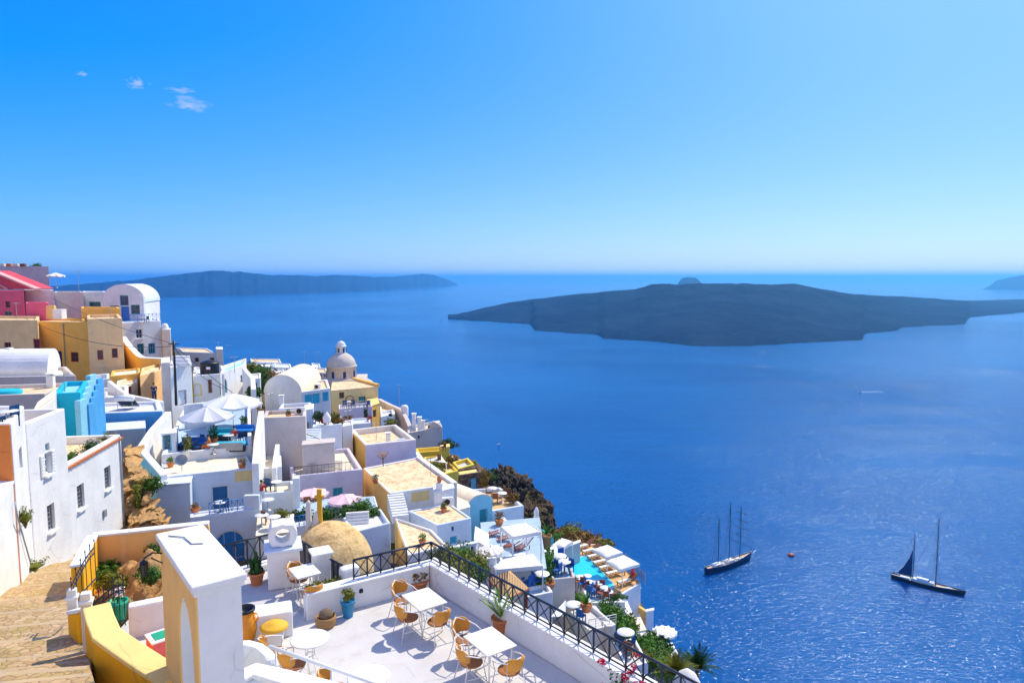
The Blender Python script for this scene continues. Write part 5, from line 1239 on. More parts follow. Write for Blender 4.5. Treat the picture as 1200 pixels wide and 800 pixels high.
potted('potted_plant', 'brown potted plant on the balcony left of the navy door', AT(229, 42.6, BAL.zr), 'terracotta', .3, .35, 'leafbrown', 'bush', .35, .35, 150, .12)
place('smalltable_w', None, 'white table on the balcony before the navy door', AT(258, 42.6, BAL.zr)); place('smallchair_n', None, 'dark chair on the balcony before the navy door', AT(263, 42.9, BAL.zr), 2.5)
# terrace with parasols
zt_ = P(191, 531, 47).z
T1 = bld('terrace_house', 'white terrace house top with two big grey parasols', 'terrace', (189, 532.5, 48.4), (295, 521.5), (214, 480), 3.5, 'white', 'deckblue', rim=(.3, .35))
wallrun('white_wall', 'white parapet wall climbing the left side of the parasol terrace', [P(192, 556, 44.6), P(164, 524, 47), P(178, 503, 52), P(197, 482, 57)], .5, 3.5, 'white', deep=4)
wallrun('white_wall', 'tall white wall with slanted top right of the parasol terrace', [P(299, 543, 45.2), P(301, 516, 49), P(306, 481, 55)], .45, 3.6, 'white', deep=4)
DH = bld('roof_house', 'tiny white stair house with grey green door on the parasol terrace', 'house', (189, 508, 49.9), (206, 506.5), (192, 503), 1.9, 'white', 'white', rim=None, ground=False, deep=.6)
opening(DH, DH.F, (191, 508.5, 201, 528), 'door', 'skypaint', 'glassteal')
zf = T1.zr
def tp(u, Y): return AT(u, Y + 1.9, zf)
a0 = P(242, 476, 53.0); parasol('terrace_parasol', 'grey parasol nearest the front of the navy door house terrace', Vector((a0.x, a0.y, zf)), a0.z - zf, 4.0, 'canvasgrey', 'round', .3, .2)
a0 = P(272, 461, 59); parasol('terrace_parasol', 'larger grey white parasol farther back on the parasol terrace', Vector((a0.x, a0.y, zf)), a0.z - zf, 4.9, 'canvas', 'round', .1, .17)
t = thing('terrace_sofa', 'turquoise covered low sofa at the right front of the parasol terrace', 'sofa', tp(271, 49)); q = tp(271, 49)
m = MB(); m.box(q + UP * .25, (2.2, .9, .5), rz=.12); m.build('base', 'iron', t, bevel=.03); m = MB(); m.box(q + UP * .56, (2.25, .95, .14), rz=.12); m.build('cushion', 'cyanpaint', t, bevel=.04)
m = MB(); m.box(q + Vector((0, -.5, .42)), (2.1, .06, .6), rz=.12); m.build('back', 'greymetal', t, bevel=.02)
for i, (u, Y, dx, lab) in enumerate(((225, 49.5, 1.8, 'blue sofa under the front grey parasol'), (259, 52.5, 2.0, 'blue sofa behind the turquoise one on the parasol terrace'), (285, 54, 1.6, 'blue sofa farthest right on the parasol terrace'))):
    q = tp(u, Y); t = thing('terrace_sofa', lab, 'sofa', q); m = MB(); m.box(q + UP * .22, (dx, .8, .4), rz=.1); m.build('base', 'iron', t, bevel=.02); m = MB(); m.box(q + UP * .47, (dx, .82, .12), rz=.1); m.build('cushion', ('cushionblue', 'cyanpaint', 'bluepaint')[i], t, bevel=.04); m = MB(); m.box(q + Vector((0, .4, .55)), (dx, .15, .6), rz=.1); m.build('back', ('cushionblue', 'cyanpaint', 'bluepaint')[i], t, bevel=.04)
person('person in orange sitting under the front grey parasol', tp(245, 48.6), 2.0, 'sit', 'clothorange', 'clothorange')
person('person in red sitting at the back of the parasol terrace', tp(275, 51.5), .6, 'sit', 'clothred', 'clothwhite')
place('smalltable_w', None, 'white table beside the person in orange', tp(250, 48.0)); place('smalltable_w', None, 'white table between the blue sofas of the parasol terrace', tp(268, 51.0))
for u, Y, lab in ((232, 48.4, 'dark blue chair left of the person in orange'), (240, 50.8, 'dark blue chair under the front parasol, behind the person in orange'), (281, 51.4, 'dark blue chair right of the person in red')): place('smallchair_n', None, lab, tp(u, Y), u)
potted('potted_shrub', 'leafy yellow green shrub in a white pot on the terrace front', tp(219.5, 47.3), 'whitemetal', .28, .45, 'leafyellow', 'bush', .45, 1.3, 300, .18)
potted('potted_shrub', 'green shrub in the middle of the parasol terrace', tp(251, 51.2), 'terracotta', .28, .45, 'leaf', 'bush', .45, 1.1, 260, .18)
potted('potted_shrub', 'small bright shrub at the back right of the parasol terrace', tp(286, 56.5), 'terracotta', .28, .45, 'leafbright', 'bush', .4, .9, 200, .18)
wallrun('white_wall', 'low white wall with arched gap behind the parasol terrace', [P(215, 474, 58.5), P(232, 472, 59), P(250, 470, 60)], .35, 2.2, 'white')
# ------------------------------------------------------------ houses between parasol terrace and church
V2 = vault('barrel_house', 'white barrel vaulted house with sunlit roof left of the church', 'house', (310, 460, 82), (353, None, 81), (-.6, 10.5), 3.4, 2.15, 'white', 'roofcream')
V2b = bld('white_house', 'flat white annex with turquoise recess beside the barrel vault', 'house', (353, 459, 80.5), (387, 454.5), (352, 448), 4.5, 'white', 'roofpeach', rim=(.3, .25))
opening(V2b, V2b.F, (357, 461, 376, 474), 'window', 'whiteblue', 'cyanpaint', nx=2, ny=1); opening(V2b, V2b.F, (378, 459, 385, 470), 'window', 'skypaint', 'cyanpaint', nx=1, ny=1)
m = MB(); m.tube([P(347, 456, 84), P(348, 448, 85)], .22, 8); single(m, 'roof_pipe', 'white', 'short white pipe lying on the barrel roof left of the church', 'pipe')
YC = bld('yellow_house', 'faded yellow house with wedge shaped roof before the church dome', 'house', (388, 457.5, 92), (443, 452.5), (390, 438.5), 7.5, 'yellowpale', 'roofpeach', rim=None, Dn=(441.5, 450.5))
wallrun('roof_ridge', 'orange coping along the slanted roof edge of the yellow house', [YC.C + UP * .35, YC.B + UP * .35], .5, .4, 'ochre', cat='coping', deep=.1, ground=False)
opening(YC, YC.F, (397.5, 459.5, 403.5, 466.5), 'window', 'brownwood', 'glass'); opening(YC, YC.F, (420.5, 464.5, 428.5, 476), 'door', 'leafdark', 'tealpaint')
m = MB(); s, z = hit(YC.F, 409.5, 467); m.tube([wpt(YC.F, s + .55 * math.cos(a), z + .38 * math.sin(a), .06) for a in [2 * math.pi * k / 14 for k in range(15)]], .05, 5); m.build('wall_ring', 'brownwood', YC.t)
YP = bld('yellow_house', 'golden yellow corner wing below the church terrace', 'house', (432, 476, 89), (444.5, 472), (430, 468), 6, 'ochre', 'goldpale', rim=None)
opening(YP, YP.F, (437, 480, 441, 489), 'window', 'brownwood', 'glassteal', nx=1)
CT = bld('grey_terrace', 'lavender grey terrace block with chairs below the yellow house', 'terrace', (397, 479, 87), (436, 476), (397, 474), 4.5, 'lavender', 'deck', rim=(.2, .3))
railing('white_railing', 'pale railing along the grey terrace below the yellow house', CT.A + Vector((.2, .12, 0)), CT.B + Vector((-.2, .12, 0)), .8, 8, 'greymetal')
for u, lab in ((404, 'dark chair at the left of the grey church terrace'), (413, 'dark chair in the middle of the grey church terrace'), (430, 'dark chair at the right of the grey church terrace')): place('smallchair_n', None, lab, AT(u, 88.6, CT.zr), u, scale=1.3)
place('smalltable_w', None, 'white table on the grey church terrace', AT(408.5, 88.6, CT.zr), scale=1.3)
potted('potted_cypress', 'tall green potted shrub before the grey church terrace', P(428.5, 497, 80), 'terracotta', .35, .4, 'leafdark', 'bush', .35, 1.7, 260, .25)
# church
zc = P(400.5, 443, 103).z; c = AT(400.5, 103, zc); t = thing('church', 'domed church with lantern and weathered drum above the town', 'church', c)
m = MB(); m.box(c + Vector((.5, .5, -2.6)), (6.2, 6.2, 5.4), rz=.15); m.build('wall', 'domeplaster', t, bevel=.1)
rr_ = 17.3 * 103 / 800 
m = MB(); m.lathe(c, [(rr_, -.3), (rr_, 1.78), (rr_ * 1.04, 1.8), (rr_ * 1.04, 1.98), (rr_ * .97, 2.0)], 32); m.build('drum', 'domeplaster', t)
m = MB(); m.lathe(c, [(rr_ * .96 * math.cos(a), 1.99 + rr_ * .96 * .92 * math.sin(a)) for a in [R(90) * i / 12 for i in range(12)]] + [(.001, 1.99 + rr_ * .883)], 32); m.build('dome', 'domeplaster', t)
zl = 1.9 + rr_ * .87; lr = .72
m = MB(); m.lathe(c, [(lr, zl - .25), (lr, zl + 1.0), (lr * 1.15, zl + 1.02), (lr * 1.15, zl + 1.12), (lr * .95, zl + 1.14)] + [(lr * .95 * math.cos(a), zl + 1.14 + lr * math.sin(a)) for a in [R(90) * i / 6 for i in range(1, 6)]] + [(.001, zl + 1.14 + lr)], 20); m.build('lantern', 'white', t)
for k in range(6):
    a = k * math.pi / 3 + .25; d = Vector((math.cos(a), math.sin(a), 0)); m = MB(); m.box(c + d * lr + UP * (zl + .45), (.1, .26, .62), rz=a); m.build('lantern_window', 'navy', t)
for k in range(8):
    a = k * math.pi / 4 - .35; d = Vector((math.cos(a), math.sin(a), 0)); m = MB(); m.box(c + d * rr_ + UP * .75, (.12, .42, .95), rz=a); m.build('drum_window', 'navy', t, bevel=.03)
m = MB(); b_ = c + UP * (zl + 1.13 + lr); m.tube([b_, b_ + UP * .55], .03, 5); m.tube([b_ + Vector((-.18, 0, .36)), b_ + Vector((.18, 0, .36))], .03, 5); m.build('cross', 'greymetal', t)
m = MB(); ap = AT(426, 101, zc - 1.4); m.lathe(ap, [(1.9 * math.cos(a), 1.7 * math.sin(a)) for a in [R(90) * i / 8 for i in range(8)]] + [(.001, 1.7)], 22); m.lathe(ap, [(1.9, 0), (1.9, -3)], 22); m.build('apse', 'domeplaster', t)
# walls right of the church down to the cliff edge
RW1 = bld('beige_house', 'sunlit beige roof house stepping down right of the church', 'house', (446, 487, 93), (463, 484.5), (445, 476), 4, 'whitewarm', 'roofpeach', rim=(.25, .25))
opening(RW1, RW1.F, (455, 486, 459, 492), 'window', 'greymetal', 'glass', nx=1)
wallrun('beige_wall', 'sloping beige wall running down from the church to the cliff', [P(444, 467, 102), P(458, 474, 99), P(470, 479, 96), P(476, 489, 93), P(482, 503, 90)], .6, 6, 'greybeige')
m = MB(); q = P(474, 479, 95); m.lathe(q, [(.55, -1), (.55, .25), (.42, .5), (.001, .62)], 12); single(m, 'chimney', 'white', 'round topped white chimney on the sloping beige wall', 'chimney')
RW2 = bld('beige_house', 'beige house end with little window above the dark cliff', 'house', (478, 507, 88), (518.5, 499.5), (476, 499), 6, 'greybeige', 'roofcream', rim=(.3, .4))
opening(RW2, RW2.F, (489.5, 510, 492, 513.5), 'window', 'brownwood', 'glass', nx=1, ny=1)
m = MB(); m.extr([P(503, 502, 89), P(504, 498, 89), P(507, 493.5, 89), P(510, 494.5, 89), P(516, 498, 89), P(517, 501, 89)], (0, .5, 0)); m.build('gable', 'greybeige', RW2.t, bevel=.05)
for i, (u, v, lab) in enumerate(((485, 485, 'tallest thin white chimney above the beige cliff house'), (491.5, 489, 'middle white chimney above the beige cliff house'), (495.5, 493, 'shortest white chimney above the beige cliff house'))):
    p_ = P(u, v, 91); m = MB(); m.box(p_ - UP * 1.2, (.5, .5, 2.4)); m.box(p_ + UP * .05, (.65, .65, .12)); single(m, 'chimney', 'white', lab, 'chimney', bevel=.03)
aerial('television_aerial', 'thin mast standing against the sea right of the church', P(468, 476, 99), 3.4, 3, .5); aerial('television_aerial', 'aerial mast on the white houses left of the church dome', P(357, 432, 118), 3.2, 4, .8); aerial('television_aerial', 'crooked aerial behind the barrel vaulted house', P(372, 427, 112), 2.2, 4, 1.1)
H2 = bld('beige_house', 'plain greige house wall right of the parasol terrace', 'house', (307.5, 489.5, 57), (358, 487.5), (311, 481), 6, 'greybeige', 'roofpeach', rim=(.28, .3))
H2b = bld('beige_house', 'lower greige house wall with long shadowed top', 'house', (354, 521, 55.8), (392, 517.5), (355, 516), 4, 'greybeige', 'greybeige', rim=None)
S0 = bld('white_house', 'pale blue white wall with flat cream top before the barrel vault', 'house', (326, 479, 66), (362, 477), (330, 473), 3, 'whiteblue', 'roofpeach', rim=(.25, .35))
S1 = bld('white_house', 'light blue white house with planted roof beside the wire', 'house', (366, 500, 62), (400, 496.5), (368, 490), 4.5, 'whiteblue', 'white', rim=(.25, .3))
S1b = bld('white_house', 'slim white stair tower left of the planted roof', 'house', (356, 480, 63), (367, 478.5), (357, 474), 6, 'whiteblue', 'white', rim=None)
opening(S1b, S1b.F, (358.5, 494, 364, 508), 'window', 'whiteblue', 'greymetal', nx=1, ny=2)
S2 = bld('white_house', 'tall narrow white house between wire and peach house', 'house', (401, 499, 65), (413, 497), (402, 493), 5, 'white', 'white', rim=(.2, .2))
steps('white_stairs', 'white outdoor stairs beside the light blue house', P(360, 520, 59), P(368, 502, 62), 1.3, 9, 'whiteblue')
for u, v, lab, mt in ((374, 487, 'dark green bush on the planted white roof', 'leafdark'), (381, 491, 'red flowering bush on the planted white roof', 'petalred'), (391, 489, 'yellow green bush on the planted white roof', 'leafyellow'), (396, 492, 'brown green bush at the right of the planted white roof', 'leafbrown')): shrub('roof_shrub', lab, P(u, v, 64), (.75, .7, .6), mt, 260, .2)
q = P(383, 491, 63.2); m = MB(); m.lathe(q, [(.35, -.3), (.4, .2), (.2, .5), (.001, .75)], 10); single(m, 'chimney', 'white', 'small white chimney cowl among the roof plants', 'chimney')
S4 = bld('white_house', 'white house piece with terracotta pots under the church terrace', 'house', (402, 497.5, 74), (434, 495), (403, 491), 4, 'white', 'whiteblue', rim=(.2, .2))
potted('potted_flower', 'brown red planter under the church terrace', P(408, 494, 75), 'terracotta', .4, .3, 'leafbrown', 'bush', .7, .5, 180, .2)
potted('potted_flower', 'red flowers in a pot right of the church terrace', P(433, 494, 77), 'terracotta', .3, .3, 'petalred', 'bush', .4, .5, 120, .18)
S5 = bld('white_house', 'small white roof hut with dark vent right of the golden wing', 'house', (446, 488, 84), (461, 485), (446, 482), 3, 'white', 'white', rim=(.2, .3))
m = MB(); q = P(457.5, 486, 83.5); m.lathe(q, [(.001, .2), (.25, .1), (.25, -.1), (.001, -.2)], 12); single(m, 'roof_vent', 'black', 'dark round vent on the small white roof hut', 'vent')
shrub('roof_shrub', 'flowering scrub patch between the golden wing and peach house', P(458, 494, 80), (1.0, .8, .5), 'leafyellow', 220, .22)
# ------------------------------------------------------------ lavender house, pink parasols, hedge
H9 = bld('lavender_house', 'lavender house with teal window and sunlit roof terrace', 'house', (343, 558, 54), (425, 549.5), (333, 530), 4.2, 'lavender', 'roofcream', rim=(.3, .35), Dn=(409, 524.5))
opening(H9, H9.F, (390, 571, 402, 583), 'window', 'skypaint', 'tealpaint', nx=2, ny=1)
railing('iron_railing', 'thin dark railing along the lavender house roof', H9.A + (H9.B - H9.A) * .02 + Vector((0, .15, 0)), H9.A + (H9.B - H9.A) * .82 + Vector((0, .15, 0)), .7, 10, 'iron', 'v', .018)
t = thing('roof_pergola', 'low row of pale slats standing on the lavender house roof', 'pergola', AT(388, 57, H9.zr))
for i in range(7):
    m = MB(); m.tube([AT(376, 56.2 + .42 * i, H9.zr + .32), AT(401, 56.2 + .42 * i, H9.zr + .32)], .05, 5); m.build('slat', 'whitewarm', t)
for u, Y in ((377, 56), (400, 56), (377, 58.9), (400, 58.9)): m = MB(); p_ = AT(u, Y, H9.zr); m.tube([p_, p_ + UP * .34], .04, 5); m.build('leg', 'brownwood', t)
aerial('television_aerial', 'short aerial on the lavender house roof', AT(366, 56, H9.zr), .9, 3, .5)
T2 = bld('white_terrace', 'small white terrace with blue shaded front left of the lavender house', 'terrace', (304, 578, 48.5), (345, 575.5), (304, 565), 3.0, 'whiteblue', 'roofcream', rim=(.2, .3))
wallrun('white_wall', 'upright white wall edge left of the pink parasols', [P(346.5, 557, 51), P(347, 560, 48)], .5, 3.4, 'white')
place('smallchair_n', None, 'black chair on the small white terrace', AT(317, 50, T2.zr), 1.2, scale=1.2); place('smalltable_w', None, 'white table beside the black chair on the small white terrace', AT(324, 50, T2.zr))
T2b = bld('white_terrace', 'upper white terrace strip behind the small white terrace', 'terrace', (306, 549, 52), (330, 546), (308, 520), 3, 'white', 'roofcream', rim=(.25, .3))
wallrun('white_wall', 'thin white wall dividing the small terraces right of the parasols', [P(321, 548, 51.5), P(325, 520, 56)], .35, 2, 'white')
for u, Y, lab, mt in ((310, 53, 'yellow plant at the left of the upper terrace strip', 'leafyellow'), (314, 55.5, 'brown plant farther along the upper terrace strip', 'leafbrown'), (311, 50.3, 'yellow plant at the front of the small white terrace', 'leafyellow')): shrub('terrace_plant', lab, AT(u, Y, T2.zr + .5), (.4, .4, .45), mt, 130, .15)
a0 = P(367, 572, 50.5); parasol('pink_parasol', 'pale pink parasol left of the golden cross', a0 - UP * 2.3, 2.3, 2.25, 'canvaspink', 'round', .2, .15); a0 = P(404, 579, 48.5); parasol('pink_parasol', 'pale pink parasol right of the golden cross', a0 - UP * 2.3, 2.3, 2.4, 'canvaspink', 'round', .5, .15)
for u, v, lab in ((360, 590, 'brown chair under the left pink parasol'), (367, 592, 'brown chair nearest the golden cross under the left pink parasol')): place('smallchair_b', mk_smallchair('brownwood', 'wooden_chair'), lab, P(u, v, 49.5) - UP * .4, u, scale=1.15)
place('smalltable_b', mk_smalltable('brownwood', 'wooden_table'), 'brown table behind the golden cross', P(379, 590, 49.5) - UP * .7)
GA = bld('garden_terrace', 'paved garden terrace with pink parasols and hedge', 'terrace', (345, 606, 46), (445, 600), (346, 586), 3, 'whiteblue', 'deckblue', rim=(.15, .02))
for i, (u, v, Y, lab, mt) in enumerate(((354, 603, 46, 'dark end of the clipped hedge behind the plaster dome', 'leafdark'), (382, 602, 46, 'middle of the clipped hedge behind the golden cross', 'leaf'), (408, 599, 46, 'bright hedge clump before the right pink parasol', 'leaf'), (425, 594, 46.5, 'tall bright green bush against the peach house', 'leafbright'), (432, 601, 45.5, 'low green bush by the stepped white planter', 'leaf'))):
    shrub('hedge_bush', lab, P(u, v, Y), (.95, .7, .55 + .25 * (i == 3)), mt, 420, .17)
PL = bld('white_planter', 'white walled planter block with tiered seats before the peach house', 'planter', (411, 624, 41.5), (457.5, 612), (402, 606), 2.2, 'whiteblue', 'white', rim=(.18, .3))
for k in range(4): m = MB(); p_ = PZ(419, 612 - 2.6 * k, PL.zr + .1 + .12 * k); m.box(p_, (1.5, .22, .24 + .1 * k), rz=.22); m.build('tier', 'whitewarm', PL.t, bevel=.02)
BX = bld('white_planter', 'white planter box with trimmed yellow bush left of the dome', 'planter', (319, 609, 42.5), (341, 607), (320, 604), 1.4, 'whiteblue', 'bark', rim=(.12, .1))
shrub('clipped_bush', 'clipped yellow green bush filling the white planter box', AT(330, 43.2, BX.z + .22), (.68, .42, .38), 'leafyellow', 420, .1)
BX2 = bld('white_terrace', 'cream terrace step with tables left of the plaster dome', 'terrace', (300, 627, 40), (345, 622), (302, 606), 2, 'white', 'roofcream', rim=None)
for u, Y, lab in ((307, 41.5, 'table nearest the arched cellar on the cream terrace'), (321, 41.2, 'middle table on the cream terrace'), (314, 44.5, 'rear table on the cream terrace')): place('smalltable_w', None, 'white ' + lab, AT(u, Y, BX2.z))
person('person in red shirt standing on the cream terrace', AT(307, 45.5, BX2.z), .4, 'stand', 'clothred', 'clothwhite')
place('smallchair_b', None, 'brown chair on the cream terrace', AT(312, 42, BX2.z), 1.0)
bb = bld('blue_gate_wall', 'low wall with blue railings beside the plaster dome', 'wall', (345, 617, 38), (362, 614), (346, 612), 2, 'white', 'white', rim=None)
railing('blue_railing', 'short blue railing behind the plaster dome', bb.A + UP * 0, bb.B, .6, 3, 'bluepaint')
# plaster dome with cross
c = AT(387, 29, P(387, 667, 29).z); t = thing('plaster_dome', 'rough golden brown plaster dome with ridged crown beside the terrace', 'dome', c)
dr = 50.5 * 29.8 / 800; zap = P(380, 607, 29.3).z - c.z
m = MB(); pr = []
for i in range(22):
    a = R(90) * i / 22; rr_ = dr * math.cos(a); z = (zap - .1) * math.sin(a)
    if a > R(58): rr_ *= 1 + .06 * (i % 2)
    pr.append((rr_, z))
m.lathe(c, [(dr, -2.5), (dr, -.1)] + pr + [(.001, zap)], 40); m.build('dome', 'domegold', t)
t['label'] = 'rough golden brown plaster dome with ridged crown beside the terrace'
q = P(375, 608, 29.2); tx = thing('roof_cross', 'golden wooden cross standing on the plaster dome', 'cross', q)
m = MB(); m.box(q + UP * .62, (.20, .16, 1.5)); m.build('post', 'hat', tx, bevel=.03); m = MB(); m.box(q + UP * 1.02, (.42, .14, .12)); m.build('arm', 'hat', tx, bevel=.02)
for u, v, h, lab in ((362, 611, 1.0, 'pale tapered stone finial left of the golden cross'), (371, 609, .42, 'short pale stone finial at the foot of the golden cross')):
    q = P(u, v, 29.2); m = MB(); m.lathe(q, [(.16, -.3), (.13, h * .5), (.09, h * .9), (.001, h)], 8, False); single(m, 'stone_finial', 'whitewarm', lab, 'finial')
# ------------------------------------------------------------ peach cubes
H7 = bld('peach_house', 'upper peach cube house with sunken sunlit roof', 'house', (428, 521, 62), (487.5, 514.5), (410.5, 503), 5, 'whitewarm', 'roofpeach', rim=(.35, .55), side='ochre', front='lavender', Dn=(464, 497))
H8 = bld('peach_house', 'large peach house with mottled roof terrace and outdoor stairs', 'house', (457, 577.5, 52), (533, 566.5), (426, 548), 3.4, 'white', 'roofpeach', rim=(.22, .12), side='peach', Dn=(490, 535.5))
s0, z0 = hit(H8.F, 482, 577); s1, z1 = hit(H8.F, 503, 585); m = MB(); m.extr([wpt(H8.F, s0, z0, .012), wpt(H8.F, s1, z0, .012), wpt(H8.F, s1, z1, .012), wpt(H8.F, s0, z1, .012)], H8.F[2] * .012); m.build('render_patch', 'yellowpale', H8.t)
wallrun('white_wall', 'long thin parapet down the right side of the mottled roof', [H8.D + UP * .1, H8.B + UP * .1], .4, .5, 'greybeige', cap='white', deep=3, ground=False)
steps('white_stairs', 'white outdoor stairs against the peach house front', P(470, 605, 49.5), P(463, 578, 52.3), 1.25, 9, 'white')
q = P(515, 573, 51.8); t = thing('chimney', 'square white chimney with a terracotta pot on the peach house', 'chimney', q); m = MB(); m.box(q - UP * .2, (.5, .5, 1.5)); m.build('stack', 'white', t, bevel=.03); m = MB(); m.lathe(q + UP * .55, [(.14, 0), (.2, .25), (.16, .45), (.1, .45)], 10); m.build('pot', 'terracotta', t)
CH = bld('white_house', 'white corner block carrying the square chimney', 'house', (509, 576, 51.2), (532, 571), (508, 571), 4, 'white', 'white', rim=None)
q = P(524.5, 587, 50.5); t = thing('air_conditioner', 'white air conditioner with black fan on the corner block', 'air conditioner', q); m = MB(); m.box(q, (.85, .35, .62), rz=.2); m.build('case', 'whitemetal', t, bevel=.02)
rz = Matrix.Rotation(.2, 3, 'Z'); m = MB(); c_ = q + rz @ Vector((-.05, -.19, 0)); vs = [c_ + rz @ Vector((.22 * math.cos(a), 0, .22 * math.sin(a))) for a in [2 * math.pi * k / 16 for k in range(16)]]; m.extr(vs, rz @ Vector((0, -.02, 0))); m.build('fan', 'black', t)
q = P(449, 546, 57.5); t = thing('dry_shrub', 'dry leafless shrub on the mottled peach roof', 'shrub', q); m = MB(); rg = random.Random(4)
m.tube([q, q + UP * .7], .05, 5)
for k in range(14): a = k * 2.4; m.tube([q + UP * .55, q + Vector((math.cos(a) * rg.uniform(.2, .6), math.sin(a) * .4, rg.uniform(.9, 1.35)))], .012, 4)
m.build('branches', 'bark', t); m = MB(); m.leaves(q + UP * 1.05, (.6, .45, .35), 200, .1, rg); m.build('foliage', 'straw', t)
H8b = bld('peach_house', 'lower house with peach roof and pale blue front below the chimney', 'house', (512, 615, 47), (552.5, 606.5), (478, 598), 4, 'whiteblue', 'roofpeach', rim=(.2, .1), Dn=(527, 589))
opening(H8b, H8b.F, (527.5, 628, 536, 637), 'window', 'skypaint', 'cyanpaint', nx=1, ny=1); opening(H8b, H8b.F, (529, 616.5, 532.5, 622), 'window', 'skypaint', 'navy', nx=1, ny=1)
H8c = bld('peach_house', 'lowest peach house step reaching the cafe terrace railing', 'house', (478, 650, 41), (524, 638), (463, 606), 4, 'white', 'roofpeach', rim=(.2, .15), side='peach', Dn=(506, 620))
V3 = vault('barrel_house', 'small pale blue vaulted house with teal door', 'house', (549.5, 593, 56), (577, 588), (-3.2, 3.6), 3.0, .75, 'tealpale', 'roofcream')
opening(V3, V3.F, (562, 596, 571.5, 617), 'door', 'skypaint', 'tealpaint')
V3s = bld('white_house', 'cream flat roof joining the vaulted house and the chimney', 'house', (537, 597, 54), (551, 593), (531, 583), 4, 'white', 'roofcream', rim=None)
# ------------------------------------------------------------ yellow complex and cliff edge
Yb = bld('yellow_house', 'far yellow terrace block beyond the peach roof', 'house', (488, 530, 81), (527, 527), (487, 525), 4, 'yellow', 'leafyellow' and 'goldpale', rim=(.3, .5))
Yc = bld('yellow_house', 'yellow corner tower at the cliff beyond the peach roof', 'house', (516.5, 524.5, 79), (527, 522.5), (516, 521.5), 5, 'yellow', 'goldpale', rim=None)
Ya = bld('yellow_house', 'yellow wall block above the dark stone house', 'house', (519, 555.5, 68), (537, 551), (509, 545), 5, 'yellow', 'goldpale', rim=(.25, .2))
Yd = bld('yellow_house', 'low yellow terrace wall behind the triangular sail', 'house', (497, 541, 76), (517, 539.5), (497, 535), 4, 'yellow', 'deck', rim=(.25, .6))
wallrun('cream_wall', 'slanting cream wall below the yellow corner tower', [P(488, 529, 77), P(497, 541, 72), P(506, 549, 68)], .5, 2.5, 'whitewarm')
def sail(label, pts, mat='canvas', post=True, hp=2.2):
    q = [P(*p) for p in pts]; t = thing('shade_sail', label, 'shade sail', q[0] - UP * hp); m = MB(); N = 8; vs = []; fs = []; idx = {}
    for i in range(N + 1):
        for j in range(N + 1 - i):
            a, b = i / N, j / N; c_ = 1 - a - b; p = q[0] * c_ + q[1] * a + q[2] * b; p = p - UP * (.9 * a * b * c_ * 3); idx[(i, j)] = len(vs); vs.append(p)
    for i in range(N):
        for j in range(N - i):
            fs.append((idx[(i, j)], idx[(i + 1, j)], idx[(i, j + 1)]))
            if j < N - i - 1: fs.append((idx[(i + 1, j)], idx[(i + 1, j + 1)], idx[(i, j + 1)]))
    m.add(vs, fs, True); c_ = m.build('cloth', mat, t); md = c_.modifiers.new('t', 'SOLIDIFY'); md.thickness = .03
    if post:
        for p in q: m = MB(); m.tube([p + UP * .1, p - UP * hp], .05, 6); m.build('post', 'whitemetal', t)
    return t
sail('white triangular shade sail above the yellow terrace', [(498, 538.5, 74), (523, 542, 70), (517, 534, 77)])
for u, v, Y, lab, mt in ((508, 547, 70, 'green plants under the triangular sail', 'leaf'), (523, 547, 71, 'dry plants right of the triangular sail', 'leafbrown'), (513, 550, 68, 'yellow plants near the yellow wall block', 'leafyellow'), (530, 538, 78, 'dry scrub beyond the yellow corner tower', 'leafbrown')): shrub('terrace_plant', lab, P(u, v, Y), (.9, .8, .55), mt, 220, .22)
for u, v, lab in ((513, 544, 'brown chair under the triangular sail'), (519, 529, 'brown chair on the far yellow block')): place('smallchair_b', None, lab, P(u, v, 73), u, scale=1.2)
wallrun('glass_edge_wall', 'pale blue wall along the cliff edge below the yellow tower', [P(528, 534, 83), P(545, 541, 79), P(562, 551, 74)], .3, 1.5, 'tealpale', cap='white')
Yt = bld('yellow_terrace', 'yellow rimmed terrace with scrub before the stone house', 'terrace', (537, 549, 73), (556, 543.5), (530, 541), 3, 'yellow', 'deck', rim=(.3, .4))
m, ntx, bx = newmat('dark_lava_masonry'); M['lava'] = m; vec = objvec(ntx); vo = ntx.nodes.new('ShaderNodeTexVoronoi'); vo.inputs['Scale'].default_value = 3.2; lnk(ntx, vec, vo.inputs['Vector'])
sc_ = ntx.nodes.new('ShaderNodeSeparateColor'); lnk(ntx, vo.outputs['Color'], sc_.inputs[0]); lnk(ntx, mixc(ntx, sc_.outputs[0], (.05, .035, .03), (.24, .15, .10)), bx.inputs['Base Color']); bx.inputs['Roughness'].default_value = .95; bump(ntx, bx, vo.outputs['Distance'], 1.0, .15)
ST = bld('stone_house', 'dark lava stone house with a pale blue door', 'house', (536, 557, 70), (565, 552.5), (533, 550), 5, 'lava', 'goldpale', rim=(.3, .2))
opening(ST, ST.F, (552, 560, 558.5, 574), 'door', 'skypaint', 'skypaint')
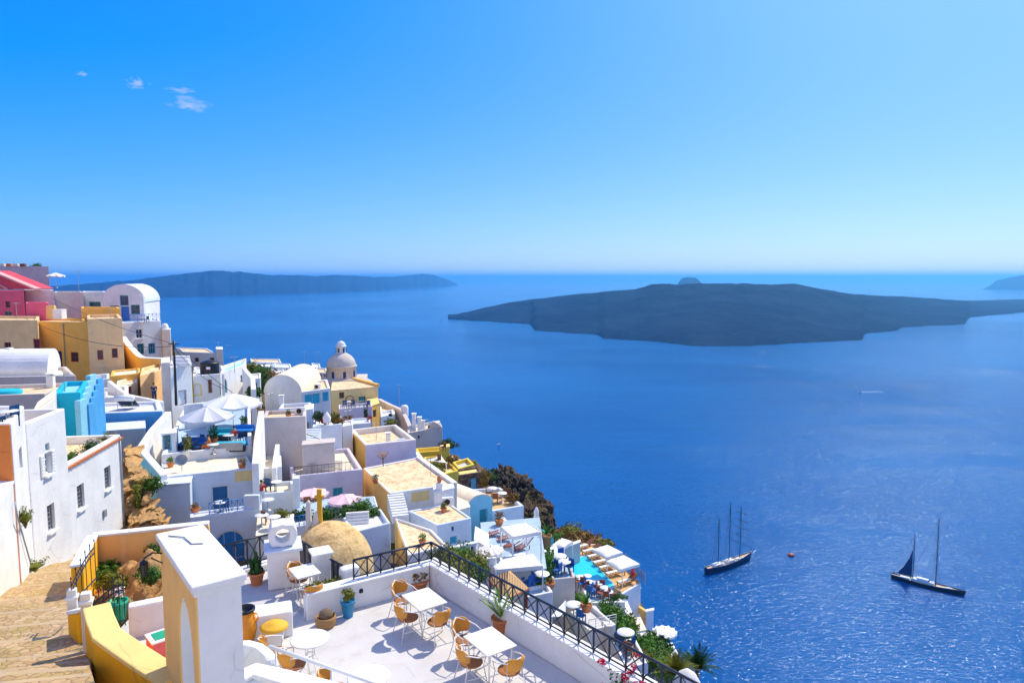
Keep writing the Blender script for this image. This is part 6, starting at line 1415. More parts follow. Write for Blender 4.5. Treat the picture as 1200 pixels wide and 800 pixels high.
# terrace with timber furniture
H11 = bld('white_house', 'blue white block carrying the timber furnished terrace', 'house', (576, 598.5, 58), (614, 592), (550, 573), 5, 'whiteblue', 'tan', rim=(.3, .35), Dn=(586, 570.5))
zf = H11.zr
for i, (u, Y, lab) in enumerate(((573, 62.5, 'timber chair at the left of the terrace above the blue wall'), (580, 61, 'timber chair in the middle of the terrace above the blue wall'), (588, 63, 'timber chair behind the others on the terrace above the blue wall'), (597, 62, 'timber chair at the right of the terrace above the blue wall'))): place('smallchair_b', None, lab, AT(u, Y, zf), i * 1.7, scale=1.2)
for i, (u, Y, lab) in enumerate(((577, 63, 'white topped table at the left of the timber terrace'), (588, 61.5, 'white topped table at the right of the timber terrace'))): place('smalltable_w', None, lab, AT(u, Y, zf), 0, scale=1.15)
shrub('red_shrub', 'tall reddish bush at the back of the timber terrace', AT(568, 66, zf + .9), (.8, .7, 1.2), 'leafbrown', 320, .2); shrub('red_shrub', 'reddish bush at the right corner of the timber terrace', AT(601, 61, zf + .6), (.7, .6, .6), 'leafbrown', 240, .2)
# ------------------------------------------------------------ lounger terrace
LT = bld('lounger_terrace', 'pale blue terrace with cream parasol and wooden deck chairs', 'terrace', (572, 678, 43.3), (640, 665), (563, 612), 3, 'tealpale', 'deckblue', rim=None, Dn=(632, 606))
zl = LT.z
def lt_(u, v): return PZ(u, v, zl)
V3c = bld('white_wall_block', 'rounded white wall end below the vaulted house', 'wall', (556, 631, 49), (572, 641), (557, 616), 2.5, 'white', 'white', rim=None, ground=False)
wallrun('white_wall', 'white wall edge stepping down left of the deck chairs', [P(580, 611, 55), P(589, 606, 58), P(600, 617, 53)], .35, 1.4, 'white')
potted('potted_shrub', 'round dry shrub in a pot beside the blue walled block', lt_(585, 615), 'terracotta', .35, .4, 'leafbrown', 'bush', .42, .8, 260, .15)
for i, (u, v, a, lab) in enumerate(((583, 627, .25, 'wooden deck chair farthest up the blue terrace'), (594, 633, .2, 'wooden deck chair with white cushion in the middle of the row'), (601, 643, -.5, 'wooden deck chair nearest the second white awning'), (613, 643, .6, 'wooden deck chair at the right end of the row'))):
    place('deckchair', mk_deckchair, lab, lt_(u, v), a, 'wooden deck chairs on the blue terrace', 1.0)
q = lt_(575, 660); a0 = P(575, 640, 43.8); parasol('cream_parasol', 'round cream parasol beside the wooden deck chairs', Vector((a0.x, a0.y, zl)), a0.z - zl, 1.75, 'canvascream', 'round', 0, .12, sides=12)
awning('white_awning', 'upper white awning above the deck chair terrace', [(587, 617), (601, 629), (634, 622.5), (617, 612)], zl + 2.4, 2.4, 'canvas')
AB = bld('white_house', 'white wall block right of the upper awning', 'house', (617, 641, 54), (640, 633), (612, 628), 3, 'white', 'white', rim=(.25, .5))
potted('tall_jar_plant', 'tall brown jar with a palm between the two awnings', P(640, 645, 51), 'wicker', .42, 1.25, 'leafbright', 'agave', hgt=1.1, n=20, leaf=.06)
wallrun('white_wall', 'white wall with rounded ends along the top of the lower awning', [P(572, 659, 44.5), P(600, 651, 46.5), P(640, 644, 49)], .5, 2.5, 'white')
awning('white_awning', 'lower white awning over the restaurant with blue wall', [(581, 667.5), (636, 662.5), (625, 648.5), (573, 654)], P(581, 667, 42).z, 2.4, 'canvas', sag=.08)
RB = bld('restaurant', 'white restaurant wall with blue painted scenes under the lower awning', 'restaurant', (586, 669, 43.5), (636, 664), (586, 666), 2.6, 'whiteblue', 'white', rim=None, ground=True)
s0 = hit(RB.F, 600, 676); s1 = hit(RB.F, 626, 678)
m = MB(); rg = random.Random(9)
for k in range(9):
    s = s0[0] + (s1[0] - s0[0]) * rg.random(); z = RB.z - rg.uniform(.5, 1.9); r_ = rg.uniform(.14, .34); pts = [wpt(RB.F, s + r_ * math.cos(a) * rg.uniform(.7, 1.1), z + r_ * math.sin(a) * rg.uniform(.6, 1.1), .012 + .002 * k) for a in [2 * math.pi * j / 9 for j in range(9)]]; m.extr(pts, RB.F[2] * .004)
m.build('mural', 'bluepaint', RB.t)
opening(RB, RB.F, (627, 669, 633, 683), 'door', 'whitemetal', 'navy', handle=False)
t = thing('wall_tower', 'white wall end with stepped top left of the lower awning', 'wall', P(572, 672, 43)); m = MB(); p_ = P(572, 655, 43); m.box(p_ - UP * 1.5, (1.0, .7, 3.4), rz=.25); m.build('wall', 'white', t, bevel=.08); m = MB(); m.box(p_ + Vector((.55, -.2, -1.9)), (.7, .6, 3.2), rz=.25); m.build('step', 'white', t, bevel=.08)
# hedge below the cafe railing, small terrace with pavilion
for i, (u, v, Y, lab, mt) in enumerate(((516, 652, 36, 'yellow green bush at the left of the hedge below the cafe railing', 'leafyellow'), (530, 655, 37, 'green bush in the hedge below the cafe railing', 'leaf'), (541, 650, 39, 'tall green bush behind the cafe railing hedge', 'leafbright'), (546, 663, 35, 'dense bush in the middle of the hedge below the railing', 'leafyellow'), (556, 672, 34, 'dark bush where the hedge meets the brown pavilion', 'leaf'), (561, 659, 38, 'olive bush at the end of the hedge near the white wall', 'leafyellow'), (534, 668, 32, 'low bush right behind the cafe railing', 'leafyellow'))): shrub('hedge_bush', lab, P(u, v, Y), (1.0, .9, .9), mt, 460, .15)
GB = bld('garden_house', 'white garden house with brown door behind the hedge', 'house', (525, 643, 41), (558, 635.5), (527, 640), 3, 'white', 'white', rim=None)
opening(GB, GB.F, (552, 640, 556, 655), 'door', 'whitemetal', 'brownwood', handle=False)
z_p = P(592, 703, 35).z
t = thing('pavilion', 'brown pavilion with pyramid tile roof and dark red posts', 'pavilion', AT(600, 37, z_p - 2))
ev = [PZ(572, 678, P(572, 678, 37).z), PZ(593, 702, P(572, 678, 37).z), PZ(620, 689, P(572, 678, 37).z), PZ(598, 668.5, P(572, 678, 37).z)]
ze = ev[0].z; apx = (ev[0] + ev[1] + ev[2] + ev[3]) / 4 + UP * .75
m, ntx, bx = newmat('pavilion_tiles'); M['tiles'] = m; vec = objvec(ntx); wv = ntx.nodes.new('ShaderNodeTexWave'); wv.inputs['Scale'].default_value = 2.2; wv.inputs['Distortion'].default_value = 1; lnk(ntx, vec, wv.inputs['Vector']); lnk(ntx, mixc(ntx, wv.outputs['Fac'], (.55, .30, .12), (.72, .46, .22)), bx.inputs['Base Color']); bx.inputs['Roughness'].default_value = .85; bump(ntx, bx, wv.outputs['Fac'], .7, .06)
m = MB(); cc = (ev[0] + ev[1] + ev[2] + ev[3]) / 4
def roofpyr(mm, pts, top, th):
    lo = [p - UP * th for p in pts]; mm.add(list(pts) + [top] + lo, [(0, 1, 4), (1, 2, 4), (2, 3, 4), (3, 0, 4), (1, 0, 5, 6), (2, 1, 6, 7), (3, 2, 7, 8), (0, 3, 8, 5), (5, 8, 7, 6)])
roofpyr(m, ev, apx, .1); m.build('roof', 'tiles', t)
m = MB()
for i in range(4): m.tube([ev[i] - UP * .04, ev[(i + 1) % 4] - UP * .04], .06, 4)
m.build('eaves', 'redwood', t)
for p in ev: q = cc.lerp(p, .88); m = MB(); m.box(Vector((q.x, q.y, ze - 1.35)), (.12, .12, 2.6)); m.build('post', 'redwood', t)
GROUND.append((cc.x, cc.y, ze - 3.0))
person('person in yellow and red standing inside the brown pavilion', Vector((cc.x, cc.y - .3, ze - 2.2)), 2, 'stand', 'clothorange', 'clothred')
# small upper terrace with blue chairs
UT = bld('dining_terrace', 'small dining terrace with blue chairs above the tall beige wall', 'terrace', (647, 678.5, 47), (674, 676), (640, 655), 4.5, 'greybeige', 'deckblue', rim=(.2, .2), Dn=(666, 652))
zf = UT.zr
def ut(u, v): return PZ(u, v, zf)
for i, (u, v, lab) in enumerate(((656, 664, 'round white table at the back of the small dining terrace'), (661, 671, 'round white table at the front of the small dining terrace'))): place('smalltable_w', None, lab, ut(u, v), 0, scale=1.2)
for i, (u, v, lab) in enumerate(((648, 664, 'blue chair at the back left of the small dining terrace'), (651, 670, 'blue chair in the middle left of the small dining terrace'), (653, 675, 'blue chair at the front of the small dining terrace'), (667, 671, 'blue chair at the right of the small dining terrace'), (659, 659, 'blue chair farthest back on the small dining terrace'))): place('smallchair_n2', mk_smallchair('cushionblue', 'blue_chair'), lab, ut(u, v), i * 1.3, scale=1.2)
shrub('terrace_palm', 'leafy palm at the left of the small dining terrace', P(641, 661, 48), (.8, .8, 1.5), 'leafbright', 340, .28); shrub('terrace_palm', 'round green shrub at the corner of the small dining terrace', P(663, 660, 52), (.6, .6, .5), 'leafdark', 200, .16)
UT2 = bld('dining_terrace', 'low white terrace with one round table left of the beige wall', 'terrace', (618, 699, 41), (648, 693), (612, 688), 4, 'white', 'deckblue', rim=(.2, .25))
place('smalltable_w', None, 'round white table on the low white terrace by the pavilion', PZ(635, 687, UT2.zr), 0, scale=1.2); place('smallchair_n2', None, 'blue chair on the low white terrace by the pavilion', PZ(629, 688, UT2.zr), .4, scale=1.2); place('smallchair_n2', None, 'blue chair under the end of the lower awning', PZ(619, 690.5, UT2.zr), 2.4, scale=1.2)
potted('potted_shrub', 'small brown potted plant on the low white terrace', PZ(645, 688, UT2.zr), 'terracotta', .3, .35, 'leafbrown', 'bush', .3, .3, 120, .12)
shrub('terrace_plant', 'bright creeping plant under the end of the lower awning', P(633, 681, 43), (.6, .5, .5), 'leafbright', 220, .16)
sail('white cloth sail stretched before the tall beige wall', [(645, 723, 36), (663, 721, 37.5), (663, 703, 38.5)], post=False, hp=1)
# ------------------------------------------------------------ pool and decks
ZP = P(690, 668, 63).z
def pl(u, v, dz=0): return PZ(u, v, ZP + dz)
DK = [pl(655, 644), pl(676, 634), pl(702, 637), pl(751, 682), pl(724, 698), pl(668, 672)]
t = thing('pool_deck', 'sandy timber deck on white walls around the turquoise pool', 'deck', DK[0]); m = MB(); m.prism(DK, ZP - 6, ZP - .06); m.build('wall', 'white', t, bevel=.04); m = MB(); cd = sum(DK, Vector()) / 6; m.prism([p + (cd - p).normalized() * .25 for p in DK], ZP - .06, ZP); m.build('decking', 'tan', t)
for p in DK: GROUND.append((p.x, p.y, ZP - 4.8))
PW = [pl(657.5, 647), pl(674, 650), pl(679, 655), pl(687, 652), pl(718, 684.5), pl(715, 690), pl(674, 674), pl(666, 664)]
t = thing('swimming_pool', 'turquoise pool with angular edge on the timber deck', 'swimming pool', PW[0])
m = MB(); m.prism([p for p in PW], ZP + .004, ZP + .06); m.build('water', 'pool', t)
m = MB(); n_ = len(PW); cp = sum(PW, Vector()) / n_
for i in range(n_):
    a, b = PW[i], PW[(i + 1) % n_]; oa = a + (a - cp).normalized() * .35; ob = b + (b - cp).normalized() * .35; m.hexa([a, b, ob, oa], [x + UP * .10 for x in (a, b, ob, oa)])
m.build('rim', 'tealpale', t)
a0 = P(711, 640, 67); awz = ZP + 2.4
awning('square_parasol', 'square white parasol roof at the far end of the pool deck', [(694, 643.5), (711, 653), (730, 647), (712, 638)], awz, 2.4, 'canvas', sag=-.3, centre=True)
awning('square_parasol', 'square white parasol roof nearer on the pool deck', [(710, 657), (727, 667.5), (750, 660.5), (731, 650)], ZP + 2.4, 2.4, 'canvas', sag=-.3, centre=True)
for i, (u, v, a, lab) in enumerate(((685, 643, .5, 'sun lounger farthest from us beside the pool'), (693, 648, .5, 'sun lounger second along the far side of the pool'), (699, 654, .5, 'sun lounger third along the far side of the pool'), (706, 661, .5, 'sun lounger in the middle of the far pool side'), (713, 667, .5, 'sun lounger shaded by the nearer square parasol'), (721, 674, .5, 'sun lounger nearest the end of the pool'))): place('lounger', mk_lounger, lab, pl(u, v), a, 'sun loungers along the pool', 1.1)
person('person in red on the pool deck by the glass fence', pl(741, 681), 1, 'stand', 'clothred', 'clothred')
place('lounger', None, 'lounger with blue shade beside the person in red', pl(735, 684), .5, scale=1.1)
t = thing('glass_fence', 'pale blue glass fence along the seaward edge of the pool deck', 'fence', pl(748, 682))
a, b = pl(733, 660), pl(756, 684); m = MB(); e = (b - a).normalized(); nn = Vector((-e.y, e.x, 0)); m.hexa([a, b, b + nn * .03, a + nn * .03], [x + UP * 1.0 for x in (a, b, b + nn * .03, a + nn * .03)])
gm, gnt, gb = newmat('clear_fence_glass'); gb.inputs['Base Color'].default_value = (.55, .8, .9, 1); gb.inputs['Transmission Weight'].default_value = .85; gb.inputs['Roughness'].default_value = .03; gb.inputs['IOR'].default_value = 1.1; M['fenceglass'] = gm
m.build('panel', 'fenceglass', t)
for i in range(6): p = a.lerp(b, i / 5); m = MB(); m.box(p + UP * .5, (.06, .06, 1.04)); m.build('post', 'greymetal', t)
PB = bld('white_house', 'white pool house with tall grey recess under the deck', 'house', (733, 699, 61), (751, 688), (722, 689), 6, 'white', 'white', rim=None)
opening(PB, PB.F, (737, 700, 747, 722), 'door', 'white', 'greymetal', handle=False)
wallrun('white_wall', 'slanted white buttress below the pool house', [P(729, 698, 60), P(735, 712, 57), P(741, 725, 54)], .6, 3, 'white')
PT = bld('white_house', 'white tapering tower at the seaward foot of the pool house', 'house', (757, 716, 59), (766, 714), (757, 713.5), 5, 'whiteblue', 'white', rim=None)
m = MB(); m.box(P(752, 716, 60), (.35, 1.2, .7), rz=.5); single(m, 'orange_mattress', 'peach', 'orange mattress leaning between pool house and white tower', 'mattress', bevel=.1)
# terraces below the pool
MT = bld('dining_terrace', 'middle terrace with white round tables below the pool', 'terrace', (690, 706, 54), (733, 705), (677, 677), 3, 'white', 'deckblue', rim=(.25, .3), Dn=(700, 680))
zf = MT.zr
def mt(u, v): return PZ(u, v, zf)
k = 0
for i, (u, v) in enumerate(((680, 684), (688, 683), (690, 690), (701, 692), (708, 697), (713, 702))):
    a0 = mt(u, v); place('smalltable_w', None, ('white table at the upper left of the terrace below the pool', 'white table against the wall of the terrace below the pool', 'white table in the second row of the terrace below the pool', 'white table in the middle of the terrace below the pool', 'white table near the planted end of the terrace below the pool', 'white table at the lower right of the terrace below the pool')[i], a0, 0, scale=.95)
for i, (u, v) in enumerate(((677, 687), (684, 687), (686, 692), (696, 693), (705, 693), (703, 700), (717, 701), (710, 704))):
    place('smallchair_r', mk_smallchair('redwood', 'red_wood_chair'), ('red wood chair at the upper left corner of the terrace below the pool', 'red wood chair between the two upper tables below the pool', 'red wood chair in front of the second row table below the pool', 'red wood chair left of the middle table below the pool', 'red wood chair behind the middle table below the pool', 'red wood chair in front of the middle table below the pool', 'red wood chair at the planted end of the terrace below the pool', 'red wood chair nearest the lower right corner below the pool')[i], mt(u, v), i * 1.1, 'red wood chairs below the pool', 1.1)
for u, v, lab in ((682, 690, 'blue chair among the upper tables below the pool'), (697, 698, 'blue chair among the middle tables below the pool'), (692, 699, 'blue chair at the front edge of the terrace below the pool')): place('smallchair_n2', None, lab, mt(u, v), u, scale=1.25)
shrub('terrace_plant', 'row of green plants at the end of the terrace below the pool', mt(724, 703) + UP * .3, (1.0, .5, .45), 'leaf', 220, .18)
potted('potted_palm', 'palm like plant in a clay pot left of the lower terraces', P(687, 716, 46), 'terracotta', .4, .5, 'leafbright', 'agave', hgt=1.1, n=26, leaf=.07)
shrub('terrace_plant', 'small bright plant beside the beige wall foot', P(677, 700, 49), (.5, .5, .45), 'leafbright', 180, .15)
LTb = bld('white_terrace', 'white terrace floor with railing below the beige wall', 'terrace', (690, 738, 44), (722, 731), (668, 716), 3, 'white', 'deck', rim=(.2, .3), Dn=(694, 708))
railing('white_railing', 'white horizontal railing along the lower white terrace', LTb.A + UP * .02, LTb.B + UP * .02, .7, 4, 'whitemetal', 'h')
place('smalltable_w', None, 'round white table on the lower white terrace', PZ(672, 724, LTb.zr), 0, scale=1.4); place('smallchair_n2', None, 'blue chair on the lower white terrace', PZ(681, 729, LTb.zr), 1, scale=1.2)
wallrun('cream_wall', 'slanting cream wall edge beside the lower white terrace', [P(694, 709, 50), P(705, 722, 47), P(715, 733, 44)], .5, 1.6, 'whitewarm')
for i, (u, v, Y, r_, lab, mt_) in enumerate(((712, 716, 50, 1.1, 'green tree crown at the top of the planted slope', 'leafbright'), (722, 722, 50, 1.2, 'dark green tree crown in the middle of the planted slope', 'leaf'), (728, 733, 48, 1.2, 'green bush below the dark tree crown', 'leafbright'), (738, 730, 52, .9, 'flowering bush beside the cream wall', 'leafyellow'), (724, 744, 45, .8, 'small bush at the foot of the planted slope', 'leaf'))): shrub('slope_tree', lab, P(u, v, Y), (r_, r_, r_ * .9), mt_, 520, .22)
CWB = bld('cream_house', 'cream rounded house wall below the white tower', 'house', (737, 741, 52), (757, 737), (731, 726), 5, 'whitewarm', 'roofcream', rim=None)
CW2 = bld('white_house', 'white house wall with teal strip behind the green vines', 'house', (741, 748, 50), (768, 745), (741, 742), 5, 'tealpale', 'white', rim=None)
a0 = P(779, 735.5, 56); parasol('round_parasol', 'round white parasol standing out over the sea', a0 - UP * 2.4, 2.4, 2.1, 'canvas', 'round', 0, .13, sides=12)
VB = bld('white_house', 'white house end with leaning walls under the round parasol', 'house', (775, 775, 50), (797, 771), (767, 756), 6, 'whiteblue', 'white', rim=None)
wallrun('white_wall', 'curved white wall descending beside the vines', [P(783, 765, 50), P(793, 772, 48), P(797, 782, 45), P(806, 792, 42)], .4, 2.5, 'white')
for i, (u, v, Y, r_, lab, mt_) in enumerate(((752, 753, 48, 1.2, 'dense vine mound at the top of the green bank', 'leafbright'), (765, 750, 50, 1.0, 'vine clump under the round parasol', 'leaf'), (760, 766, 45, 1.5, 'large vine mound in the middle of the green bank', 'leafbright'), (772, 772, 44, 1.4, 'vine mound at the seaward side of the green bank', 'leaf'), (778, 757, 49, .9, 'arching green creeper near the white curved wall', 'leafdark'), (783, 782, 41, 1.1, 'bush where the green bank meets the lowest wall', 'leafbright'), (747, 772, 43, .8, 'small bush inside the green bank next to the railing', 'leaf'))): shrub('vine_mound', lab, P(u, v, Y), (r_, r_, r_ * .8), mt_, 620, .2)
DT = bld('white_terrace', 'lowest white terrace with set table below the railing', 'terrace', (735, 783, 38), (760, 775), (718, 752), 3, 'white', 'deck', rim=(.2, .25), Dn=(744, 746))
place('smalltable_w', None, 'white table on the lowest white terrace', PZ(733, 757, DT.zr), 0, scale=1.3)
for i, (u, v, lab) in enumerate(((727, 760, 'dark chair left of the table on the lowest white terrace'), (738, 762, 'dark chair right of the table on the lowest white terrace'))): place('smallchair_n', None, lab, PZ(u, v, DT.zr), i * 2 + .5, scale=1.2)
place('smallchair_b', None, 'timber chair at the front of the lowest white terrace', PZ(737, 769, DT.zr), 1, scale=1.2)
shrub('hedge_bush', 'flat topped dry hedge at the end of the lowest white terrace', P(751, 767, 40), (1.1, .5, .5), 'leafyellow', 360, .14)
for i, (u, v, Y, lab) in enumerate(((817, 781, 36, 'dark green feathery palm at the bottom right of the town'), (793, 788, 34, 'olive feathery palm left of the round thatched roof'))):
    q = P(u, v, Y); t = thing('palm_tree', lab, 'palm', q - UP * 1.6); m = MB(); m.tube([q - UP * 1.6, q], .14, 7, r2=.1); m.build('trunk', 'bark', t); rg = random.Random(i + 3); m = MB()
    for k in range(60):
        a = k * 2.4; tl = rg.uniform(.2, 1); d = Vector((math.cos(a) * tl, math.sin(a) * tl, 1.0 - .7 * tl)).normalized(); L = rg.uniform(.9, 1.5); sd = d.cross(UP).normalized()
        for j in range(16):
            f = (j + 1) / 16; x = q + d * L * f - UP * (.35 * f * f * tl * L)
            for sg in (-1, 1): m.add([x, x + sd * sg * .28 * (1.1 - f * .8) + d * .14 - UP * .05, x + d * .05], [(0, 1, 2)])
    m.build('fronds', ('leafdark', 'leafyellow')[i], t)
c = P(805, 797, 33); m = MB(); m.lathe(c, [(.75, -.6), (.7, -.1), (.45, .35), (.12, .6), (.001, .62)], 16); single(m, 'round_roof', 'whitewarm', 'small pale dome cut by the bottom edge between the palms', 'dome')
# far corner near the cliff: statue, white tents
q = P(628.5, 614, 62); m = MB(); m.lathe(q, [(.45, -1.0), (.4, .2), (.2, .9), (.25, 1.2), (.1, 1.6), (.001, 1.7)], 10); single(m, 'garden_statue', 'white', 'slim white cone shaped chimney before the dark rocks', 'chimney')
wallrun('glass_edge_wall', 'turquoise edge wall below the rocks', [P(631, 618, 62), P(640, 623, 61), P(648, 629, 60)], .25, 1.0, 'cyanpaint')
awning('white_awning', 'small white tent roof at the far end of the pool', [(646, 639), (661, 641), (671, 634), (658, 630)], P(657, 635, 60).z, 2.2, 'canvas', sag=-.3)
PE = bld('white_house', 'stepped white wall between lower awning and pool', 'house', (644, 655, 53), (656, 650), (640, 643), 5, 'white', 'white', rim=None)
PE2 = bld('grey_walled_house', 'grey roofed wall behind the pool head', 'house', (656, 643, 63), (680, 634.5), (656, 640), 3, 'grey', 'white', rim=None)
for u, v, lab in ((634, 626, 'bright small palm beside the jar'), (629, 628, 'orange flowered plant under the upper awning'), (652, 627, 'little bush by the turquoise edge wall')): shrub('terrace_plant', lab, P(u, v, 57), (.6, .6, .4), 'leafbright' if u != 629 else 'leafbrown', 160, .15)
# ------------------------------------------------------------ dark volcanic crag
m, ntx, bx = newmat('crag_rock'); M['crag'] = m; vec = objvec(ntx); n1 = tex_noise(ntx, vec, .35, 8, .72); n2 = tex_noise(ntx, vec, 1.6, 6, .65); n3_ = tex_noise(ntx, vec, .15, 3, .5)
c = mixc(ntx, ramp(ntx, n1, [(.40, 0), (.60, 1)]), (.016, .015, .015), (.075, .055, .04)); c = mixc(ntx, ramp(ntx, n3_, [(.5, 0), (.62, .8)]), c, (.13, .075, .03)); lnk(ntx, mixc(ntx, ramp(ntx, n2, [(.56, 0), (.7, .7)]), c, (.12, .13, .02)), bx.inputs['Base Color']); bx.inputs['Roughness'].default_value = .95; bump(ntx, bx, n2, 1.0, .6)
m = MB()
def crag(c, r, sd, sub=5):
    bm = bmesh.new(); bmesh.ops.create_icosphere(bm, subdivisions=sub, radius=1); vs = []
    for v in bm.verts:
        q = v.co.copy(); k = 1 + .30 * noise.fractal(q * 1.5 + Vector((sd * 7, sd, 0)), .8, 2.1, 6) + .42 * (abs(noise.noise(q * 3.1 + Vector((sd, 0, 0)))) - .2) + .30 * (noise.cell(q * 3.3 + Vector((sd, sd, 0))) - .5) * .5; vs.append(Vector((q.x * r[0] * k, q.y * r[1] * k, q.z * r[2] * k)) + c)
    m.add(vs, [[v.index for v in f.verts] for f in bm.faces], False); bm.free()
for i, (u, v, Y, r) in enumerate(((592, 560, 93, (1.9, 3, 2.0)), (606, 567, 91, (2.2, 3, 1.8)), (590, 574, 90, (2.6, 3, 2.8)), (608, 581, 88, (2.4, 3, 2.8)), (620, 593, 85, (2.2, 3, 2.8)), (630, 605, 81, (2.0, 3, 2.8)), (600, 598, 82, (2.8, 3.4, 3.4)), (615, 610, 78, (2.6, 3.2, 2.8)), (637, 617, 76, (1.5, 2.5, 1.9)), (577, 572, 86, (1.8, 2.4, 2.0)), (569, 566, 84, (1.4, 1.8, 1.3)))): crag(P(u, v + 6, Y), r, i + 1)
structure(m, 'volcanic_crag', 'crag', origin=P(610, 590, 88))
for q in (P(600, 600, 90), P(620, 612, 86), P(640, 622, 80), P(575, 580, 88), P(660, 632, 74), P(690, 634, 72), P(712, 641, 71)): GROUND.append((q.x, q.y, q.z - .6))
for i, (u, v, Y, r_, lab, mt_) in enumerate(((655, 624, 74, 1.5, 'brown scrub nearest the dark crag', 'leafbrown'), (668, 622, 74, 1.7, 'brown green scrub on the slope above the pool', 'leafyellow'), (682, 628, 73, 1.6, 'rusty scrub in the middle of the slope above the pool', 'leafbrown'), (697, 633, 72, 1.4, 'low rusty scrub at the outer end of the slope', 'leafbrown'), (708, 637, 71, 1.0, 'last grey scrub before the square parasols', 'leafyellow'), (672, 632, 70, 1.2, 'rusty scrub right behind the pool wall', 'leafbrown'), (586, 556, 93, 1.2, 'green scrub on top of the dark crag', 'leaf'), (545, 545, 84, 1.3, 'green scrub below the pale blue edge wall', 'leaf'), (570, 556, 84, 1.3, 'green scrub between stone house and crag', 'leaf'), (525, 520, 92, 1.4, 'dark green scrub at the corner of the beige cliff house', 'leafdark'), (612, 583, 84, 1.0, 'olive scrub clinging to the crag face', 'leafyellow'))): shrub('scrub_bush', lab, P(u, v, Y), (r_ * 1.3, r_ * 1.2, r_ * .55), mt_, 420, .26)
# ------------------------------------------------------------ small things on roofs
def ac_unit(label, q, rz):
    t = thing('air_conditioner', label, 'air conditioner', q); m = MB(); m.box(q + UP * .34, (.85, .35, .62), rz=rz); m.build('case', 'whitemetal', t, bevel=.02)
    rot = Matrix.Rotation(rz, 3, 'Z'); c_ = q + UP * .34 + rot @ Vector((-.08, -.18, 0)); m = MB(); m.extr([c_ + rot @ Vector((.22 * math.cos(a), 0, .22 * math.sin(a))) for a in [2 * math.pi * k / 14 for k in range(14)]], rot @ Vector((0, -.025, 0))); m.build('fan', 'black', t)
    for s in (-.3, .3): m = MB(); m.box(q + rot @ Vector((s, 0, .02)), (.06, .34, .05), rz=rz); m.build('foot', 'greymetal', t)
for u, Y, H, lab, rz in ((470, 64, H7, 'air conditioner on the sunken roof of the upper peach cube', .2), (352, 60, H2, 'air conditioner on the greige house roof beside the parasol terrace', .1), (120, 63, B2, 'air conditioner on the white roof above the blue wall', 0), (372, 84, V2b, 'air conditioner on the flat annex roof beside the barrel vault', .1)): ac_unit(lab, AT(u, Y, H.zr), rz)
for u, Y, H, h, lab in ((441, 66, H7, 1.8, 'aerial at the back of the sunken peach roof'), (318, 60, H2, 2.0, 'aerial at the left of the greige house roof'), (505, 57, H8, 1.6, 'aerial at the right side of the mottled peach roof'), (120, 70, B1, 1.8, 'aerial on the small white house behind the blue fins'), (130, 80, O1c, 2.0, 'aerial on the sandy corner house roof'), (20, 82, O1a, 2.2, 'aerial on the sandy house roof at the left edge'), (212, 68, W2, 1.7, 'aerial on the stepped roof behind the utility pole'), (275, 76, W4, 1.9, 'aerial on the white house right of the black tank'), (408, 66, S2, 1.6, 'aerial on the tall narrow white house'), (499, 90, RW2, 1.8, 'aerial on the beige house end above the cliff')):
    aerial('television_aerial', lab, AT(u, Y, H.zr), h, 4, .7, rz=(u % 7) * .4)
for u, Y, H, lab, mt in ((440, 55, H8, 'clay pot with green shrub at the back of the mottled roof', 'leaf'), (520, 50, H8b, 'clay pot with yellow plant on the lower peach roof', 'leafyellow'), (338, 58.5, H2, 'clay pot with green plant on the greige house roof', 'leaf'), (200, 47.6, HB, 'clay pot with green plant on the navy door house roof', 'leafbright'), (284, 47.2, HB, 'clay pot with dry plant at the right of the navy door house roof', 'leafbrown'), (495, 43, H8c, 'clay pot with bright plant on the lowest peach roof', 'leafbright')):
    potted('potted_plant', lab, AT(u, Y, H.zr), 'terracotta', .24, .32, mt, 'bush', .3, .5, 160, .12)
for u, Y, H, lab in ((60, 48.5, L3, 'white chimney on the peach screed roof behind the orange house'), (455, 65, H7, 'white chimney inside the sunken peach roof'), (330, 70, S0, 'white chimney on the flat cream topped wall house')):
    p_ = AT(u, Y, H.zr); t = thing('chimney', lab, 'chimney', p_); m = MB(); m.box(p_ + UP * .45, (.45, .45, .9), rz=.2); m.build('stack', 'white', t, bevel=.03); m = MB(); m.box(p_ + UP * 1.0, (.56, .56, .08), rz=.2); m.build('cap', 'white', t, bevel=.015)
def solar(label, q, rz):
    t = thing('solar_heater', label, 'solar water heater', q); rot = Matrix.Rotation(rz, 3, 'Z') @ Matrix.Rotation(R(-38), 3, 'X'); m = MB(); m.box(q + UP * .55, (1.5, 1.2, .07), m=rot); m.build('panel', 'glass', t); e = Vector((math.cos(rz), math.sin(rz), 0)); c_ = q + UP * 1.05 + Vector((-e.y, e.x, 0)) * -.55; m = MB(); m.tube([c_ - e * .75, c_ + e * .75], .25, 12); m.build('tank', 'whitemetal', t)
    m = MB()
    for s in (-.6, .6): m.tube([c_ + e * s, Vector((c_.x + e.x * s, c_.y + e.y * s, q.z))], .025, 4)
    m.build('stand', 'greymetal', t)
solar('solar water heater on the white roof of the blue walled house', AT(150, 58, B3.zr), .1); solar('solar water heater on the beige house roof above the cliff', AT(508, 91.5, RW2.zr), .3)
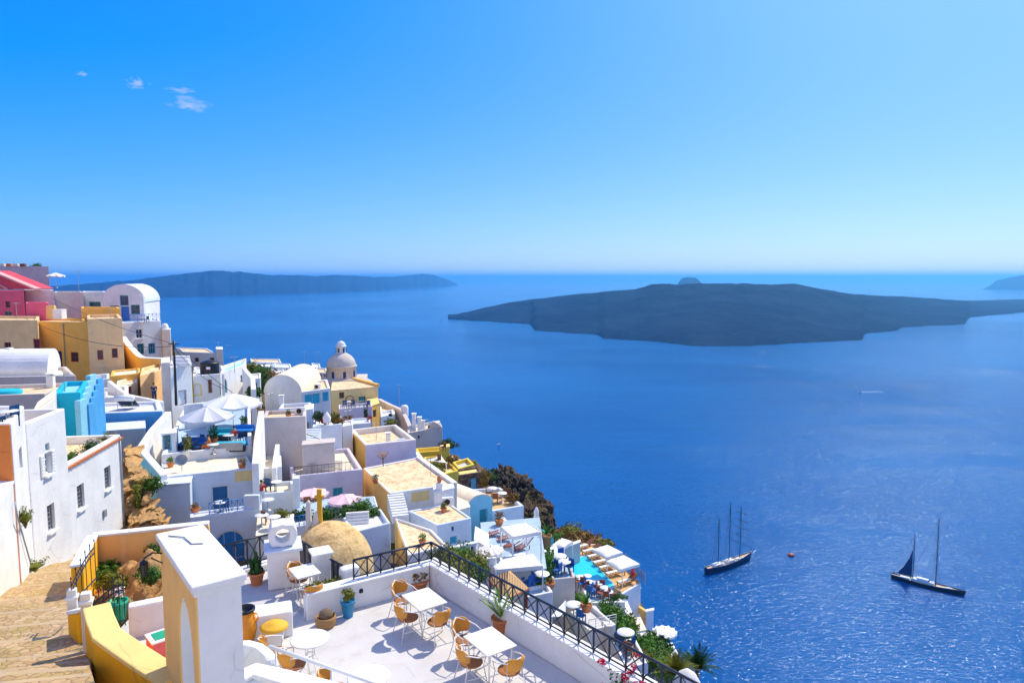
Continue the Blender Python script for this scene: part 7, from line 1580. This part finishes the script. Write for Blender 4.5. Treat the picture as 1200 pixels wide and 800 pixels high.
# ------------------------------------------------------------ vessels
def hull(name, label, mb_pos, L, B, depth, sheer, rz, mat, group=None, bow=.0):
    t = thing(name, label, 'sailing ship', (0, 0, 0), group); m = MB(); N = 22; vs = []
    for i in range(N + 1):
        f = i / N; x = (f - .5) * L
        w_ = B / 2 * (math.sin(min(1, f * 2.4) * math.pi / 2) ** .6 if f < .42 else max(.02, math.cos((f - .42) / .58 * math.pi / 2)) ** .75); w_ = max(w_, .03) if f < 1 else .03
        if f < .08: w_ = max(w_, B * .26)
        zd = depth + sheer * ((f - .45) / .55) ** 2 * (1 if f > .45 else .5)
        vs += [(x + (bow * (f - .6) * 2 if f > .6 else 0), -w_, zd), (x, -w_ * .82, 0), (x, 0, -1.2), (x, w_ * .82, 0), (x + (bow * (f - .6) * 2 if f > .6 else 0), w_, zd)]
    fs = []
    for i in range(N):
        for j in range(4): fs.append((i * 5 + j, (i + 1) * 5 + j, (i + 1) * 5 + j + 1, i * 5 + j + 1))
    fs += [(0, 1, 2, 3, 4), tuple(N * 5 + j for j in (4, 3, 2, 1, 0))]
    m.add(vs, fs, True); m.build('hull', mat, t)
    m = MB(); dv = []
    for i in range(N + 1): a, b = vs[i * 5], vs[i * 5 + 4]; dv += [(a[0], a[1] * .96, a[2] - .8), (b[0], b[1] * .96, b[2] - .8)]
    m.add(dv, [(i * 2, i * 2 + 2, i * 2 + 3, i * 2 + 1) for i in range(N)]); m.build('deck', 'decking', t)
    m = MB(); m.tube([Vector(vs[i * 5]) + Vector((0, 0, .02)) for i in range(N + 1)], .09, 4); m.tube([Vector(vs[i * 5 + 4]) + Vector((0, 0, .02)) for i in range(N + 1)], .09, 4); m.build('gunwale', 'whitemetal', t)
    return t
def seaat(u, v): return PZ(u, v, SEA)
# three masted ship
p = seaat(854, 664); dv_ = seaat(884, 652) - seaat(824, 672); rz = math.atan2(dv_.y, dv_.x); L = dv_.length * .86
t = hull('three_masted_ship', 'dark hulled three masted ship anchored left of the orange buoy', p, L, L * .135, 4.6, 2.2, rz, 'hullnavy', bow=2.0)
def cab(nm, x0, x1, w_, z0, h, mat='whitemetal'): m = MB(); m.box(((x0 + x1) / 2, 0, z0 + h / 2), (x1 - x0, w_, h)); return m.build(nm, mat, t, bevel=.15)
cab('deckhouse', -.34 * L, -.16 * L, L * .075, 3.6, 1.9); cab('deckhouse', -.06 * L, .10 * L, L * .075, 3.6, 1.7); cab('deckhouse', .16 * L, .25 * L, L * .055, 3.8, 1.1)
cab('canopy', -.33 * L, -.20 * L, L * .085, 5.6, .25, 'canvas'); cab('canopy', -.03 * L, .08 * L, L * .085, 5.5, .25, 'canvascream')
def mast(x, h, r=.30, yards=(), nm='mast'):
    m = MB(); m.tube([(x, 0, 1.8), (x, 0, h)], r, 7, r2=r * .55); ms_ = m.build(nm, 'mastdark', t)
    for zy, wy in yards: m = MB(); m.tube([(x + .4, -wy / 2, zy), (x + .4, wy / 2, zy)], .16, 5); m.build('yard', 'mastdark', ms_)
    return ms_
hm = 60 * 1.32
mast(-.245 * L, 41); mast(.0, 51.5); mast(.245 * L, 46, yards=((16, 17), (22, 16), (28, 14.5), (34, 13), (40, 11)))
m = MB(); m.tube([(.49 * L, 0, 4.0), (.62 * L, 0, 6.4)], .22, 6); m.build('bowsprit', 'whitemetal', t)
m = MB()
for x, h in ((-.245 * L, 40), (0, 50), (.245 * L, 45)):
    for y in (-1, 1):
        for dx in (-3, -1, 1.5): m.tube([(x, 0, h), (x + dx, y * L * .07, 2.6)], .045, 3)
for a, b in (((-.245 * L, 0, 40), (0, 0, 47)), ((0, 0, 50), (.245 * L, 0, 44)), ((.245 * L, 0, 45), (.61 * L, 0, 6.2)), ((.245 * L, 0, 36), (.55 * L, 0, 5.2)), ((-.245 * L, 0, 40), (-.49 * L, 0, 3))): m.tube([a, b], .05, 3)
m.build('rigging', 'mastdark', t)
for x in (-.24, -.02): m = MB(); m.tube([(x * L, 0, 6.2), ((x - .16) * L, 0, 6.6)], .35, 6); m.build('boom', 'canvas', t)
for x, mt_ in ((-.44, 'clothred'), (-.28, 'redpaint')): m = MB(); m.box((x * L, -L * .05, 5.0), (1.6, .5, 1.3), rz=.3); m.build('lifeboat', mt_, t, bevel=.2)
for k in range(6): m = MB(); m.box((rnd.uniform(.08, .42) * L, rnd.uniform(-.025, .025) * L, 4.3), (1.6, 1.3, .8)); m.build('deck_crate', ('teak', 'whitemetal')[k % 2], t, bevel=.1)
t.location = p; t.rotation_euler = (0, 0, rz)
# two masted yacht
p = seaat(1086, 687); dv_ = seaat(1132, 697) - seaat(1041, 674); rz = math.atan2(dv_.y, dv_.x); L = dv_.length * .93
t = hull('sailing_yacht', 'black hulled two masted yacht with a furled blue mizzen sail', p, L, L * .17, 3.0, 1.3, rz, 'hulldark', bow=1.5)
cab('deckhouse', -.22 * L, .10 * L, L * .085, 2.6, 1.6); cab('deckhouse', -.14 * L, .02 * L, L * .065, 4.2, 1.2); cab('windshield', .02 * L, .035 * L, L * .06, 4.2, 1.0, 'glass'); cab('cockpit', -.38 * L, -.24 * L, L * .085, 2.5, .7, 'cushion')
mast(-.20 * L, 37, .32); mast(.115 * L, 52, .36)
m = MB(); x0 = -.215 * L; m.add([(x0, 0, 25), (x0, 0, 5.2), (x0 - 9.5, .2, 4.6), (x0 - 5.2, .8, 11), (x0 - 2, .6, 18)], [(0, 1, 2, 3, 4)]); o = m.build('mizzen_sail', 'clothblue', t); md = o.modifiers.new('t', 'SOLIDIFY'); md.thickness = .12
m = MB(); m.tube([(-.2 * L, 0, 4.8), (-.39 * L, 0, 4.6)], .28, 6); m.build('boom', 'hullnavy', t); m = MB(); m.tube([(.11 * L, 0, 4.2), (-.12 * L, 0, 4.4)], .34, 6); m.build('boom', 'canvas', t)
m = MB()
for x, h in ((-.2 * L, 36), (.115 * L, 51)):
    for y in (-1, 1):
        for dx in (-2, 1): m.tube([(x, 0, h), (x + dx, y * L * .062, 2.2)], .045, 3)
for a, b in (((.115 * L, 0, 51), (.49 * L, 0, 3.4)), ((.115 * L, 0, 50), (-.2 * L, 0, 8)), ((-.2 * L, 0, 36), (-.48 * L, 0, 2.5))): m.tube([a, b], .05, 3)
m.build('rigging', 'mastdark', t)
m = MB(); m.box((.30 * L, 0, 3.1), (3.5, 1.6, .6)); m.build('hatch', 'whitemetal', t, bevel=.1); m = MB(); m.box((-.47 * L, 0, 4.4), (1.2, .06, .8)); m.tube([(-.46 * L, 0, 2), (-.46 * L, 0, 5)], .05, 4); m.build('flag', 'clothblue', t)
t.location = p; t.rotation_euler = (0, 0, rz)
p = seaat(927, 651); t = thing('mooring_buoy', 'orange mooring buoy floating between the two sailing ships', 'buoy', p); m = MB(); m.lathe(p, [(.001, -1), (2.2, -.3), (2.5, .6), (2.2, 1.6), (1.0, 2.1), (.001, 2.2)], 16); m.build('float', 'buoyred', t); m = MB(); m.tube([p + UP * 2.1, p + UP * 3.2], .18, 6); m.build('ring_post', 'greymetal', t)
def motorboat(label, u, v, L, rz, wake):
    p = seaat(u, v); t = thing('motorboat', label, 'motorboat', p)
    m = MB(); e = Vector((math.cos(rz), math.sin(rz), 0)); s = Vector((-e.y, e.x, 0)); sec_ = [(-.5, .16, .0), (-.2, .18, 0), (.2, .14, .1), (.5, .01, .3)]
    vs = []
    for f, w_, dz in sec_: vs += [p + e * L * f - s * L * w_ + UP * (L * .12 + dz), p + e * L * f - s * L * w_ * .6 - UP * .3, p + e * L * f + s * L * w_ * .6 - UP * .3, p + e * L * f + s * L * w_ + UP * (L * .12 + dz)]
    fs = [(0, 1, 2, 3), (15, 14, 13, 12)]
    for i in range(3):
        for j in range(4): fs.append((i * 4 + j, (i + 1) * 4 + j, (i + 1) * 4 + (j + 1) % 4, i * 4 + (j + 1) % 4))
    m.add(vs, fs); m.build('hull', 'whitemetal', t); m = MB(); m.box(p - e * L * .05 + UP * (L * .2), (L * .3, L * .2, L * .16), rz=rz); m.build('cabin', 'navy', t, bevel=.1)
    if wake:
        m = MB()
        for sg in (-1, 1):
            for k in range(24):
                f = k / 24; q = p - e * (L * .5 + wake * f) + s * sg * (L * .15 + wake * .10 * f); m.blob(q, (wake / 30, L * .10 * (1 - f * .6), .18), k, .5, 1)
        m.build('wake', 'clothwhite', t)
motorboat('small white motorboat speeding with a wake on the open sea', 1008, 459.5, 9, R(195), 45); motorboat('tiny white motorboat off the tip of the volcanic island', 516, 377.5, 16, R(80), 0)
motorboat('tiny white speedboat off the cliff below the yellow houses', 584, 520.5, 6, R(60), 0); 
# ------------------------------------------------------------ sink the window and door openings into the walls
bpy.context.view_layer.update()
for H in CUT:
    c_ = H.cuts.build('opening_cutter', None, H.t); md = H.wall.modifiers.new('cut', 'BOOLEAN'); md.object = c_; md.operation = 'DIFFERENCE'; md.solver = 'EXACT'
    bpy.context.view_layer.update()
    ev = H.wall.evaluated_get(bpy.context.evaluated_depsgraph_get()); me = bpy.data.meshes.new_from_object(ev)
    ok = len(me.polygons) > len(H.wall.data.polygons)
    if not ok: print('cut failed', H.t.name, len(me.polygons), len(H.wall.data.polygons))
    H.wall.modifiers.remove(md)
    if ok: H.wall.data = me
    bpy.data.objects.remove(c_)
# ------------------------------------------------------------ the hillside: ground under the town, cliff to the sea, added bounce slope behind
m, ntx, bx = newmat('volcanic_hillside'); M['hill'] = m; vec = objvec(ntx); n1 = tex_noise(ntx, vec, .12, 8, .7); n2 = tex_noise(ntx, vec, .9, 6, .65)
c = mixc(ntx, ramp(ntx, n1, [(.38, 0), (.6, 1)]), (.20, .13, .06), (.075, .055, .04)); c = mixc(ntx, ramp(ntx, n2, [(.5, 0), (.66, .9)]), c, (.16, .13, .02))
lnk(ntx, mixc(ntx, ramp(ntx, n2, [(.25, .8), (.42, 0)]), c, (.03, .025, .022)), bx.inputs['Base Color']); bx.inputs['Roughness'].default_value = .95; bx.inputs['Specular IOR Level'].default_value = .05
bump(ntx, bx, n2, .8, .5)
M['bounce_slope'] = plaster('pale_bounce_slope', (.82, .73, .62), amount=.25, dirt=(.4, .3, .2), streak=False)  # paled so the slope behind the camera throws more sunlight onto shaded walls
EDGE = []
for k in range(22):
    y0 = -6 + k * 7; xs_ = [gx for gx, gy, gz in GROUND if y0 - 5 <= gy < y0 + 8]
    if xs_: EDGE.append((max(xs_) + 1.0, y0 + 1.5))
EDGE = [(EDGE[0][0] + 2, -60)] + EDGE
for k in range(1, 8): EDGE.append((EDGE[-1][0] - 14, EDGE[-1][1] + 6))
EDGE = EDGE[::-1]
def edge_dist(x, y):
    best = 1e9; sg = 1
    for (x0, y0), (x1, y1) in zip(EDGE, EDGE[1:]):
        dx, dy = x1 - x0, y1 - y0; t = max(0, min(1, ((x - x0) * dx + (y - y0) * dy) / (dx * dx + dy * dy))); px, py = x0 + dx * t, y0 + dy * t
        d = math.hypot(x - px, y - py)
        if d < best - 1e-6: best = d; sg = 1 if (dx * (y - y0) - dy * (x - x0)) > 0 else -1
    return best * sg
G_ = [g for g in GROUND] + [(-60, 0, 3), (-45, 20, -3), (*AT(205, 100, -18)[:2], -18), (*AT(215, 110, -20)[:2], -20), (*AT(205, 92, -17)[:2], -17), (*AT(195, 112, -18)[:2], -18), (*AT(225, 100, -20)[:2], -20), (*AT(180, 118, -18)[:2], -18), (-50, -30, 14), (0, -10, -9), (8, 0, -14)]
def ground(x, y):
    sw = 0; sz = 0
    for gx, gy, gz in G_:
        d2 = (x - gx) ** 2 + (y - gy) ** 2 + .3; w_ = 1 / (d2 * d2); sw += w_; sz += w_ * gz
    return sz / sw
xs = [-190 + i * 2.6 for i in range(100)]; ys = [-12 + j * 2.6 for j in range(90)]; vs = []
for y in ys:
    for x in xs:
        d = edge_dist(x, y)
        z = ground(x, y) - .4
        q = Vector((x * .06, y * .06, 0)); nz = noise.fractal(q * 2, 1, 2, 5)
        if d > 0:
            z -= min(d, 45) * 2.3 + max(0, d - 45) * 1.2; z += min(1, d / 8) * (4.5 * nz + 3 * abs(noise.noise(q * 5)))
        else: z += 0
        vs.append((x, y, max(z, SEA - 6)))
nx_ = len(xs); m = MB(); m.add(vs, [(j * nx_ + i, j * nx_ + i + 1, (j + 1) * nx_ + i + 1, (j + 1) * nx_ + i) for j in range(len(ys) - 1) for i in range(nx_ - 1)], True)
structure(m, 'hillside', 'hill', origin=(0, 60, -20))
m = MB(); vs = []; N = 40
for j in range(N + 1):
    for i in range(N + 1):
        x = -150 + 240 * i / N; y = -3.2 - 70 * (j / N) ** 1.3; k = (-3.2 - y)
        z = -3.4 + k * .80 + 2.0 * noise.fractal(Vector((x * .05, y * .05, 3)), 1, 2, 4) * min(1, k / 6) - max(0, (x - 22)) * .9 - (7 if j == 0 else 0)
        vs.append((x, y, z))
m.add(vs, [(j * (N + 1) + i, (j + 1) * (N + 1) + i, (j + 1) * (N + 1) + i + 1, j * (N + 1) + i + 1) for j in range(N) for i in range(N)], True)
structure(m, 'bounce_hillside', 'bounce_slope', origin=(0, -30, 0))  # unseen ground behind the camera, added for its bounce light
